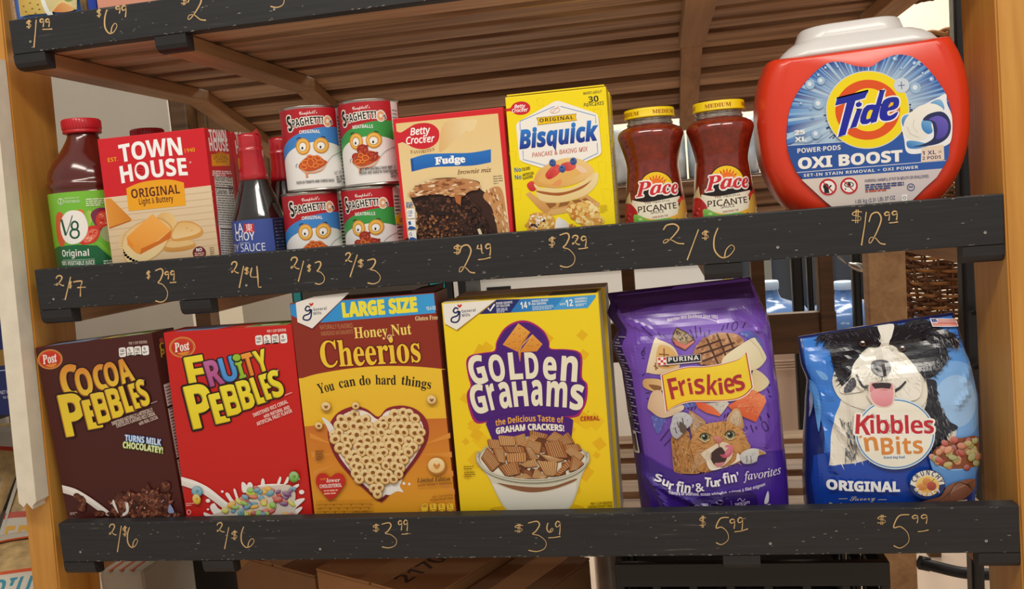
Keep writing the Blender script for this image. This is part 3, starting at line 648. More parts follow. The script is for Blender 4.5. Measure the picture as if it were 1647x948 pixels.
def side_bisq(B):
    B.puv([(.001,.001),(B.W-.001,.001),(B.W-.001,B.H-.001),(.001,B.H-.001)], '#f0d20e')
    B.puv([(.016,.02),(B.W-.006,.02),(B.W-.006,B.H-.03),(.016,B.H-.03)], '#efe9dc')
    s0 = B.s; B.h += EPS
    for i in range(26): z = .03+i*.005; B.puv([(.019,z),(B.W-.012-.008*((i*7)%3),z),(B.W-.012-.008*((i*7)%3),z+.0016),(.019,z+.0016)], '#77725f', step=False)
carton('pancake_mix_box', 'yellow pancake mix carton with a stack of pancakes, front one of two', 'baking mix box', BQ, .024, MIDZ, .046, YEL, YEL, art_bisq, group='yellow pancake mix cartons', side=side_bisq)
BQ2 = [(p[0]+.5, p[1]) for p in BQ]
def mkbisq2():
    a = at(821, 150, .0745); TL = at(822,150,.0745); 
    return carton('pancake_mix_box', 'second yellow pancake mix carton showing only its right edge behind the front one', 'baking mix box', [at(*p, .024)+Vector((.001,.0505,0)) for p in BQ], .0745, MIDZ, .046, YEL, YEL, lambda A: None, side=side_bisq, group='yellow pancake mix cartons')
mkbisq2()
# ============================================================ round things on the middle shelf
def pint(z, P):     # radius from a profile list of (r, z), rising
    for (r0, z0), (r1, z1) in zip(P, P[1:]):
        if z <= z1: return r0+(r1-r0)*max(0, (z-z0))/max(1e-9, z1-z0)
    return P[-1][0]
def putpart(name, geos, mats, root):
    return obj(name, geos, mats, root)
def copythings(root, loc, rz=0, label=None):
    r = root.copy(); COL.objects.link(r); r.location = loc; r.rotation_euler = (0,0,rz)
    if label: r['label'] = label
    for ch in [o for o in bpy.data.objects if o.parent == root]:
        c = ch.copy(); COL.objects.link(c); c.parent = r
        for g in [o for o in bpy.data.objects if o.parent == ch]:
            d = g.copy(); COL.objects.link(d); d.parent = c
    return r
M_capred = mat('red_cap_plastic', '#c4202c', .4, coat=.3)
# ---------------- vegetable juice bottles
JX, JY = -.775, .0745
prof = [(.046,-.0615),(.051,-.059),(.0525,-.055),(.0525,.074),(.0508,.0765),(.053,.079),(.0542,.083),(.053,.087),(.051,.089),(.0512,.093),(.049,.103),(.043,.115),(.033,.127),(.026,.138),(.0215,.146),(.0195,.151),(.0195,.1575)]
rt = thing('juice_bottle', 'dark red vegetable juice bottle with a green label, standing against the left post', 'juice bottle', (JX,JY,MIDZ), (0,0,0), 'vegetable juice bottles')
M_juice = mat('tomato_juice_bottle', '#5c1a14', .16, coat=.8, noise_amt=.12, noise_scale=9)
putpart('bottle', [lathe(prof, 64, cx=JX, cy=JY)], M_juice, rt)
capg = [lathe([(.0225,.154),(.0245,.1548),(.0245,.1578),(.0232,.1582),(.0245,.159),(.0245,.1722),(.0232,.1735)], 60, cx=JX, cy=JY)]
for k in range(40):
    a = 2*math.pi*k/40; capg.append(boxg(-.0006,.0006,-.0252,-.0244,.1605,.1715,0, M=Matrix.Translation((JX,JY,0)) @ Matrix.Rotation(a,4,'Z')))
putpart('cap', capg, M_capred, rt)
LB = Round(JX, JY, lambda z: .0526, .0526)
A = Art(LB, .0002); A.c(3, 200, 3.921); hw = .0526*2.0
A.puv([(-hw,-.058),(hw,-.058),(hw,.0735),(-hw,.0735)], '#5fb130', g=('#7cc23a', 90))
lw = [(u, .006+.0*u) for u in (-hw, hw)]
dk = [A.q(p) for p in ((330,770),(430,745),(520,760),(600,740),(720,860))]
A.puv([(-hw,-.058),(hw,-.058),(hw,-.030),tuple(A.q((700,850))),tuple(A.q((600,765))),tuple(A.q((480,760))),tuple(A.q((360,770))),(-hw,-.012)], '#12683a', g=('#0e5a30', -90))
A.L([(600,742),(660,790),(720,850)], 16, '#7cc23a')
A.S([(345,570),(380,560),(400,640),(395,760),(365,760),(345,680)], '#d2562c'); A.S([(475,545),(510,540),(520,570),(490,590)], '#e0752c')
A.S([(520,560),(560,545),(570,600),(540,650),(510,600)], '#6fae3a', g=('#b8d85a', 0)); A.S([(560,570),(600,530),(660,530),(700,560),(700,640),(640,680),(590,640)], '#7c2c4c')
A.E(640,600,48,58,'#cf3a2a',rot=10); A.E(640,595,30,40,'#e2664c'); A.blobs([(612,570),(670,565),(668,625),(618,632)], 16, 4, 9, ['#f0a080','#c93424'], 21)
A.S([(500,700),(540,650),(600,640),(620,680),(590,740),(520,760),(490,745)], '#d23424'); A.S([(520,710),(560,665),(600,665),(600,700),(560,740),(520,745)], '#e8745a'); A.blobs([(530,700),(590,670),(590,720),(535,740)], 14, 4, 10, ['#f4b090','#cf3a26'], 22)
A.S([(640,650),(700,640),(720,740),(660,740),(620,700)], '#8fae6a', g=('#d0d8b0', 0))
A.S([(378,600),(410,555),(460,543),(510,560),(540,620),(540,680),(500,740),(440,757),(395,730),(372,660)], '#f4f0ea')
A.L([(378,600),(405,700)], 13, '#14543a'); A.L([(405,704),(428,640),(446,575)], 6, '#14543a', sm=4)
A.ring(461,640,20,26,12,'#14543a'); A.ring(461,690,27,28,12,'#14543a')
A.T('Original', (386,835), (552,830), 38, '#f4f0ea', 'b'); A.L([(388,858),(585,850)], 2.5, '#cfe0c8'); A.T('100% VEGETABLE JUICE', (383,890), (587,884), 24, '#eef0e4', 'b')
A.ring(374,488,17,20,3,'#e8f4d8'); A.T('2', (366,500), (383,499), 24, '#f2f6e8', 'm'); A.T('SERVINGS OF', (397,474), (490,468), 10, '#e8f4d8', 'm'); A.T('VEGETABLES!', (397,498), (494,493), 16, '#f2f6e8', 'm'); A.micro((530,470),(650,465), 8, 4, 13, '#d8ecc0', 23); A.micro((640,860),(700,855), 8, 3, 14, '#bcd0b8', 24)
putpart('label', [A.geo(0)], [GLOSS], rt)
copythings(rt, (JX-.004, .235, MIDZ), .9, 'second vegetable juice bottle, only its red cap showing behind the cracker box')
# ---------------- soy sauce bottles
SX, SY = -.5225, .0585
M_soy = mat('soy_glass', '#140b08', .08, coat=1.0, spec=.8)
sp = [(.033,-.0615),(.0345,-.058),(.0345,.017),(.0335,.021),(.031,.028),(.0265,.042),(.022,.055),(.018,.068),(.0155,.085),(.0145,.105),(.0145,.112)]
rt = thing('soy_sauce_bottle', 'soy sauce bottle with red foil neck and blue label beside the cracker box', 'sauce bottle', (SX,SY,MIDZ), (0,0,0), 'soy sauce bottles')
putpart('bottle', [lathe(sp, 56, cx=SX, cy=SY)], M_soy, rt)
fo = [(pint(z, sp)+.0008, z) for z in (.068,.075,.085,.095,.1045)]+[(.0158,.1062),(.0158,.108),(.0152,.1085),(.0154,.112),(.0155,.124),(.0148,.1275),(.011,.129)]
tear = ([(SX+.008,SY-.012,.1275),(SX+.0165,SY-.006,.1275),(SX+.0155,SY-.009,.1335),(SX+.0165,SY-.004,.1275),(SX+.0085,SY-.0095,.1275)], [(0,1,2),(4,2,3)], 0, False, None)
putpart('foil_seal', [lathe(fo, 48, cx=SX, cy=SY), tear], mat('red_foil', '#b81f2a', .25, coat=.6, noise_amt=.1, noise_scale=60, bump=.5), rt)
A = Art(Round(SX, SY, lambda z: .0346, .0346), .0003); A.c(345, 180, 3.95)
A.puv([(-.0346*2.6,-.0575),(.0346*2.6,-.0575),(.0346*2.6,.0165),(-.0346*2.6,.0165)], '#2d3f86', g=('#4a5fae', 0))
A.puv([(.0335,-.057),(.06,-.057),(.06,.016),(.0335,.016)], '#1c1f3a'); 
for i in range(16): A.puv([(.036,-.055+i*.0044),(.05,-.055+i*.0044),(.05,-.0535+i*.0044),(.036,-.0535+i*.0044)], '#9aa2c8', step=False)
A.puv([(-.0346*1.9,-.0575),(-.043,-.0575),(-.043,.0165),(-.0346*1.9,.0165)], '#e6e6e8')
A.T('LA', (136,770), (186,766), 40, '#f2f2f6', 'm', off=.012); A.P([(188,712),(250,710),(254,765),(192,768)], '#c8242c'); A.T('東', (200,758), (244,756), 38, '#f6eeee', 'r')
A.T('CHOY', (138,820), (258,812), 40, '#f2f2f6', 'm', off=.012); A.T('all Purpose', (160,840), (224,836), 9, '#d8dcf0', 'i'); A.T('SOY SAUCE', (112,890), (325,880), 36, '#f2f2f6', 'm')
A.P([(145,902),(272,894),(274,914),(147,920)], '#b81f2c'); A.micro((160,904),(255,898), 8, 1, 10, '#f0c0c0', 31)
putpart('label', [A.geo(0)], [INK], rt)
copythings(rt, (-.5165, .137, MIDZ), .5, 'second soy sauce bottle standing behind the front one, next to the cans')
# ---------------- pasta cans
M_tin = mat('tin_metal', '#b9b6b0', .28, metal=1)
CR, CH, CY = .0385, .1073, .0655
def can(label, band, word, center_px, zb, meat, crop, shift):
    cx = at(*center_px, CY).x
    rt = thing('food_can', label, 'food can', (cx,CY,zb), (0,0,0), 'pasta cans')
    def ribs(z0): return [(CR-.002,z0),(CR+.0002,z0+.0006),(CR+.0004,z0+.0016),(CR-.0008,z0+.0028)]
    pr = ribs(zb)+[(CR-.0006,zb+.0034),(CR-.0006,zb+CH-.0034)]+[(r, 2*zb+CH-z) for r, z in ribs(zb)[::-1]]
    pr = [(r, z) for r, z in pr]
    putpart('can_body', [lathe(pr, 72, cx=cx, cy=CY, caps=False), lathe([(.0005,zb+.003),(CR-.0015,zb+.003)], 72, cx=cx, cy=CY, caps=False)], M_tin, rt)
    zt = zb+CH
    putpart('lid', [lathe([(CR-.0022,zt-.0005),(CR-.003,zt-.004),(CR-.006,zt-.0045),(CR-.0075,zt-.0035),(CR-.012,zt-.0042),(.0005,zt-.0042)], 72, cx=cx, cy=CY, caps=False)], M_tin, rt)
    A = Art(Round(cx, CY, lambda z: CR-.0004, CR), .00012); ox, oy, k = crop; A.c(ox, oy, k)
    X = lambda x: x+shift[0]; Y = lambda y: y+shift[1]
    def Q(*p): return [(X(a), Y(b)) for a, b in p]
    pi = math.pi*CR; z0, z1 = zb+.0036, zb+CH-.0036
    A.puv([(-pi,z0),(pi,z0),(pi,z1),(-pi,z1)], '#eceae8')
    def arcband(ztop, zbot, dip, uc, colr):
        n = 20; us = [-pi+2*pi*i/n for i in range(n+1)]; f = lambda u, zz: zz-dip*min(1.6, ((u-uc)/(.04))**2)
        us = [uc-.055+.11*i/24 for i in range(25)]
        A.puv([(u, f(u,ztop)) for u in us]+[(u, f(u,zbot)) for u in us[::-1]], colr)
    uc = A.q((X(410),Y(400)))[0]
    top = [(uc-.07,z1),(uc+.07,z1)]; us = [uc+.07-.14*i/24 for i in range(25)]
    A.puv(top+[(u, zb+.070-.009*((u-uc)/.04)**2) for u in us], '#c2202c', g=('#a81a26', 180))
    A.puv([(u, zb+.0795-.006*((u-uc-.02)/.04)**2) for u in us]+[(u, zb+.061-.009*((u-uc)/.04)**2) for u in us[::-1]], band)
    A.puv([(uc+.033,z0),(uc+.05,z0),(uc+.05,z1),(uc+.033,z1)], '#f0eeea'); A.s
    for i in range(20): A.puv([(uc+.0345,z0+.004+i*.0044),(uc+.047,z0+.004+i*.0044),(uc+.047,z0+.0062+i*.0044),(uc+.0345,z0+.0062+i*.0044)], '#8a8a86' if i % 5 else '#1c1c1c', step=False)
    A.T('Campbell’s', (X(245),Y(208)), (X(415),Y(192)), 34, '#f6efe8', 'sc', off=.006)
    A.T('S', (X(147),Y(366)), (X(186),Y(352)), 104, '#161414', 'b', out=[(.06,'#f4efe6')], off=.012); A.T('PAGHETTI', (X(186),Y(335)), (X(482),Y(286)), 74, '#161414', 'b', out=[(.07,'#f4efe6')], off=.006, h1=60, bow=6); A.T('S', (X(147),Y(366)), (X(186),Y(352)), 104, '#161414', 'b', off=.012)
    A.E(X(512),Y(268),42,58,'#f4efe6',rot=-8); A.E(X(512),Y(268),33,48,'#e2a06a',rot=-8); A.ring(X(512),Y(268),28,40,6,'#efc094',rot=-8); A.E(X(512),Y(266),14,20,'#f6ede2',rot=-8)
    A.T('s', (X(540),Y(300)), (X(560),Y(297)), 38, '#161414', 'b', out=[(.08,'#f4efe6')])
    A.T(word, (X(247),Y(390)), (X(445),Y(382)), 32, '#f4f4f0', 'b', bow=4)
    for ex, ey, rx, ry, dx in ((282,508,68,80,-8),(452,498,74,76,0)):
        A.E(X(ex),Y(ey),rx,ry,'#c97f28',rot=-6); A.E(X(ex-1),Y(ey-2),rx-6,ry-7,'#e6a63c'); A.ring(X(ex-1),Y(ey-2),rx-20,ry-22,9,'#f3c868'); A.E(X(ex-3),Y(ey+4),rx-32,ry-36,'#9c5a1c'); A.E(X(ex-3),Y(ey+4),rx-36,ry-40,'#f4f2ee'); A.E(X(ex-6+dx*0),Y(ey+16),9,14,'#161414')
    for q in ([(222,440),(240,426),(262,424)],[(455,415),(475,414),(492,424)]): A.L(Q(*q), 6, '#2a2220')
    A.L(Q((232,672),(216,690),(222,710)), 4, '#2a2220'); A.L(Q((505,665),(560,600),(640,560),(680,545)), 5, '#8c8884', sm=5); A.L(Q((505,665),(560,603),(640,564),(680,549)), 1.5, '#d8d8d6', sm=5)
    A.S(Q((245,705),(300,740),(380,748),(460,720),(508,660),(470,730),(400,760),(330,768),(332,800),(312,802),(305,765),(270,735)), '#d98050', g=('#e6c0a0', 90))
    blob = smoothpts(Q((240,700),(290,630),(350,600),(430,598),(470,630),(510,660),(450,710),(370,740),(290,735)), 4)
    A.P(blob, '#c4501e')
    if meat:
        for x, y, r in ((345,585,56),(280,655,42),(440,650,52)): A.E(X(x),Y(y),r,r*.9,'#a02c1c'); A.blobs([(X(x-r*.7),Y(y-r*.6)),(X(x+r*.7),Y(y-r*.6)),(X(x+r*.7),Y(y+r*.6)),(X(x-r*.7),Y(y+r*.6))], 14, 6, 14, ['#b8402a','#8c2416','#c65a3c'], 41)
    for x, y, rx, ry, a in ((300,660,26,20,0),(355,665,30,40,-20),(290,705,30,18,10),(420,620,30,20,30),(440,660,34,22,0),(400,690,26,18,-20),(350,610,26,16,10)) if not meat else ((330,640,22,20,0),(300,700,32,20,-10),(375,665,30,24,10),(345,700,24,14,0)):
        A.ring(X(x),Y(y),rx,ry,14,'#b84a14',rot=a,n=18); A.ring(X(x),Y(y),rx,ry,9,'#ef8a3c',rot=a,n=18)
    if meat:
        yb = Q((640-5,368),(735,395),(745,500),(660,500),(620,440)); A.E(X(678),Y(438),66,70,'#f2d61e'); A.T('9g', (X(655),Y(425)), (X(702),Y(420)), 40, '#a02c1c', 'b'); A.micro((X(640),Y(440)),(X(715),Y(436)), 12, 2, 20, '#8a5a10', 42)
        A.T('RICE WITH MEATBALLS MADE WITH', (X(345-20),Y(790)), (X(610),Y(768)), 24, '#3a3634', 'b'); A.T('CHICKEN, BEEF ADDED IN TOMATO SAUCE', (X(335-20),Y(825)), (X(635),Y(805)), 24, '#3a3634', 'b')
    else: A.T('PASTA IN TOMATO AND CHEESE SAUCE', (X(226),Y(868)), (X(575),Y(842)), 24, '#3a3634', 'b')
    A.T('NET WT.', (X(580),Y(778)), (X(645),Y(768)), 22, '#77736e', 'm'); A.micro((X(592),Y(790)),(X(645),Y(782)), 16, 3, 24, '#8a8680', 43)
    putpart('label', [A.geo(0)], [INK], rt)
    return rt
CF6 = (440, 150, 5.924)
zT = MIDZ+CH+.0003
o1 = can('upper can of the blue-banded pasta stack, lettered ORIGINAL', '#3f86cf', 'ORIGINAL', ((452+465)/2/1+46, 240), zT, False, CF6, (0,0))
o2 = can('upper can of the green-banded pasta stack, lettered MEATBALLS', '#3a9a48', 'MEATBALLS', (598, 235), zT, True, CF6, (552,-52)); o2.rotation_euler.z = -.17
copythings(o1, (at(506.5,370,CY).x, CY, MIDZ), 0.03, 'lower can of the blue-banded pasta stack, standing on the shelf behind the soy sauce price')
copythings(o2, (at(601.5,360,CY).x, CY, MIDZ), -0.19, 'lower can of the green-banded pasta stack, standing on the shelf next to the brownie box')
# ---------------- salsa jars
JARY = .066
def salsa(label):
    cx = at(1160.5, 260, JARY).x
    rt = thing('salsa_jar', label, 'salsa jar', (cx,JARY,MIDZ), (0,0,0), 'salsa jars')
    pf = [(.034,-.0615),(.0375,-.058),(.0385,-.05),(.0383,-.035),(.0373,-.02),(.0352,0),(.0332,.02),(.0316,.034),(.0312,.040),(.0322,.048),(.0352,.060),(.0382,.070),(.0398,.0755),(.0396,.079),(.0375,.083),(.033,.0862),(.029,.0878),(.027,.0893)]
    pf = smoothpts(pf, 3, False)
    putpart('jar', [lathe(pf, 72, cx=cx, cy=JARY)], mat('salsa_behind_glass', '#7c2412', .08, coat=1, noise_amt=.35, noise_scale=120), rt)
    gl = [(.0264,.0885),(.0268,.0895),(.0278,.0902),(.0278,.0918),(.0266,.0924),(.0266,.0945),(.0276,.095),(.0276,.0965),(.0266,.097)]
    putpart('glass_neck', [lathe(gl, 64, cx=cx, cy=JARY)], mat('clear_glass', '#efeae2', .04, trans=.85, ior=1.45), rt)
    lid = [(.0298,.0972),(.0306,.0975),(.0308,.0985),(.0302,.0995),(.0302,.1065),(.0296,.1082),(.0286,.1085)]
    A = Art(Round(cx, JARY, lambda z: .0303, .0303), .0002); A.c(990, 160, 4.5125)
    q0, q1 = A.q((650,90)), A.q((840,62)); wd = q1[0]-q0[0]
    for k in range(4):
        du = k*.0303*math.pi/2
        V0, F0 = textmesh('MEDIUM', 's', 0, 1); xs = [v[0] for v in V0]; x0, x1 = min(xs), max(xs)
        A.add([(q0[0]+du+(x-x0)/(x1-x0)*wd, .1005+y/.72*.0046) for x, y in V0], F0, [hexc('#a8521c')]*len(V0))
    putpart('lid', [lathe(lid, 72, cx=cx, cy=JARY), A.geo(1)], [mat('yellow_lid', '#f0cf14', .35, coat=.3), INK], rt)
    A = Art(Round(cx, JARY, lambda z: pint(z, pf), .0375, gv=.004), .0003); A.c(990, 160, 4.5125)
    A.puv([(-.052,-.059),(.048,-.059),(.048,-.012),(.03,-.004),(-.034,-.002),(-.052,-.012)], '#3a130e')
    A.S([(565,720),(600,640),(606,636),(614,690),(628,740),(600,760),(570,755)], '#dcc690')
    sun = [(808+128*math.cos(t), 600-125*math.sin(t)) for t in [math.pi*(i/30)*1.1-.15 for i in range(31)]]
    A.P(sun+[(690,640),(930,625)], '#1c0e0a'); A.P([(808+(x-808)*.95, 600+(y-600)*.95) for x, y in sun]+[(700,640),(920,625)], '#f4c81c')
    P = []
    for i in range(23):
        t = math.pi*(i/22); R = 100 if i % 2 else 66; P.append((808+R*math.cos(t), 598-R*math.sin(t)*1.02))
    A.P(P+[(700,620),(915,610)], '#d2481c'); A.E(810,598,66,72,'#e9641e',g=('#f6a23c', -90)); A.ring(810,598,66,72,3,'#f4c81c')
    A.P([(640,690),(700,600),(760,580),(960,600),(985,640),(990,690),(640,700)], '#160c0a')
    A.T('Pace', (655,668), (968,640), 92, '#cf2430', 'sbi', out=[(.07,'#f6f0ea')], off=.01, bow=6, sp=.95)
    A.P(smoothpts([(625,690),(720,705),(830,690),(975,658)], 5, False)+[(965,720),(975,760)]+smoothpts([(965,800),(880,825),(780,830),(700,812),(640,780),(620,760)],5,False), '#efe6cf')
    A.T('THE ORIGINAL', (720,719), (908,695), 14, '#3a2a20', 's', bow=-2); A.T('PICANTE', (670,782), (955,748), 40, '#3a2018', 'm', off=.018); A.T('SAUCE', (765,792), (865,779), 22, '#3a2018', 'm', off=.012)
    A.P(smoothpts([(705,815),(790,830),(890,818),(968,788)],5,False)+smoothpts([(965,820),(880,842),(760,848),(705,835)],5,False), '#efb02a'); A.T('MEDIUM', (778,826), (892,808), 16, '#a03818', 's')
    A.S([(565,740),(590,715),(630,730),(668,790),(640,860),(565,870)], '#b81e24'); A.S([(570,760),(600,730),(640,770),(630,850),(570,865)], '#d23034', g=('#a81820', 0)); A.blobs([(575,770),(620,780),(620,860),(572,860)], 14, 4, 10, ['#e0545a','#8c1018'], 51)
    A.S([(640,800),(680,800),(760,835),(900,820),(990,850),(900,860),(660,862),(640,840)], '#4c9a3a', g=('#8cc85a', 90)); A.E(690,830,16,8,'#b8e08a')
    A.S([(960,690),(985,660),(1015,640),(1022,690),(1000,720),(970,710)], '#c8382c'); A.S([(965,760),(985,690),(1010,695),(1035,760),(1040,830),(965,830)], '#c89030', g=('#e0b85a', 180)); A.P([(1012,785),(1034,780),(1036,822),(1014,824)], '#f2e6c0'); A.P([(1018,792),(1030,790),(1031,815),(1019,816)], '#5a4a20')
    putpart('label', [A.geo(0)], [GLOSS], rt)
    return rt
j2 = salsa('salsa jar nearer the red detergent tub, its yellow lid reading MEDIUM in the middle')
j1 = copythings(j2, (at(1050, 275, JARY).x, JARY, MIDZ), .02, 'salsa jar next to the yellow pancake mix, its lid lettering turned aside')
for c in [o for o in bpy.data.objects if o.parent == j1 and o.name.startswith('lid')]:
    c.rotation_euler = (0,0,.72)
# ---------------- detergent tub
TX, TZ, TA, TB = .2345, .0725, .1155, .128
def tubloop(y, ins, n=96, top=.151, bot=-.0605):
    out = []
    for i in range(n):
        a = 2*math.pi*i/n; c, s_ = math.cos(a), math.sin(a); k = (abs(c)**2.35+abs(s_)**2.35)**(-1/2.35)
        x, z = TX+(TA-ins)*c*k, TZ+(TB-ins)*s_*k; out.append((x, y, min(max(z, bot+ins*.4), top+(x-TX)*.028-ins*.3)))
    return out
Y0 = .026
rt = thing('detergent_tub', 'big round red detergent tub with white lid and a round blue label', 'detergent tub', (TX,Y0+.05,MIDZ))
M_tub = mat('orange_red_plastic', '#dc3a1e', .32, coat=.25)
loops = [tubloop(Y0+y, i) for y, i in ((0,.022),(.0015,.016),(.006,.009),(.013,.0035),(.022,.0008),(.032,0),(.068,0),(.078,.0008),(.087,.0035),(.094,.009),(.0985,.016),(.1,.022))]
putpart('tub', [loft(loops)], M_tub, rt)
def rr(x0, x1, y0, y1, z, r, n=8, tilt=.028):
    P = []
    for cx, cy, a in ((x1-r,y0+r,-90),(x1-r,y1-r,0),(x0+r,y1-r,90),(x0+r,y0+r,180)):
        for k in range(n+1): t = math.radians(a+90*k/n); x = cx+r*math.cos(t); P.append((x, cy+r*math.sin(t), z+(x-TX)*tilt))
    return P
ly0, ly1 = Y0+.004, Y0+.096
L = [rr(.1465,.3215,ly0,ly1,.1475,.03),rr(.1475,.3205,ly0,ly1,.1512,.03),rr(.153,.315,ly0+.003,ly1-.003,.158,.03),rr(.160,.307,ly0+.006,ly1-.006,.1635,.03),rr(.165,.299,ly0+.008,ly1-.008,.1665,.03),rr(.1685,.2885,ly0+.010,ly1-.010,.1675,.03),rr(.1695,.2875,ly0+.0105,ly1-.0105,.170,.03),rr(.1735,.284,ly0+.012,ly1-.012,.1805,.03),rr(.1755,.2815,ly0+.014,ly1-.014,.1825,.03),rr(.179,.278,ly0+.018,ly1-.018,.1832,.028)]
putpart('lid', [loft(L)], mat('pearl_white_plastic', '#d9d6d4', .3, coat=.3), rt)
A = Art(Plane((TX,Y0-.0001,TZ), (1,0,0), (0,0,1), (0,-1,0)), .0002)
F5 = (1240,80,5.147); G1 = (1220,230,4.844)
A.c(*F5)
toF = lambda x, y: ((G1[0]+x/G1[2]-F5[0])*F5[2], (G1[1]+y/G1[2]-F5[1])*F5[2])
outl = [(130,660),(150,520),(210,370),(330,220),(450,120),(560,100),(640,120),(720,140),(830,140),(900,95),(1010,48),(1110,45),(1220,90),(1330,200),(1430,340),(1480,480),(1500,620),(1490,740)]+[toF(*p) for p in ((1490,0),(1470,130),(1400,240),(1300,340),(1200,440),(1000,560),(650,560),(520,455),(380,330),(290,220),(235,80),(218,0))]
outl = smoothpts(outl, 4)
A.P(outl, '#2f62b0')
cx_, cy_ = 790, 500
def hit(a):
    d = 100
    while d < 1200 and inside(outl, cx_+d*math.cos(a), cy_+d*math.sin(a)): d += 6
    return d-6
r = random.Random(5); a = 0
while a < 2*math.pi:
    da = r.uniform(.012,.05); R0, R1 = hit(a), hit(a+da); f0 = r.uniform(.3,.55); c1 = r.choice(['#2456a8','#3c78c4','#5f98d4','#1d4694','#7fb0dc','#2f4f9c','#4a86cc','#a8c8e4','#3a4a96'])
    q = [(cx_+f0*R0*math.cos(a), cy_+f0*R0*math.sin(a)),(cx_+R0*math.cos(a), cy_+R0*math.sin(a)),(cx_+R1*math.cos(a+da), cy_+R1*math.sin(a+da)),(cx_+f0*R1*math.cos(a+da), cy_+f0*R1*math.sin(a+da))]
    uv = [A.q(p) for p in q]; A.add(uv, [(0,1,2),(0,2,3)], [hexc('#b8cfe2'),hexc(c1),hexc(c1),hexc('#b8cfe2')], step=True); a += da*.8
A.E(790,490,430,400,'#c2d4e2',n=40) if False else None
for x, y, s_ in ((320,290,40),(410,260,34),(390,210,14),(448,152,13),(548,142,12),(1020,78,22),(1182,115,20),(1075,156,13),(1225,128,8),(1250,198,13),(1322,246,22),(245,446,12),(325,488,10),(340,562,12),(1190,320,46),(370,700,40),(390,450,44)):
    A.E(x, y, s_, s_, '#9fbedc' if s_ > 30 else '#7fa8d8', n=16); A.E(x-s_*.1, y-s_*.1, s_*.45, s_*.45, '#dfe9f2', n=12)
low = [toF(*p) for p in ((218,26),(240,110),(290,230),(380,330),(520,455),(650,560),(1000,560),(1200,440),(1300,340),(1400,240),(1470,130),(1490,-70))]
A.P([toF(*p) for p in ((221,22),(700,-10),(1130,-60),(1200,-60),(1486,-60),(1474,110),(1462,135),(1385,262),(1290,345),(1200,440),(1000,560),(650,560),(520,455),(380,330),(290,222),(240,110))], '#27509c', g=('#2c5cae', 0))
A.L([toF(222,22), toF(700,-10)], 4, '#dfe6f0')
A.P([toF(*p) for p in ((330,285),(1425,200),(1380,270),(1290,350),(1190,450),(1000,565),(650,565),(520,460),(400,350))], '#dccfc2', g=('#cfc4c6', 0))
A.L([toF(297,232), toF(1450,137)], 5, '#e6e2e6'); 
E = A.E
E(795,500,345,322,'#d8dde2',rot=-8,n=64); E(795,500,338,315,'#f4dc14',rot=-8,n=64); E(795,500,268,248,'#e2541c',rot=-8,n=56); E(800,500,180,178,'#f6dd18',rot=-8,n=48)
LT = [[(540,410),(800,345),(772,404),(694,426),(612,706),(550,726),(622,442),(526,466)],[(704,502),(752,490),(702,640),(648,656)],smoothpts([(722,436),(745,446),(742,466),(718,478),(698,468),(700,446)],4),
 [(893,350),(938,335),(868,598),(822,612),(826,596),(790,618),(750,620),(732,600),(734,560),(760,490),(790,462),(830,456),(862,458)],
 smoothpts([(905,470),(930,420),(985,396),(1040,398),(1056,430),(1046,475),(1010,500),(960,512),(962,545),(990,545),(1044,515),(1030,556),(990,584),(930,592),(896,570),(893,520)],3)]
for P in LT: A.L(list(P)+[P[0],P[1]], 24, '#f4f2ee')
for P in LT: A.P(P, '#1a1fa8', g=('#1d2a9c', 90))
A.P([(796,520),(815,500),(838,502),(814,572),(786,580),(784,560)], '#f6dd18'); A.P([(968,468),(985,440),(1008,438),(1004,462),(966,482)], '#f6c018')
E(1075,298,64,62,'#cfdae4'); A.L([(1045,302),(1102,296)], 6, '#27448c'); A.L([(1072,268),(1076,330)], 6, '#27448c')
# liquid pod
A.S([(1066,600),(1085,545),(1150,520),(1290,440),(1380,395),(1440,370),(1450,450),(1490,560),(1485,740),(1430,800),(1230,860),(1120,850),(1095,740)], '#eef0f4')
A.S([(1075,585),(1100,545),(1160,545),(1130,620),(1090,640)], '#2c74c0', g=('#7fb4e0', 60)); A.S([(1310,450),(1370,415),(1410,430),(1425,500),(1350,500)], '#3c84cc', g=('#8fc0e6', 60)); A.S([(1120,760),(1200,760),(1300,790),(1220,820),(1130,815)], '#2c74c0', g=('#6fa8dc', 60))
A.S([(1090,640),(1120,560),(1220,470),(1340,450),(1420,500),(1330,520),(1250,570),(1240,640),(1290,700),(1260,745),(1180,755),(1110,720)], '#e9e6dc', g=('#f4f2ea', 60)); A.L([(1120,640),(1150,700),(1220,730)], 8, '#cfccc4', sm=5); A.L([(1180,580),(1170,640),(1210,690)], 7, '#d6d2ca', sm=5)
A.S([(1240,600),(1280,560),(1340,560),(1320,620),(1330,680),(1290,700),(1245,660)], '#2f7cc8', g=('#86bce6', 60))
A.S([(1250,585),(1300,535),(1400,515),(1460,560),(1482,640),(1460,720),(1390,775),(1280,800),(1170,805),(1250,785),(1330,740),(1340,680),(1320,600)], '#28305c'); A.S([(1300,580),(1370,550),(1440,580),(1460,650),(1430,720),(1360,740),(1370,670),(1350,600)], '#4a3fa0', g=('#6a5cc0', 60))
A.c(*G1)
A.T('25', F5 and (0,0), (1,0)) if False else None
A.rrect4((1262,38),(1435,14),(1440,132),(1258,152), '#e8d3bd', .12); A.T('1 XL =', (1268,98), (1420,84), 34, '#2a2f7c', 'b'); A.T('2 PODS', (1270,135), (1415,122), 28, '#2a2f7c', 'b')
A.T('OXI BOOST', (308,204), (1115,142), 88, '#f4f0ea', 'b', out=[(.015,'#f4f0ea')], off=.012)
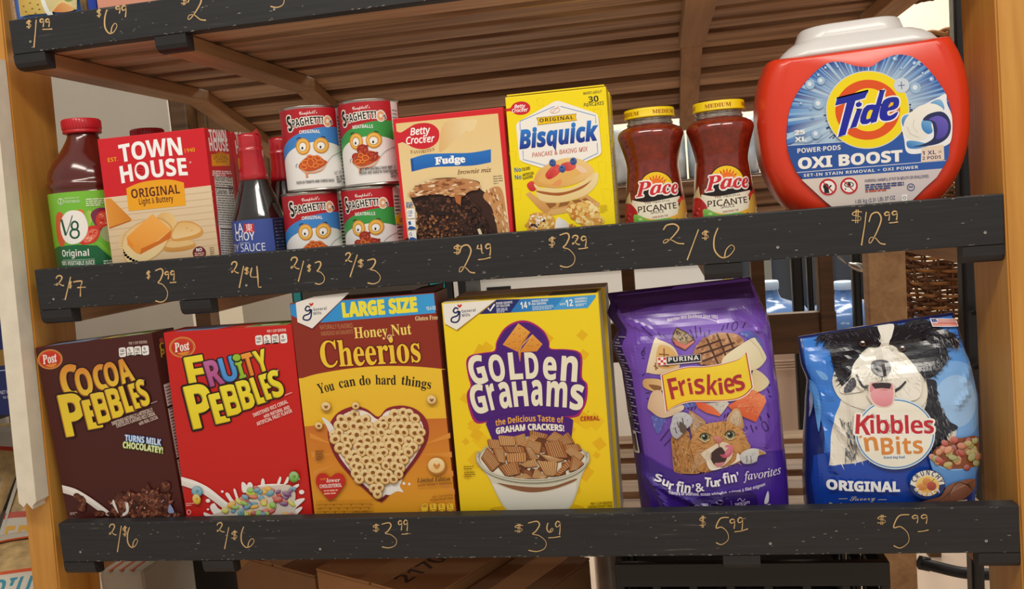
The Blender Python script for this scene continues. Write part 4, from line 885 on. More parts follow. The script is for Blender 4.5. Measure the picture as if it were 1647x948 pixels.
A.T('POWER·PODS', (300,82), (635,54), 38, '#f0eeea', 'b'); A.T('SET-IN STAIN REMOVAL + OXI POWER', (348,266), (1238,200), 24, '#f0eeea', 'b', sp=1.1)
for x, y in ((537,345),(700,335)):
    E(x,y,74,68,'#f2ece6'); A.ring(x,y,62,58,16,'#c0222c'); 
E(520,340,22,24,'#161616'); A.P([(505,360),(540,355),(548,392),(510,392)], '#161616'); A.L([(535,362),(562,330)], 12, '#161616'); A.ring(700,325,34,18,7,'#161616'); E(700,325,14,14,'#161616'); E(672,360,6,6,'#161616')
A.L([(495,302),(580,388)], 9, '#c0222c'); A.L([(656,294),(742,380)], 9, '#c0222c')
A.T('WARNING: HARMFUL IF PUT IN MOUTH OR SWALLOWED.', (822,308), (1322,270), 24, '#26336e', 'm', off=.004); A.micro((824,325),(1125,303), 11, 3, 17, '#3a457c', 61); A.micro((826,374),(1020,358), 12, 1, 14, '#c8543c', 62)
A.ring(1180,345,28,26,5,'#2a3f8c'); A.T('he', (1166,352), (1196,348), 20, '#2a3f8c', 'b'); A.T('1.05 kg (2.31 LB) 37 OZ', (752,472), (1058,440), 32, '#3a4670', 'm'); A.P([(1108,406),(1150,400),(1152,450),(1110,455)], '#f4f0ec'); A.ring(1130,428,10,10,4,'#333333')
A.c(*F5); A.T('25', (193,708), (277,700), 38, '#f2f0ec', 'b', out=[(.02,'#f2f0ec')]); A.T('XL', (195,764), (288,757), 38, '#f2f0ec', 'b', out=[(.02,'#f2f0ec')])
putpart('label', [A.geo(0)], [GLOSS], rt)
# ============================================================ bottom shelf: cereal cartons
BY = .008
K1=(50,530,6.32); K2=(260,510,6.32); K3=(80,680,6.117); K4=(290,680,6.117); B3=(440,440,4.309); B4=(460,620,4.309); H2=(480,490,6.319); B5=(700,440,4.309); B6=(700,620,4.309); H3=(720,680,5.882)
def chunk(A, ch, p0, p1, h, col, grad, dark, line, dx=-9, dy=9):
    A.T(ch, p0, p1, h, dark, 'b', out=[(.034, line)], off=.012)
    A.T(ch, (p0[0]+dx,p0[1]+dy), (p1[0]+dx,p1[1]+dy), h, dark, 'b', out=[(.034, line)], off=.012)
    A.T(ch, (p0[0]+dx,p0[1]+dy), (p1[0]+dx,p1[1]+dy), h, dark, 'b', off=.012)
    A.T(ch, (p0[0]+dx/2,p0[1]+dy/2), (p1[0]+dx/2,p1[1]+dy/2), h, dark, 'b', off=.012)
    A.T(ch, p0, p1, h, col, 'b', off=.012, grad=grad)
def post_logo(A, cx, cy, rx, ry):
    A.E(cx,cy,rx,ry,'#e7b35a',rot=-4,n=40); A.E(cx,cy,rx*.95,ry*.95,'#a8201c',rot=-4,n=40); A.E(cx,cy,rx*.9,ry*.9,'#e0a24a',rot=-4,n=40); A.E(cx,cy,rx*.86,ry*.86,'#b8241c',rot=-4,n=40,g=('#cf3a24',90))
    A.S([(cx-rx*.4,cy+ry*.62),(cx,cy+ry*.5),(cx+rx*.55,cy+ry*.4),(cx+rx*.35,cy+ry*.72),(cx,cy+ry*.8)], '#d98a34')
    A.T('Post', (cx-rx*.56,cy+ry*.5), (cx+rx*.62,cy+ry*.24), ry*.86, '#f6f0ea', 'sbi', off=.01)
def badges(A, pts, wd, ht, col='#f2f0ec', txt='#3a3634', dark=('#1c1614')):
    for i, (x, y) in enumerate(pts):
        A.rrect4((x,y),(x+wd,y-8),(x+wd+8,y+ht-8),(x+8,y+ht), col, .5)
        A.T('140' if i == 0 else ('5' if i == 1 else '190' if i == 2 else '9'), (x+(12 if i in (0,2) else 26),y+46), (x+wd-(10 if i in (0,2) else 26),y+42), 30, txt, 'b'); A.micro((x+14,y+56),(x+wd-8,y+52), 7, 2, 11, txt, i)
        if i in (1,2) and dark: A.S([(x+14,y+ht-2),(x+24,y+ht-16),(x+wd-12,y+ht-20),(x+wd+2,y+ht-9)], dark)
def art_cocoa(A):
    A.c(*K1); post_logo(A, 193, 305, 126, 101)
    badges(A, [(890,190),(970,183),(1046,177),(1124,170)], 70, 96); A.T('PER 1 CUP SERVING', (998,158), (1182,140), 26, '#c9b0a4', 'b')
    L_ = [('C',(345,705),(532,672),292),('O',(490,676),(652,648),240),('C',(668,616),(806,594),222),('O',(778,580),(912,558),212),('A',(932,552),(1062,508),212)]
    for ch, a, b, h in L_: chunk(A, ch, a, b, h, '#e8c43a', '#d98a34', '#b06a24', '#2a100c')
    for ch, a, b, h in [('P',(365,1085),(600,1050),375),('E',(590,1012),(738,985),262),('B',(692,952),(852,915),270),('B',(838,898),(966,868),262),('L',(975,842),(1088,813),240),('E',(1068,802),(1146,780),225),('S',(1140,777),(1228,752),236)]: chunk(A, ch, a, b, h, '#ecd02e', '#e6c83a', '#b9782a', '#2a100c')
    A.T('SWEETENED NATURALLY & ARTIFICIALLY', (835,975), (1250,828), 34, '#d9c4b8', 'b', sp=.9); A.T('CHOCOLATE FLAVORED RICE CEREAL', (880,1000), (1275,868), 34, '#d9c4b8', 'b', sp=.9); A.T('with REAL COCOA', (1110,975), (1300,905), 32, '#d9c4b8', 'b')
    A.L([(1225,752),(1290,728)], 7, '#b8a0a0'); A.L([(1130,522),(1160,512)], 8, '#b8a0a0')
    A.c(*K3)
    A.T('TURNS MILK', (748,178), (1100,225), 58, '#e8eef8', 'b', out=[(.06,'#4a86c8')], bow=4); A.T('CHOCOLATEY!', (728,245), (1118,302), 58, '#f0f0d8', 'b', out=[(.06,'#8fae2a')], bow=4)
    st = smoothpts([(128,612),(260,650),(400,730),(540,830),(640,912)], 6, False)+smoothpts([(580,915),(480,860),(360,775),(240,720),(140,690)], 6, False)
    A.P(st, '#d8cdc4', g=('#f4f0ea', 60)); A.L([(150,640),(330,715),(560,870)], 8, '#f6f2ee', sm=6)
    for x, y, rx, ry, a in ((280,730,44,36,50),(330,770,36,60,-20),(320,840,44,34,20),(500,890,60,30,0),(1150,625,46,50,0)): A.E(x,y,rx,ry,'#54291c',rot=a); A.blobs([(x-rx*.6,y-ry*.6),(x+rx*.6,y-ry*.6),(x+rx*.6,y+ry*.6),(x-rx*.6,y+ry*.6)], 14, 5, 14, ['#6e3a28','#8a5038','#4a2216'], int(x))
    spl = smoothpts([(600,915),(640,830),(600,780),(690,700),(760,690),(790,650),(800,690),(900,690),(950,640),(970,590),(1000,650),(1060,660),(1075,630),(1080,690),(1140,700),(1200,700),(1190,760),(1245,745),(1200,800),(1230,870),(1285,890),(1260,915)], 3)
    A.P(spl, '#5e3022'); A.blobs(spl, 330, 9, 30, ['#6a382a','#834c38','#4c2318','#9a6048','#5a2c20','#3c1a12','#74412f'], 71, .6); A.blobs(spl, 26, 4, 10, ['#c9a090','#e0c4b8'], 72, .5)
    A.S([(640,750),(655,780),(690,880),(670,860),(630,790)], '#e8e2dc'); A.S([(760,790),(785,785),(790,870),(740,915),(730,890),(765,860)], '#e8e2dc'); A.S([(1190,800),(1220,830),(1235,880),(1180,875)], '#8f9cc8')
    A.micro((215,878),(285,872), 8, 2, 14, '#b8a098', 73)
def side_pebble(base, tx, k, first):
    def f(B):
        B.puv([(.001,.001),(B.W-.001,.001),(B.W-.001,B.H-.001),(.001,B.H-.001)], base)
        W, H = B.W, B.H
        B.puv([(.006,.004),(W-.004,.004),(W-.004,H*.74),(.006,H*.74)], '#efece8'); r = random.Random(k); z = H*.72; B.h += EPS
        while z > .01:
            B.puv([(.008,z),(W-.012,z),(W-.012,z+.0016),(.008,z+.0016)], '#6a6662' if r.random() < .85 else '#111111', step=False); z -= .0042
        for zz in (.62,.36): B.puv([(.006,H*zz),(W-.004,H*zz),(W-.004,H*zz+.003),(.006,H*zz+.003)], '#141414')
        if tx: 
            B.c(*K1); B.T('C', (1310,215), (1355,210), 46, '#ecd02e', 'b'); B.T('P', (1322,285), (1362,280), 46, '#ecd02e', 'b'); B.E(1325,112,24,26,'#b8443c')
    return f
def top_pebble(a, b, c_):
    def f(B):
        W, H = B.W, B.H
        B.puv([(.012,.004),(.075,.004),(.088,H-.004),(.03,H-.004)], '#7f9cc4'); B.puv([(.092,.006),(.125,.006),(.13,H-.006),(.1,H-.006)], a)
        B.puv([(W-.066,.004),(W-.01,.004),(W-.01,H-.004),(W-.056,H-.004)], '#e8e4c8'); B.puv([(W-.064,.006),(W-.012,.006),(W-.012,H-.006),(W-.055,H-.006)], '#74983a')
        B.puv([(W-.05,.014),(W-.024,.014),(W-.024,.022),(W-.05,.022)], '#e6ecd0')
    return f
COCOA = [(55,560),(243,543),(296,827),(107,827)]; FRU = [(264.7,537),(469,521),(502,827),(297,828)]
carton('cereal_box', 'dark brown cereal carton with yellow stone lettering, tilted toward the left post', 'cereal box', COCOA, BY, BOTZ, .052, '#4a1a16', '#4a1a16', art_cocoa, roll=math.radians(3.3), side=side_pebble('#4f2019', True, 3, True), top=top_pebble('#c9a83a','',''), flap=False, group='stone-lettered cereal cartons')
def art_fruity(A):
    A.c(*K2); post_logo(A, 210, 308, 132, 104)
    badges(A, [(950,192),(1034,187),(1116,181),(1200,175)], 72, 96); A.T('PER 1 CUP SERVING', (1075,160), (1266,145), 26, '#f2d8d0', 'b')
    ln = '#1c0c0c'
    for ch, a, b, h, c1, c2, d in [('F',(292,714),(478,684),280,'#ecd428','#f2e23c','#a8901c'),('R',(500,706),(648,666),236,'#b2508e','#c06aa0','#74305c'),('U',(640,662),(788,626),222,'#4a90d8','#5aa4e4','#2c5c9c'),('T',(872,604),(978,577),212,'#e8862a','#f0a03c','#a4561c'),('Y',(985,562),(1108,530),200,'#ecd428','#f2e23c','#a8901c')]: chunk(A, ch, a, b, h, c1, c2, d, ln)
    chunk(A, 'I', (800,624), (866,606), 155, '#8fb832', '#a4cc3c', '#5c7c1c', ln); A.E(764,418,52,46,ln); A.E(764,415,43,37,'#5c7c1c'); A.E(767,411,40,34,'#98c236')
    for ch, a, b, h in [('P',(330,1132),(575,1085),395),('E',(560,1082),(702,1050),275),('B',(678,1002),(848,963),280),('B',(838,938),(968,905),266),('L',(985,882),(1092,850),250),('E',(1075,837),(1162,810),236),('S',(1150,817),(1264,784),246)]: chunk(A, ch, a, b, h, '#ecd428', '#f2e23c', '#a8901c', ln)
    A.c(*B2_); A.T('SWEETENED RICE CEREAL', (1260,95), (1430,25), 17, '#f4e0d8', 'b'); A.T('with NATURAL AND', (1312,100), (1440,52), 16, '#f4e0d8', 'b'); A.T('ARTIFICIAL FRUIT FLAVOR', (1278,138), (1452,70), 17, '#f4e0d8', 'b')
    A.c(*K2); A.L([(1258,795),(1330,765)], 7, '#f0c8c0'); A.L([(1165,550),(1195,538)], 8, '#f0c8c0')
    A.c(*K4)
    st = smoothpts([(15,530),(150,570),(290,640),(440,760),(560,850),(600,910)], 6, False)+smoothpts([(560,905),(440,850),(320,760),(200,680),(80,635),(20,615)], 6, False)
    A.P(st, '#dcd4cc', g=('#f6f2ee', 60)); A.L([(20,560),(160,600),(330,700),(540,860)], 9, '#f8f6f2', sm=6)
    W_ = '#f2eeea'
    for q in ([(450,700),(480,690),(530,760),(600,800),(560,840),(500,780)],[(530,665),(550,655),(580,740),(620,790),(580,800)],[(610,590),(640,590),(680,640),(720,640),(690,680),(620,680)],[(670,595),(700,585),(720,620),(700,660),(660,650)],[(805,560),(825,548),(838,590),(830,640),(800,630)],[(960,590),(985,530),(1000,545),(985,600),(960,620)],[(1035,580),(1060,530),(1075,545),(1060,590),(1020,610)],[(1100,640),(1165,600),(1172,620),(1130,660),(1110,720)],[(1130,770),(1215,740),(1225,760),(1150,830),(1100,880)],[(1080,890),(1190,825),(1200,850),(1130,915)],[(300,830),(340,790),(380,840),(440,870),(500,915),(360,915)],[(240,880),(300,900),(330,915),(250,915)],[(760,620),(900,600),(1050,610),(1000,660),(820,670)]): A.S(q, W_)
    for x, y, s_ in ((420,675,14),(280,765,22),(1200,680,26),(1165,550,16),(280,850,12)): A.E(x,y,s_,s_*.85,W_)
    pl = smoothpts([(520,790),(640,720),(720,640),(900,620),(1080,610),(1140,700),(1120,820),(1090,915),(340,915),(420,870)], 3)
    A.P(pl, '#d8ccc0'); r = random.Random(9); pal = ['#c23a2c','#e8b030','#6fae3a','#7a3a78','#e27a3c','#5f9ab0','#d8d04a','#b84a3c','#8fc04a','#d86a4a']
    n = 0
    while n < 62:
        x, y = r.uniform(380,1140), r.uniform(620,905)
        if not inside(pl, x, y): continue
        c_ = r.choice(pal); a = r.uniform(-40,40); rx, ry = r.uniform(28,50), r.uniform(18,32); A.E(x,y,rx,ry,shade(c_,.7),rot=a,n=14); A.E(x-2,y-4,rx*.88,ry*.82,c_,rot=a,n=14,g=(mixc(c_,'#ffffff',.25),90)); A.E(x-4,y-5,rx*.4,ry*.3,mixc(c_,'#ffffff',.2),rot=a,n=9); n += 1
    for x, y, rx, ry, c_, a in ((1130,525,50,54,'#6fb040',0),(180,668,56,50,'#6aa4b8',20),(175,745,40,52,'#dcb82c',-15),(610,875,32,40,'#5f9aa8',0)): A.E(x,y,rx,ry,shade(c_,.75),rot=a); A.E(x-3,y-5,rx*.85,ry*.82,c_,rot=a,g=(mixc(c_,'#ffffff',.3),90)); A.E(x+4,y,rx*.3,ry*.3,shade(c_,.8),rot=a,n=10)
    A.micro((72,785),(150,780), 8, 2, 18, '#f0b8b0', 81); A.ring(100,872,18,22,5,'#f4d8d4')
B2_ = (0,640,3.079)
carton('cereal_box', 'bright red cereal carton with rainbow and yellow stone lettering', 'cereal box', FRU, BY, BOTZ, .052, '#c9201c', '#c9201c', art_fruity, side=side_pebble('#cc2420', False, 5, False), top=top_pebble('#d84a34','',''), flap=False, group='stone-lettered cereal cartons')
def gm_logo(A, pts, gx, gy, s_):
    A.P(pts, '#efebe4')
    A.L([(gx+28*s_,gy-40*s_),(gx+8*s_,gy-48*s_),(gx-6*s_,gy-26*s_),(gx+10*s_,gy-14*s_),(gx+30*s_,gy-26*s_),(gx+22*s_,gy+4*s_),(gx-14*s_,gy+20*s_),(gx-18*s_,gy+44*s_),(gx+14*s_,gy+50*s_),(gx+34*s_,gy+28*s_),(gx+38*s_,gy-26*s_)], 11*s_, '#1c2a5e', sm=5)
    A.S([(gx+36*s_,gy-48*s_),(gx+22*s_,gy-62*s_),(gx+26*s_,gy-72*s_),(gx+36*s_,gy-66*s_),(gx+46*s_,gy-74*s_),(gx+52*s_,gy-64*s_)], '#c8342c')
    A.T('General', (gx+52*s_,gy-14*s_), (gx+146*s_,gy-24*s_), 20*s_, '#2c3456', 'b', sp=1.1); A.T('Mills', (gx+54*s_,gy+14*s_), (gx+108*s_,gy+8*s_), 20*s_, '#2c3456', 'b', sp=1.1)
def loopO(A, x, y, r_, a, seed=0, heart=False, c=('#a06a2c','#dcb878','#f0d8a4','#8a5420')):
    A.E(x,y,r_,r_*.92,c[0],rot=a,n=18); A.E(x-r_*.05,y-r_*.08,r_*.9,r_*.82,c[1],rot=a,n=18,g=(c[2],90))
    if heart: A.S([(x,y+r_*.36),(x-r_*.36,y-r_*.02),(x-r_*.26,y-r_*.3),(x,y-r_*.12),(x+r_*.26,y-r_*.3),(x+r_*.36,y-r_*.02)], c[3])
    else: A.E(x,y,r_*.4,r_*.34,c[3],rot=a,n=12); 
def art_cheer(A):
    A.c(*H2); W, H = A.W, A.H
    A.puv([(.0008,H*.5),(W-.0008,H*.5),(W-.0008,H-.0008),(.0008,H-.0008)], '#8e2e1e')
    ye = [(40,750)]+smoothpts([(40,750),(200,705),(500,655),(800,628),(1100,628),(1300,640),(1500,660)],5,False)
    q = [A.q(p) for p in ye[1:]]; A.puv([(.0008,.0008)]+[(.0008,q[0].y)]+[tuple(v) for v in q]+[(W-.0008,q[-1].y),(W-.0008,.0008)], '#e6a21c', g=('#efc534', 90))
    A.c(*B3)
    bl = [A.q(p) for p in ((340,340),(1160,272))]; A.puv([(.0008,bl[0].y+.012),(bl[0].x-.02,bl[0].y),tuple(bl[0]),(W-.0008,bl[1].y),(W-.0008,H-.0012),(.0008,H-.0012)], '#2f8fd4', g=('#3aa0e0', 0))
    A.T('LARGE SIZE', (484,302), (996,262), 92, '#f2e63c', 'b', out=[(.03,'#f2e63c')], off=.012); A.T('15.4 OZ', (1060,256), (1126,250), 24, '#e8f0f4', 'b')
    A.P([(158,207),(290,170),(525,130),(500,160),(272,392),(168,345)], '#5a1c14'); gm_logo(A, [(154,203),(280,162),(525,132),(268,382),(166,338)], 226, 275, .98)
    A.c(*H2)
    A.T('NATURALLY FLAVORED', (222,255), (552,238), 44, '#c98a5c', 'm'); A.T('SABORIZADO NATURALMENTE', (232,318), (558,296), 40, '#c98a5c', 'm'); A.T('Gluten Free', (1190,165), (1418,152), 46, '#f2d8a0', 's')
    A.T('Honey Nut', (572,345), (1152,302), 112, '#f4dc6c', 's'); A.T('Cheerios', (236,640), (1248,580), 270, '#f2c838', 's', out=[(.03,'#6a1c10')], off=.006); A.ring(928,333,22,22,10,'#e6b8a0')
    yt = [('You',212,908,160,-14),('can',420,850,165,-9),('do',625,822,112,-4),('hard',785,812,208,1),('things',1045,812,300,9)]
    for t, x, y, wd, a in yt: A.T(t, (x,y), (x+wd,y+wd*math.tan(math.radians(a))), 100, '#1c1812', 's')
    A.c(*B4)
    orr = [A.q(p) for p in ((150,285),(400,250),(1140,228))]; A.puv([(.0008,orr[0].y-.0)]+[tuple(orr[0]),tuple(orr[1]),tuple(orr[2]),(W-.0008,orr[2].y),(W-.0008,.02),(W*.5,.012),(.0008,.03)], '#e8a424', g=('#c8702a', 90))
    for i in range(30):
        a = math.radians(i*12); x, y = 640, 480; r0, r1 = 300, 640
        p = [(x+r0*math.cos(a), y+r0*math.sin(a)),(x+r1*math.cos(a-.03), y+r1*math.sin(a-.03)),(x+r1*math.cos(a+.03), y+r1*math.sin(a+.03))]
        p = [(min(max(u, 135+max(v,275)*.09), 1112+max(v,275)*.078), max(v, 275)) for u, v in p]
        if max(v for u, v in p) < 790 : A.P(p, '#dc9038')
    ht = smoothpts([(640,218),(700,160),(800,140),(900,165),(975,240),(990,350),(940,470),(830,620),(690,790),(640,798),(560,735),(430,610),(340,490),(295,370),(298,280),(360,190),(470,145),(560,165)], 4)
    A.P([(x, y+8) for x, y in ht], '#b8651c'); A.P(ht, '#6e1820', g=('#8c2430', 90))
    hi = [(640+(x-640)*.9, 455+(y-455)*.92) for x, y in ht]; A.P(hi, '#efe6d8')
    A.S([(250,228),(280,235),(330,290),(340,370),(320,390),(290,300)], '#e6e2dc')
    A.S([(640,740),(740,690),(805,650),(790,700),(815,740),(770,735),(720,760),(680,752)], '#f0ece6'); A.E(818,680,10,10,'#f0ece6'); A.E(855,685,9,9,'#f0ece6')
    r = random.Random(4); pts = []
    for row in range(13):
        for col in range(13):
            x = 300+col*56+(28 if row % 2 else 0)+r.uniform(-12,12); y = 195+row*46+r.uniform(-10,10)
            if inside(hi, x, y+14) and inside(hi, x, y-16) and inside(hi, x+12, y): pts.append((x, y))
    for i, (x, y) in enumerate(pts): loopO(A, x, y, r.uniform(35,42), r.uniform(-60,60), heart=(i % 7 == 3))
    for x, y, r_, h in ((285,145,36,True),(490,140,28,False),(235,278,28,False),(1015,98,36,True)): loopO(A, x, y, r_, 10, heart=h)
    loopO(A, 1050, 555, 64, 0, heart=True, c=('#b87a34','#e6c078','#f4deac','#d08a3c'))
    A.S([(316,788),(230,700),(214,650),(235,610),(280,606),(315,632),(350,606),(395,610),(418,650),(402,700)], '#c0281e')
    A.T('lower', (290,668), (384,664), 30, '#f6ece4', 'sbi'); A.T('CAN HELP', (246,652), (286,648), 10, '#f2a03c', 'b'); A.T('CHOLESTEROL', (243,708), (395,698), 24, '#f6ece4', 'b'); A.micro((270,722),(365,716), 9, 2, 20, '#f0b8a0', 91)
    A.T('Limited Edition', (915,668), (1145,655), 30, '#2a1c14', 'sbi'); A.T('with HEART SHAPES', (920,698), (1155,682), 16, '#8a4a1c', 'b', sp=1.1)
    A.micro((218,800),(600,794), 14, 4, 24, '#c98a24', 92); A.micro((210,450),(265,446), 7, 6, 12, '#7a4a1c', 93)
    A.T('PER 1 CUP SERVING', (1022,778), (1162,762), 15, '#9a5a14', 'b'); A.T('PER RACIÓN DE 1 TAZA', (1005,798), (1166,784), 14, '#9a5a14', 'b')
    for i, x in enumerate((938,998,1058,1116)):
        A.rrect4((x,812),(x+50,808),(x+54,868),(x+4,872), '#c98a24', .5); A.rrect4((x+3,815),(x+48,811),(x+51,865),(x+6,869), '#f0c436', .5); A.T('140' if i == 0 else '2', (x+(8 if i == 0 else 18),842), (x+(44 if i == 0 else 32),839), 22, '#a85c10', 'b')
        if i: A.E(x+28,862,20,8,'#b8541c'); A.E(x+28,862,15,5,'#f0c436')
CHE = [(476,488),(707,470),(738.4,824),(506.4,826.5)]
def side_gen(base, seed):
    def f(B): B.puv([(.001,.001),(B.W-.001,.001),(B.W-.001,B.H-.001),(.001,B.H-.001)], base)
    return f
def top_cheer(B):
    B.puv([(.002,.002),(B.W-.002,.002),(B.W-.002,B.H-.002),(.002,B.H-.002)], '#3a1410')
    B.puv([(.002,.002),(.05,.002),(.04,B.H*.5),(.002,B.H*.6)], '#e8e4dc'); B.puv([(.06,.012),(.13,.012),(.13,.022),(.06,.022)], '#7a3a24')
rt, M, W, H = carton('cereal_box', 'large brown and gold cereal carton with a heart-shaped bowl of rings', 'cereal box', CHE, BY, BOTZ, .062, '#8e2e1e', '#7a2a1c', art_cheer, roll=math.radians(.55), side=side_gen('#7a2a1c', 1), top=top_cheer, flap=False)
# loose curled corner of its lid
obj('top_flap', [loft([[M @ Vector(p) for p in ((W-.03,.004,H+.0008),(W-.001,.004,H+.0008),(W-.001,.05,H+.0008),(W-.03,.05,H+.0008))],[M @ Vector(p) for p in ((W-.028,.005,H+.0045),(W+.0005,.006,H+.0075),(W+.0005,.048,H+.0075),(W-.028,.05,H+.0045))]], 0, False)], mat('carton_flap_brown', '#4a1c16', .6), rt)
def art_gg(A):
    A.c(*B5); W, H = A.W, A.H
    A.puv([(.0008,.0008),(W-.0008,.0008),(W-.0008,H-.0008),(.0008,H-.0008)], '#f0c818', g=('#f4d820', 90))
    r = random.Random(12)
    for i in range(64):
        u, v, s_ = r.uniform(.006,W-.01), r.uniform(.01,H-.045), r.choice([.003,.005,.007,.009,.012]); a = r.uniform(-.25,.25); P = [(u+s_*math.cos(a+k*math.pi/2), v+s_*math.sin(a+k*math.pi/2)) for k in range(4)]
        if min(p[0] for p in P) > .002 and max(p[0] for p in P) < W-.002: A.puv(P, r.choice(['#eabb14','#e8b612','#edc218']), step=(i % 8 == 0))
    bl = [A.q(p) for p in ((300,283),(520,272),(800,255),(1058,240),(1112,168))]
    A.P([(300,283),(425,182),(588,178),(520,272)], '#232a6c'); A.P([(520,272),(588,178),(890,165),(812,254)], '#2b78c0', g=('#2f8ad0',0)); A.P([(812,254),(890,165),(1114,148),(1112,166),(1056,240)], '#48a0dc')
    A.L([(366,240),(380,260),(412,214)], 11, '#f4f2f0'); A.T('GOOD SOURCE', (422,216), (535,206), 15, '#f0f0f4', 'b'); A.T('OF CALCIUM', (424,236), (516,227), 15, '#f0f0f4', 'b'); A.micro((424,244),(500,238), 7, 3, 11, '#c0c8e0', 95)
    A.T('14', (594,246), (640,240), 46, '#f4f4f4', 'b', off=.01); A.T('g', (646,214), (660,213), 20, '#f4f4f4', 'b'); A.T('WHOLE GRAIN', (670,202), (782,192), 16, '#f0f4f8', 'b'); A.T('PER SERVING', (670,222), (770,213), 15, '#f0f4f8', 'b'); A.micro((672,230),(820,218), 6, 3, 10, '#bcd8ec', 96)
    A.T('WITH', (864,222), (904,218), 14, '#f0f6fa', 'b'); A.T('12', (906,230), (956,225), 46, '#f4f4f4', 'b', off=.01); A.T('VITAMINS &', (968,186), (1055,176), 14, '#f0f6fa', 'b'); A.T('MINERALS', (970,204), (1050,196), 14, '#f0f6fa', 'b'); A.micro((972,212),(1045,206), 6, 2, 10, '#d0e8f4', 97)
    A.P([(56,218),(410,184),(420,190),(155,402),(72,358)], '#b08a10'); gm_logo(A, [(52,213),(420,184),(148,392),(68,348)], 132, 288, 1.02)
    # badge
    mag, pur = '#a81c6c', '#4a1a78'
    bd = smoothpts([(215,620),(240,570),(330,550),(410,535),(425,470),(480,380),(570,330),(660,335),(750,395),(790,470),(800,520),(900,525),(990,540),(1020,590),(1018,720),(1055,770),(1050,880),(1020,950),(960,1000),(700,1000),(420,1020),(290,1040),(240,960),(218,840),(245,780),(230,720)], 4)
    A.c(*B5); A.P(bd, mag); A.P([(635+(x-635)*.965, 690+(y-690)*.962) for x, y in bd], pur)
    A.P([(576,346),(660,408),(575,545),(468,494)], '#d98a2c', g=('#ecaa48', 90)); A.P([(676,424),(744,490),(705,540),(580,548)], '#d98a2c', g=('#e8a444', 90)); A.L([(660,408),(612,470),(575,545)], 6, '#a85c18'); A.L([(676,424),(600,500),(580,545)], 5, '#f2c878')
    for x, y in ((582,380),(620,410),(546,418),(584,430),(545,470),(584,468),(508,485),(548,515),(672,458),(668,500),(710,490),(645,495)): A.E(x,y,8,7,'#b86c1c'); A.E(x-1,y-2,5,4,'#f0bc68')
    A.P([(575,545),(595,545),(590,610),(586,610)], '#d98a2c'); 
    cr = '#f0ead0'
    for ch, x0, y0, x1, y1, h in [('G',262,775,372,748,188),('O',388,752,495,738,178),('L',520,734,612,728,182),('D',630,728,722,724,178),('e',748,732,842,734,150),('n',868,738,982,748,166)]:
        A.T(ch, (x0,y0), (x1,y1), h*(1.32 if ch in 'en' else 1), cr, 'b', off=.016)
    for ch, x0, y0, x1, y1, h in [('G',268,975,372,955,190),('r',388,945,440,935,165),('a',455,932,535,922,165),('H',548,922,650,915,170),('a',668,912,745,912,165),('m',770,915,912,925,165),('s',930,935,1022,945,165)]:
        A.T(ch, (x0,y0), (x1,y1), h*(1.34 if ch in 'rams' else 1), cr, 'b', off=.016)
    A.c(*B6)
    A.P(smoothpts([(352,270),(380,235),(520,200),(660,192),(800,200),(940,230),(956,255)],5,False)+[(940,400),(405,400)], '#4a1a78')
    A.T('the Delicious Taste of', (420,282), (892,262), 42, '#f0b040', 'b', bow=22, off=.004); A.T('GRAHAM CRACKERS!', (424,338), (895,318), 42, '#f2eedc', 'b', bow=18, off=.012, out=[(.02,'#f2eedc')]); A.T('CEREAL', (1008,246), (1140,240), 30, '#b83c1c', 'b', off=.012); A.T('TM', (1054,186), (1066,184), 6, '#7a2a4c', 'b')
    A.c(*H3)
    # glass bowl
    A.S([(480,830),(500,790),(1180,770),(1230,835)], '#d8ae12')
    A.P(smoothpts([(285,290),(300,400),(390,520),(450,650),(520,780),(580,838)],5,False)+smoothpts([(1120,838),(1180,770),(1230,640),(1270,500),(1330,380),(1332,280)],5,False), '#c9c4a8', g=('#d8d4c4', 90))
    A.P(smoothpts([(420,570),(500,600),(620,640),(780,660),(950,650),(1100,610),(1220,560)],4,False)+smoothpts([(1215,640),(1160,770),(1110,830)],4,False)+[(590,836)]+smoothpts([(530,770),(470,660)],4,False), '#cfcabc', g=('#e4e0d6', 90))
    A.S([(470,570),(600,590),(800,610),(1000,600),(1210,530),(1190,560),(1000,630),(800,660),(620,630)], '#8a5a3c')
    A.E(808,345,525,215,'#b8b49c',n=48); A.E(808,342,500,195,'#e4decc',n=48)
    pc = [(380,155,520,165,540,250,400,240),(480,120,640,130,640,215,500,215),(630,130,730,100,750,190,660,220),(780,70,950,110,930,150,780,125),(930,160,1010,80,1090,120,1010,190),(1010,180,1140,85,1200,190,1080,210),(320,330,380,230,510,380,420,460),(430,240,540,250,550,380,480,370),(525,220,720,225,730,280,560,280),(680,210,800,110,860,140,760,230),(740,235,770,155,890,190,870,300),(560,290,740,280,745,370,570,375),(730,225,790,230,875,345,780,345),(915,190,1070,160,1140,330,960,325),(1090,205,1240,200,1270,260,1120,270),(1110,270,1160,225,1295,300,1240,370),(870,295,960,310,1110,350,980,380),(485,410,660,360,690,480,560,505),(690,390,830,335,850,410,740,420),(850,360,1040,370,1020,500,930,495),(1010,490,1150,340,1180,390,1060,500),(1180,300,1290,380,1230,440,1150,460),(800,520,830,430,950,510,900,530),(610,515,740,475,800,520,700,530)]
    r = random.Random(3)
    A.blobs([(320,330),(400,200),(800,100),(1200,190),(1290,320),(1150,480),(800,530),(480,490)], 60, 25, 50, ['#7a4a2c','#8a5634','#6a3c24'], 98)
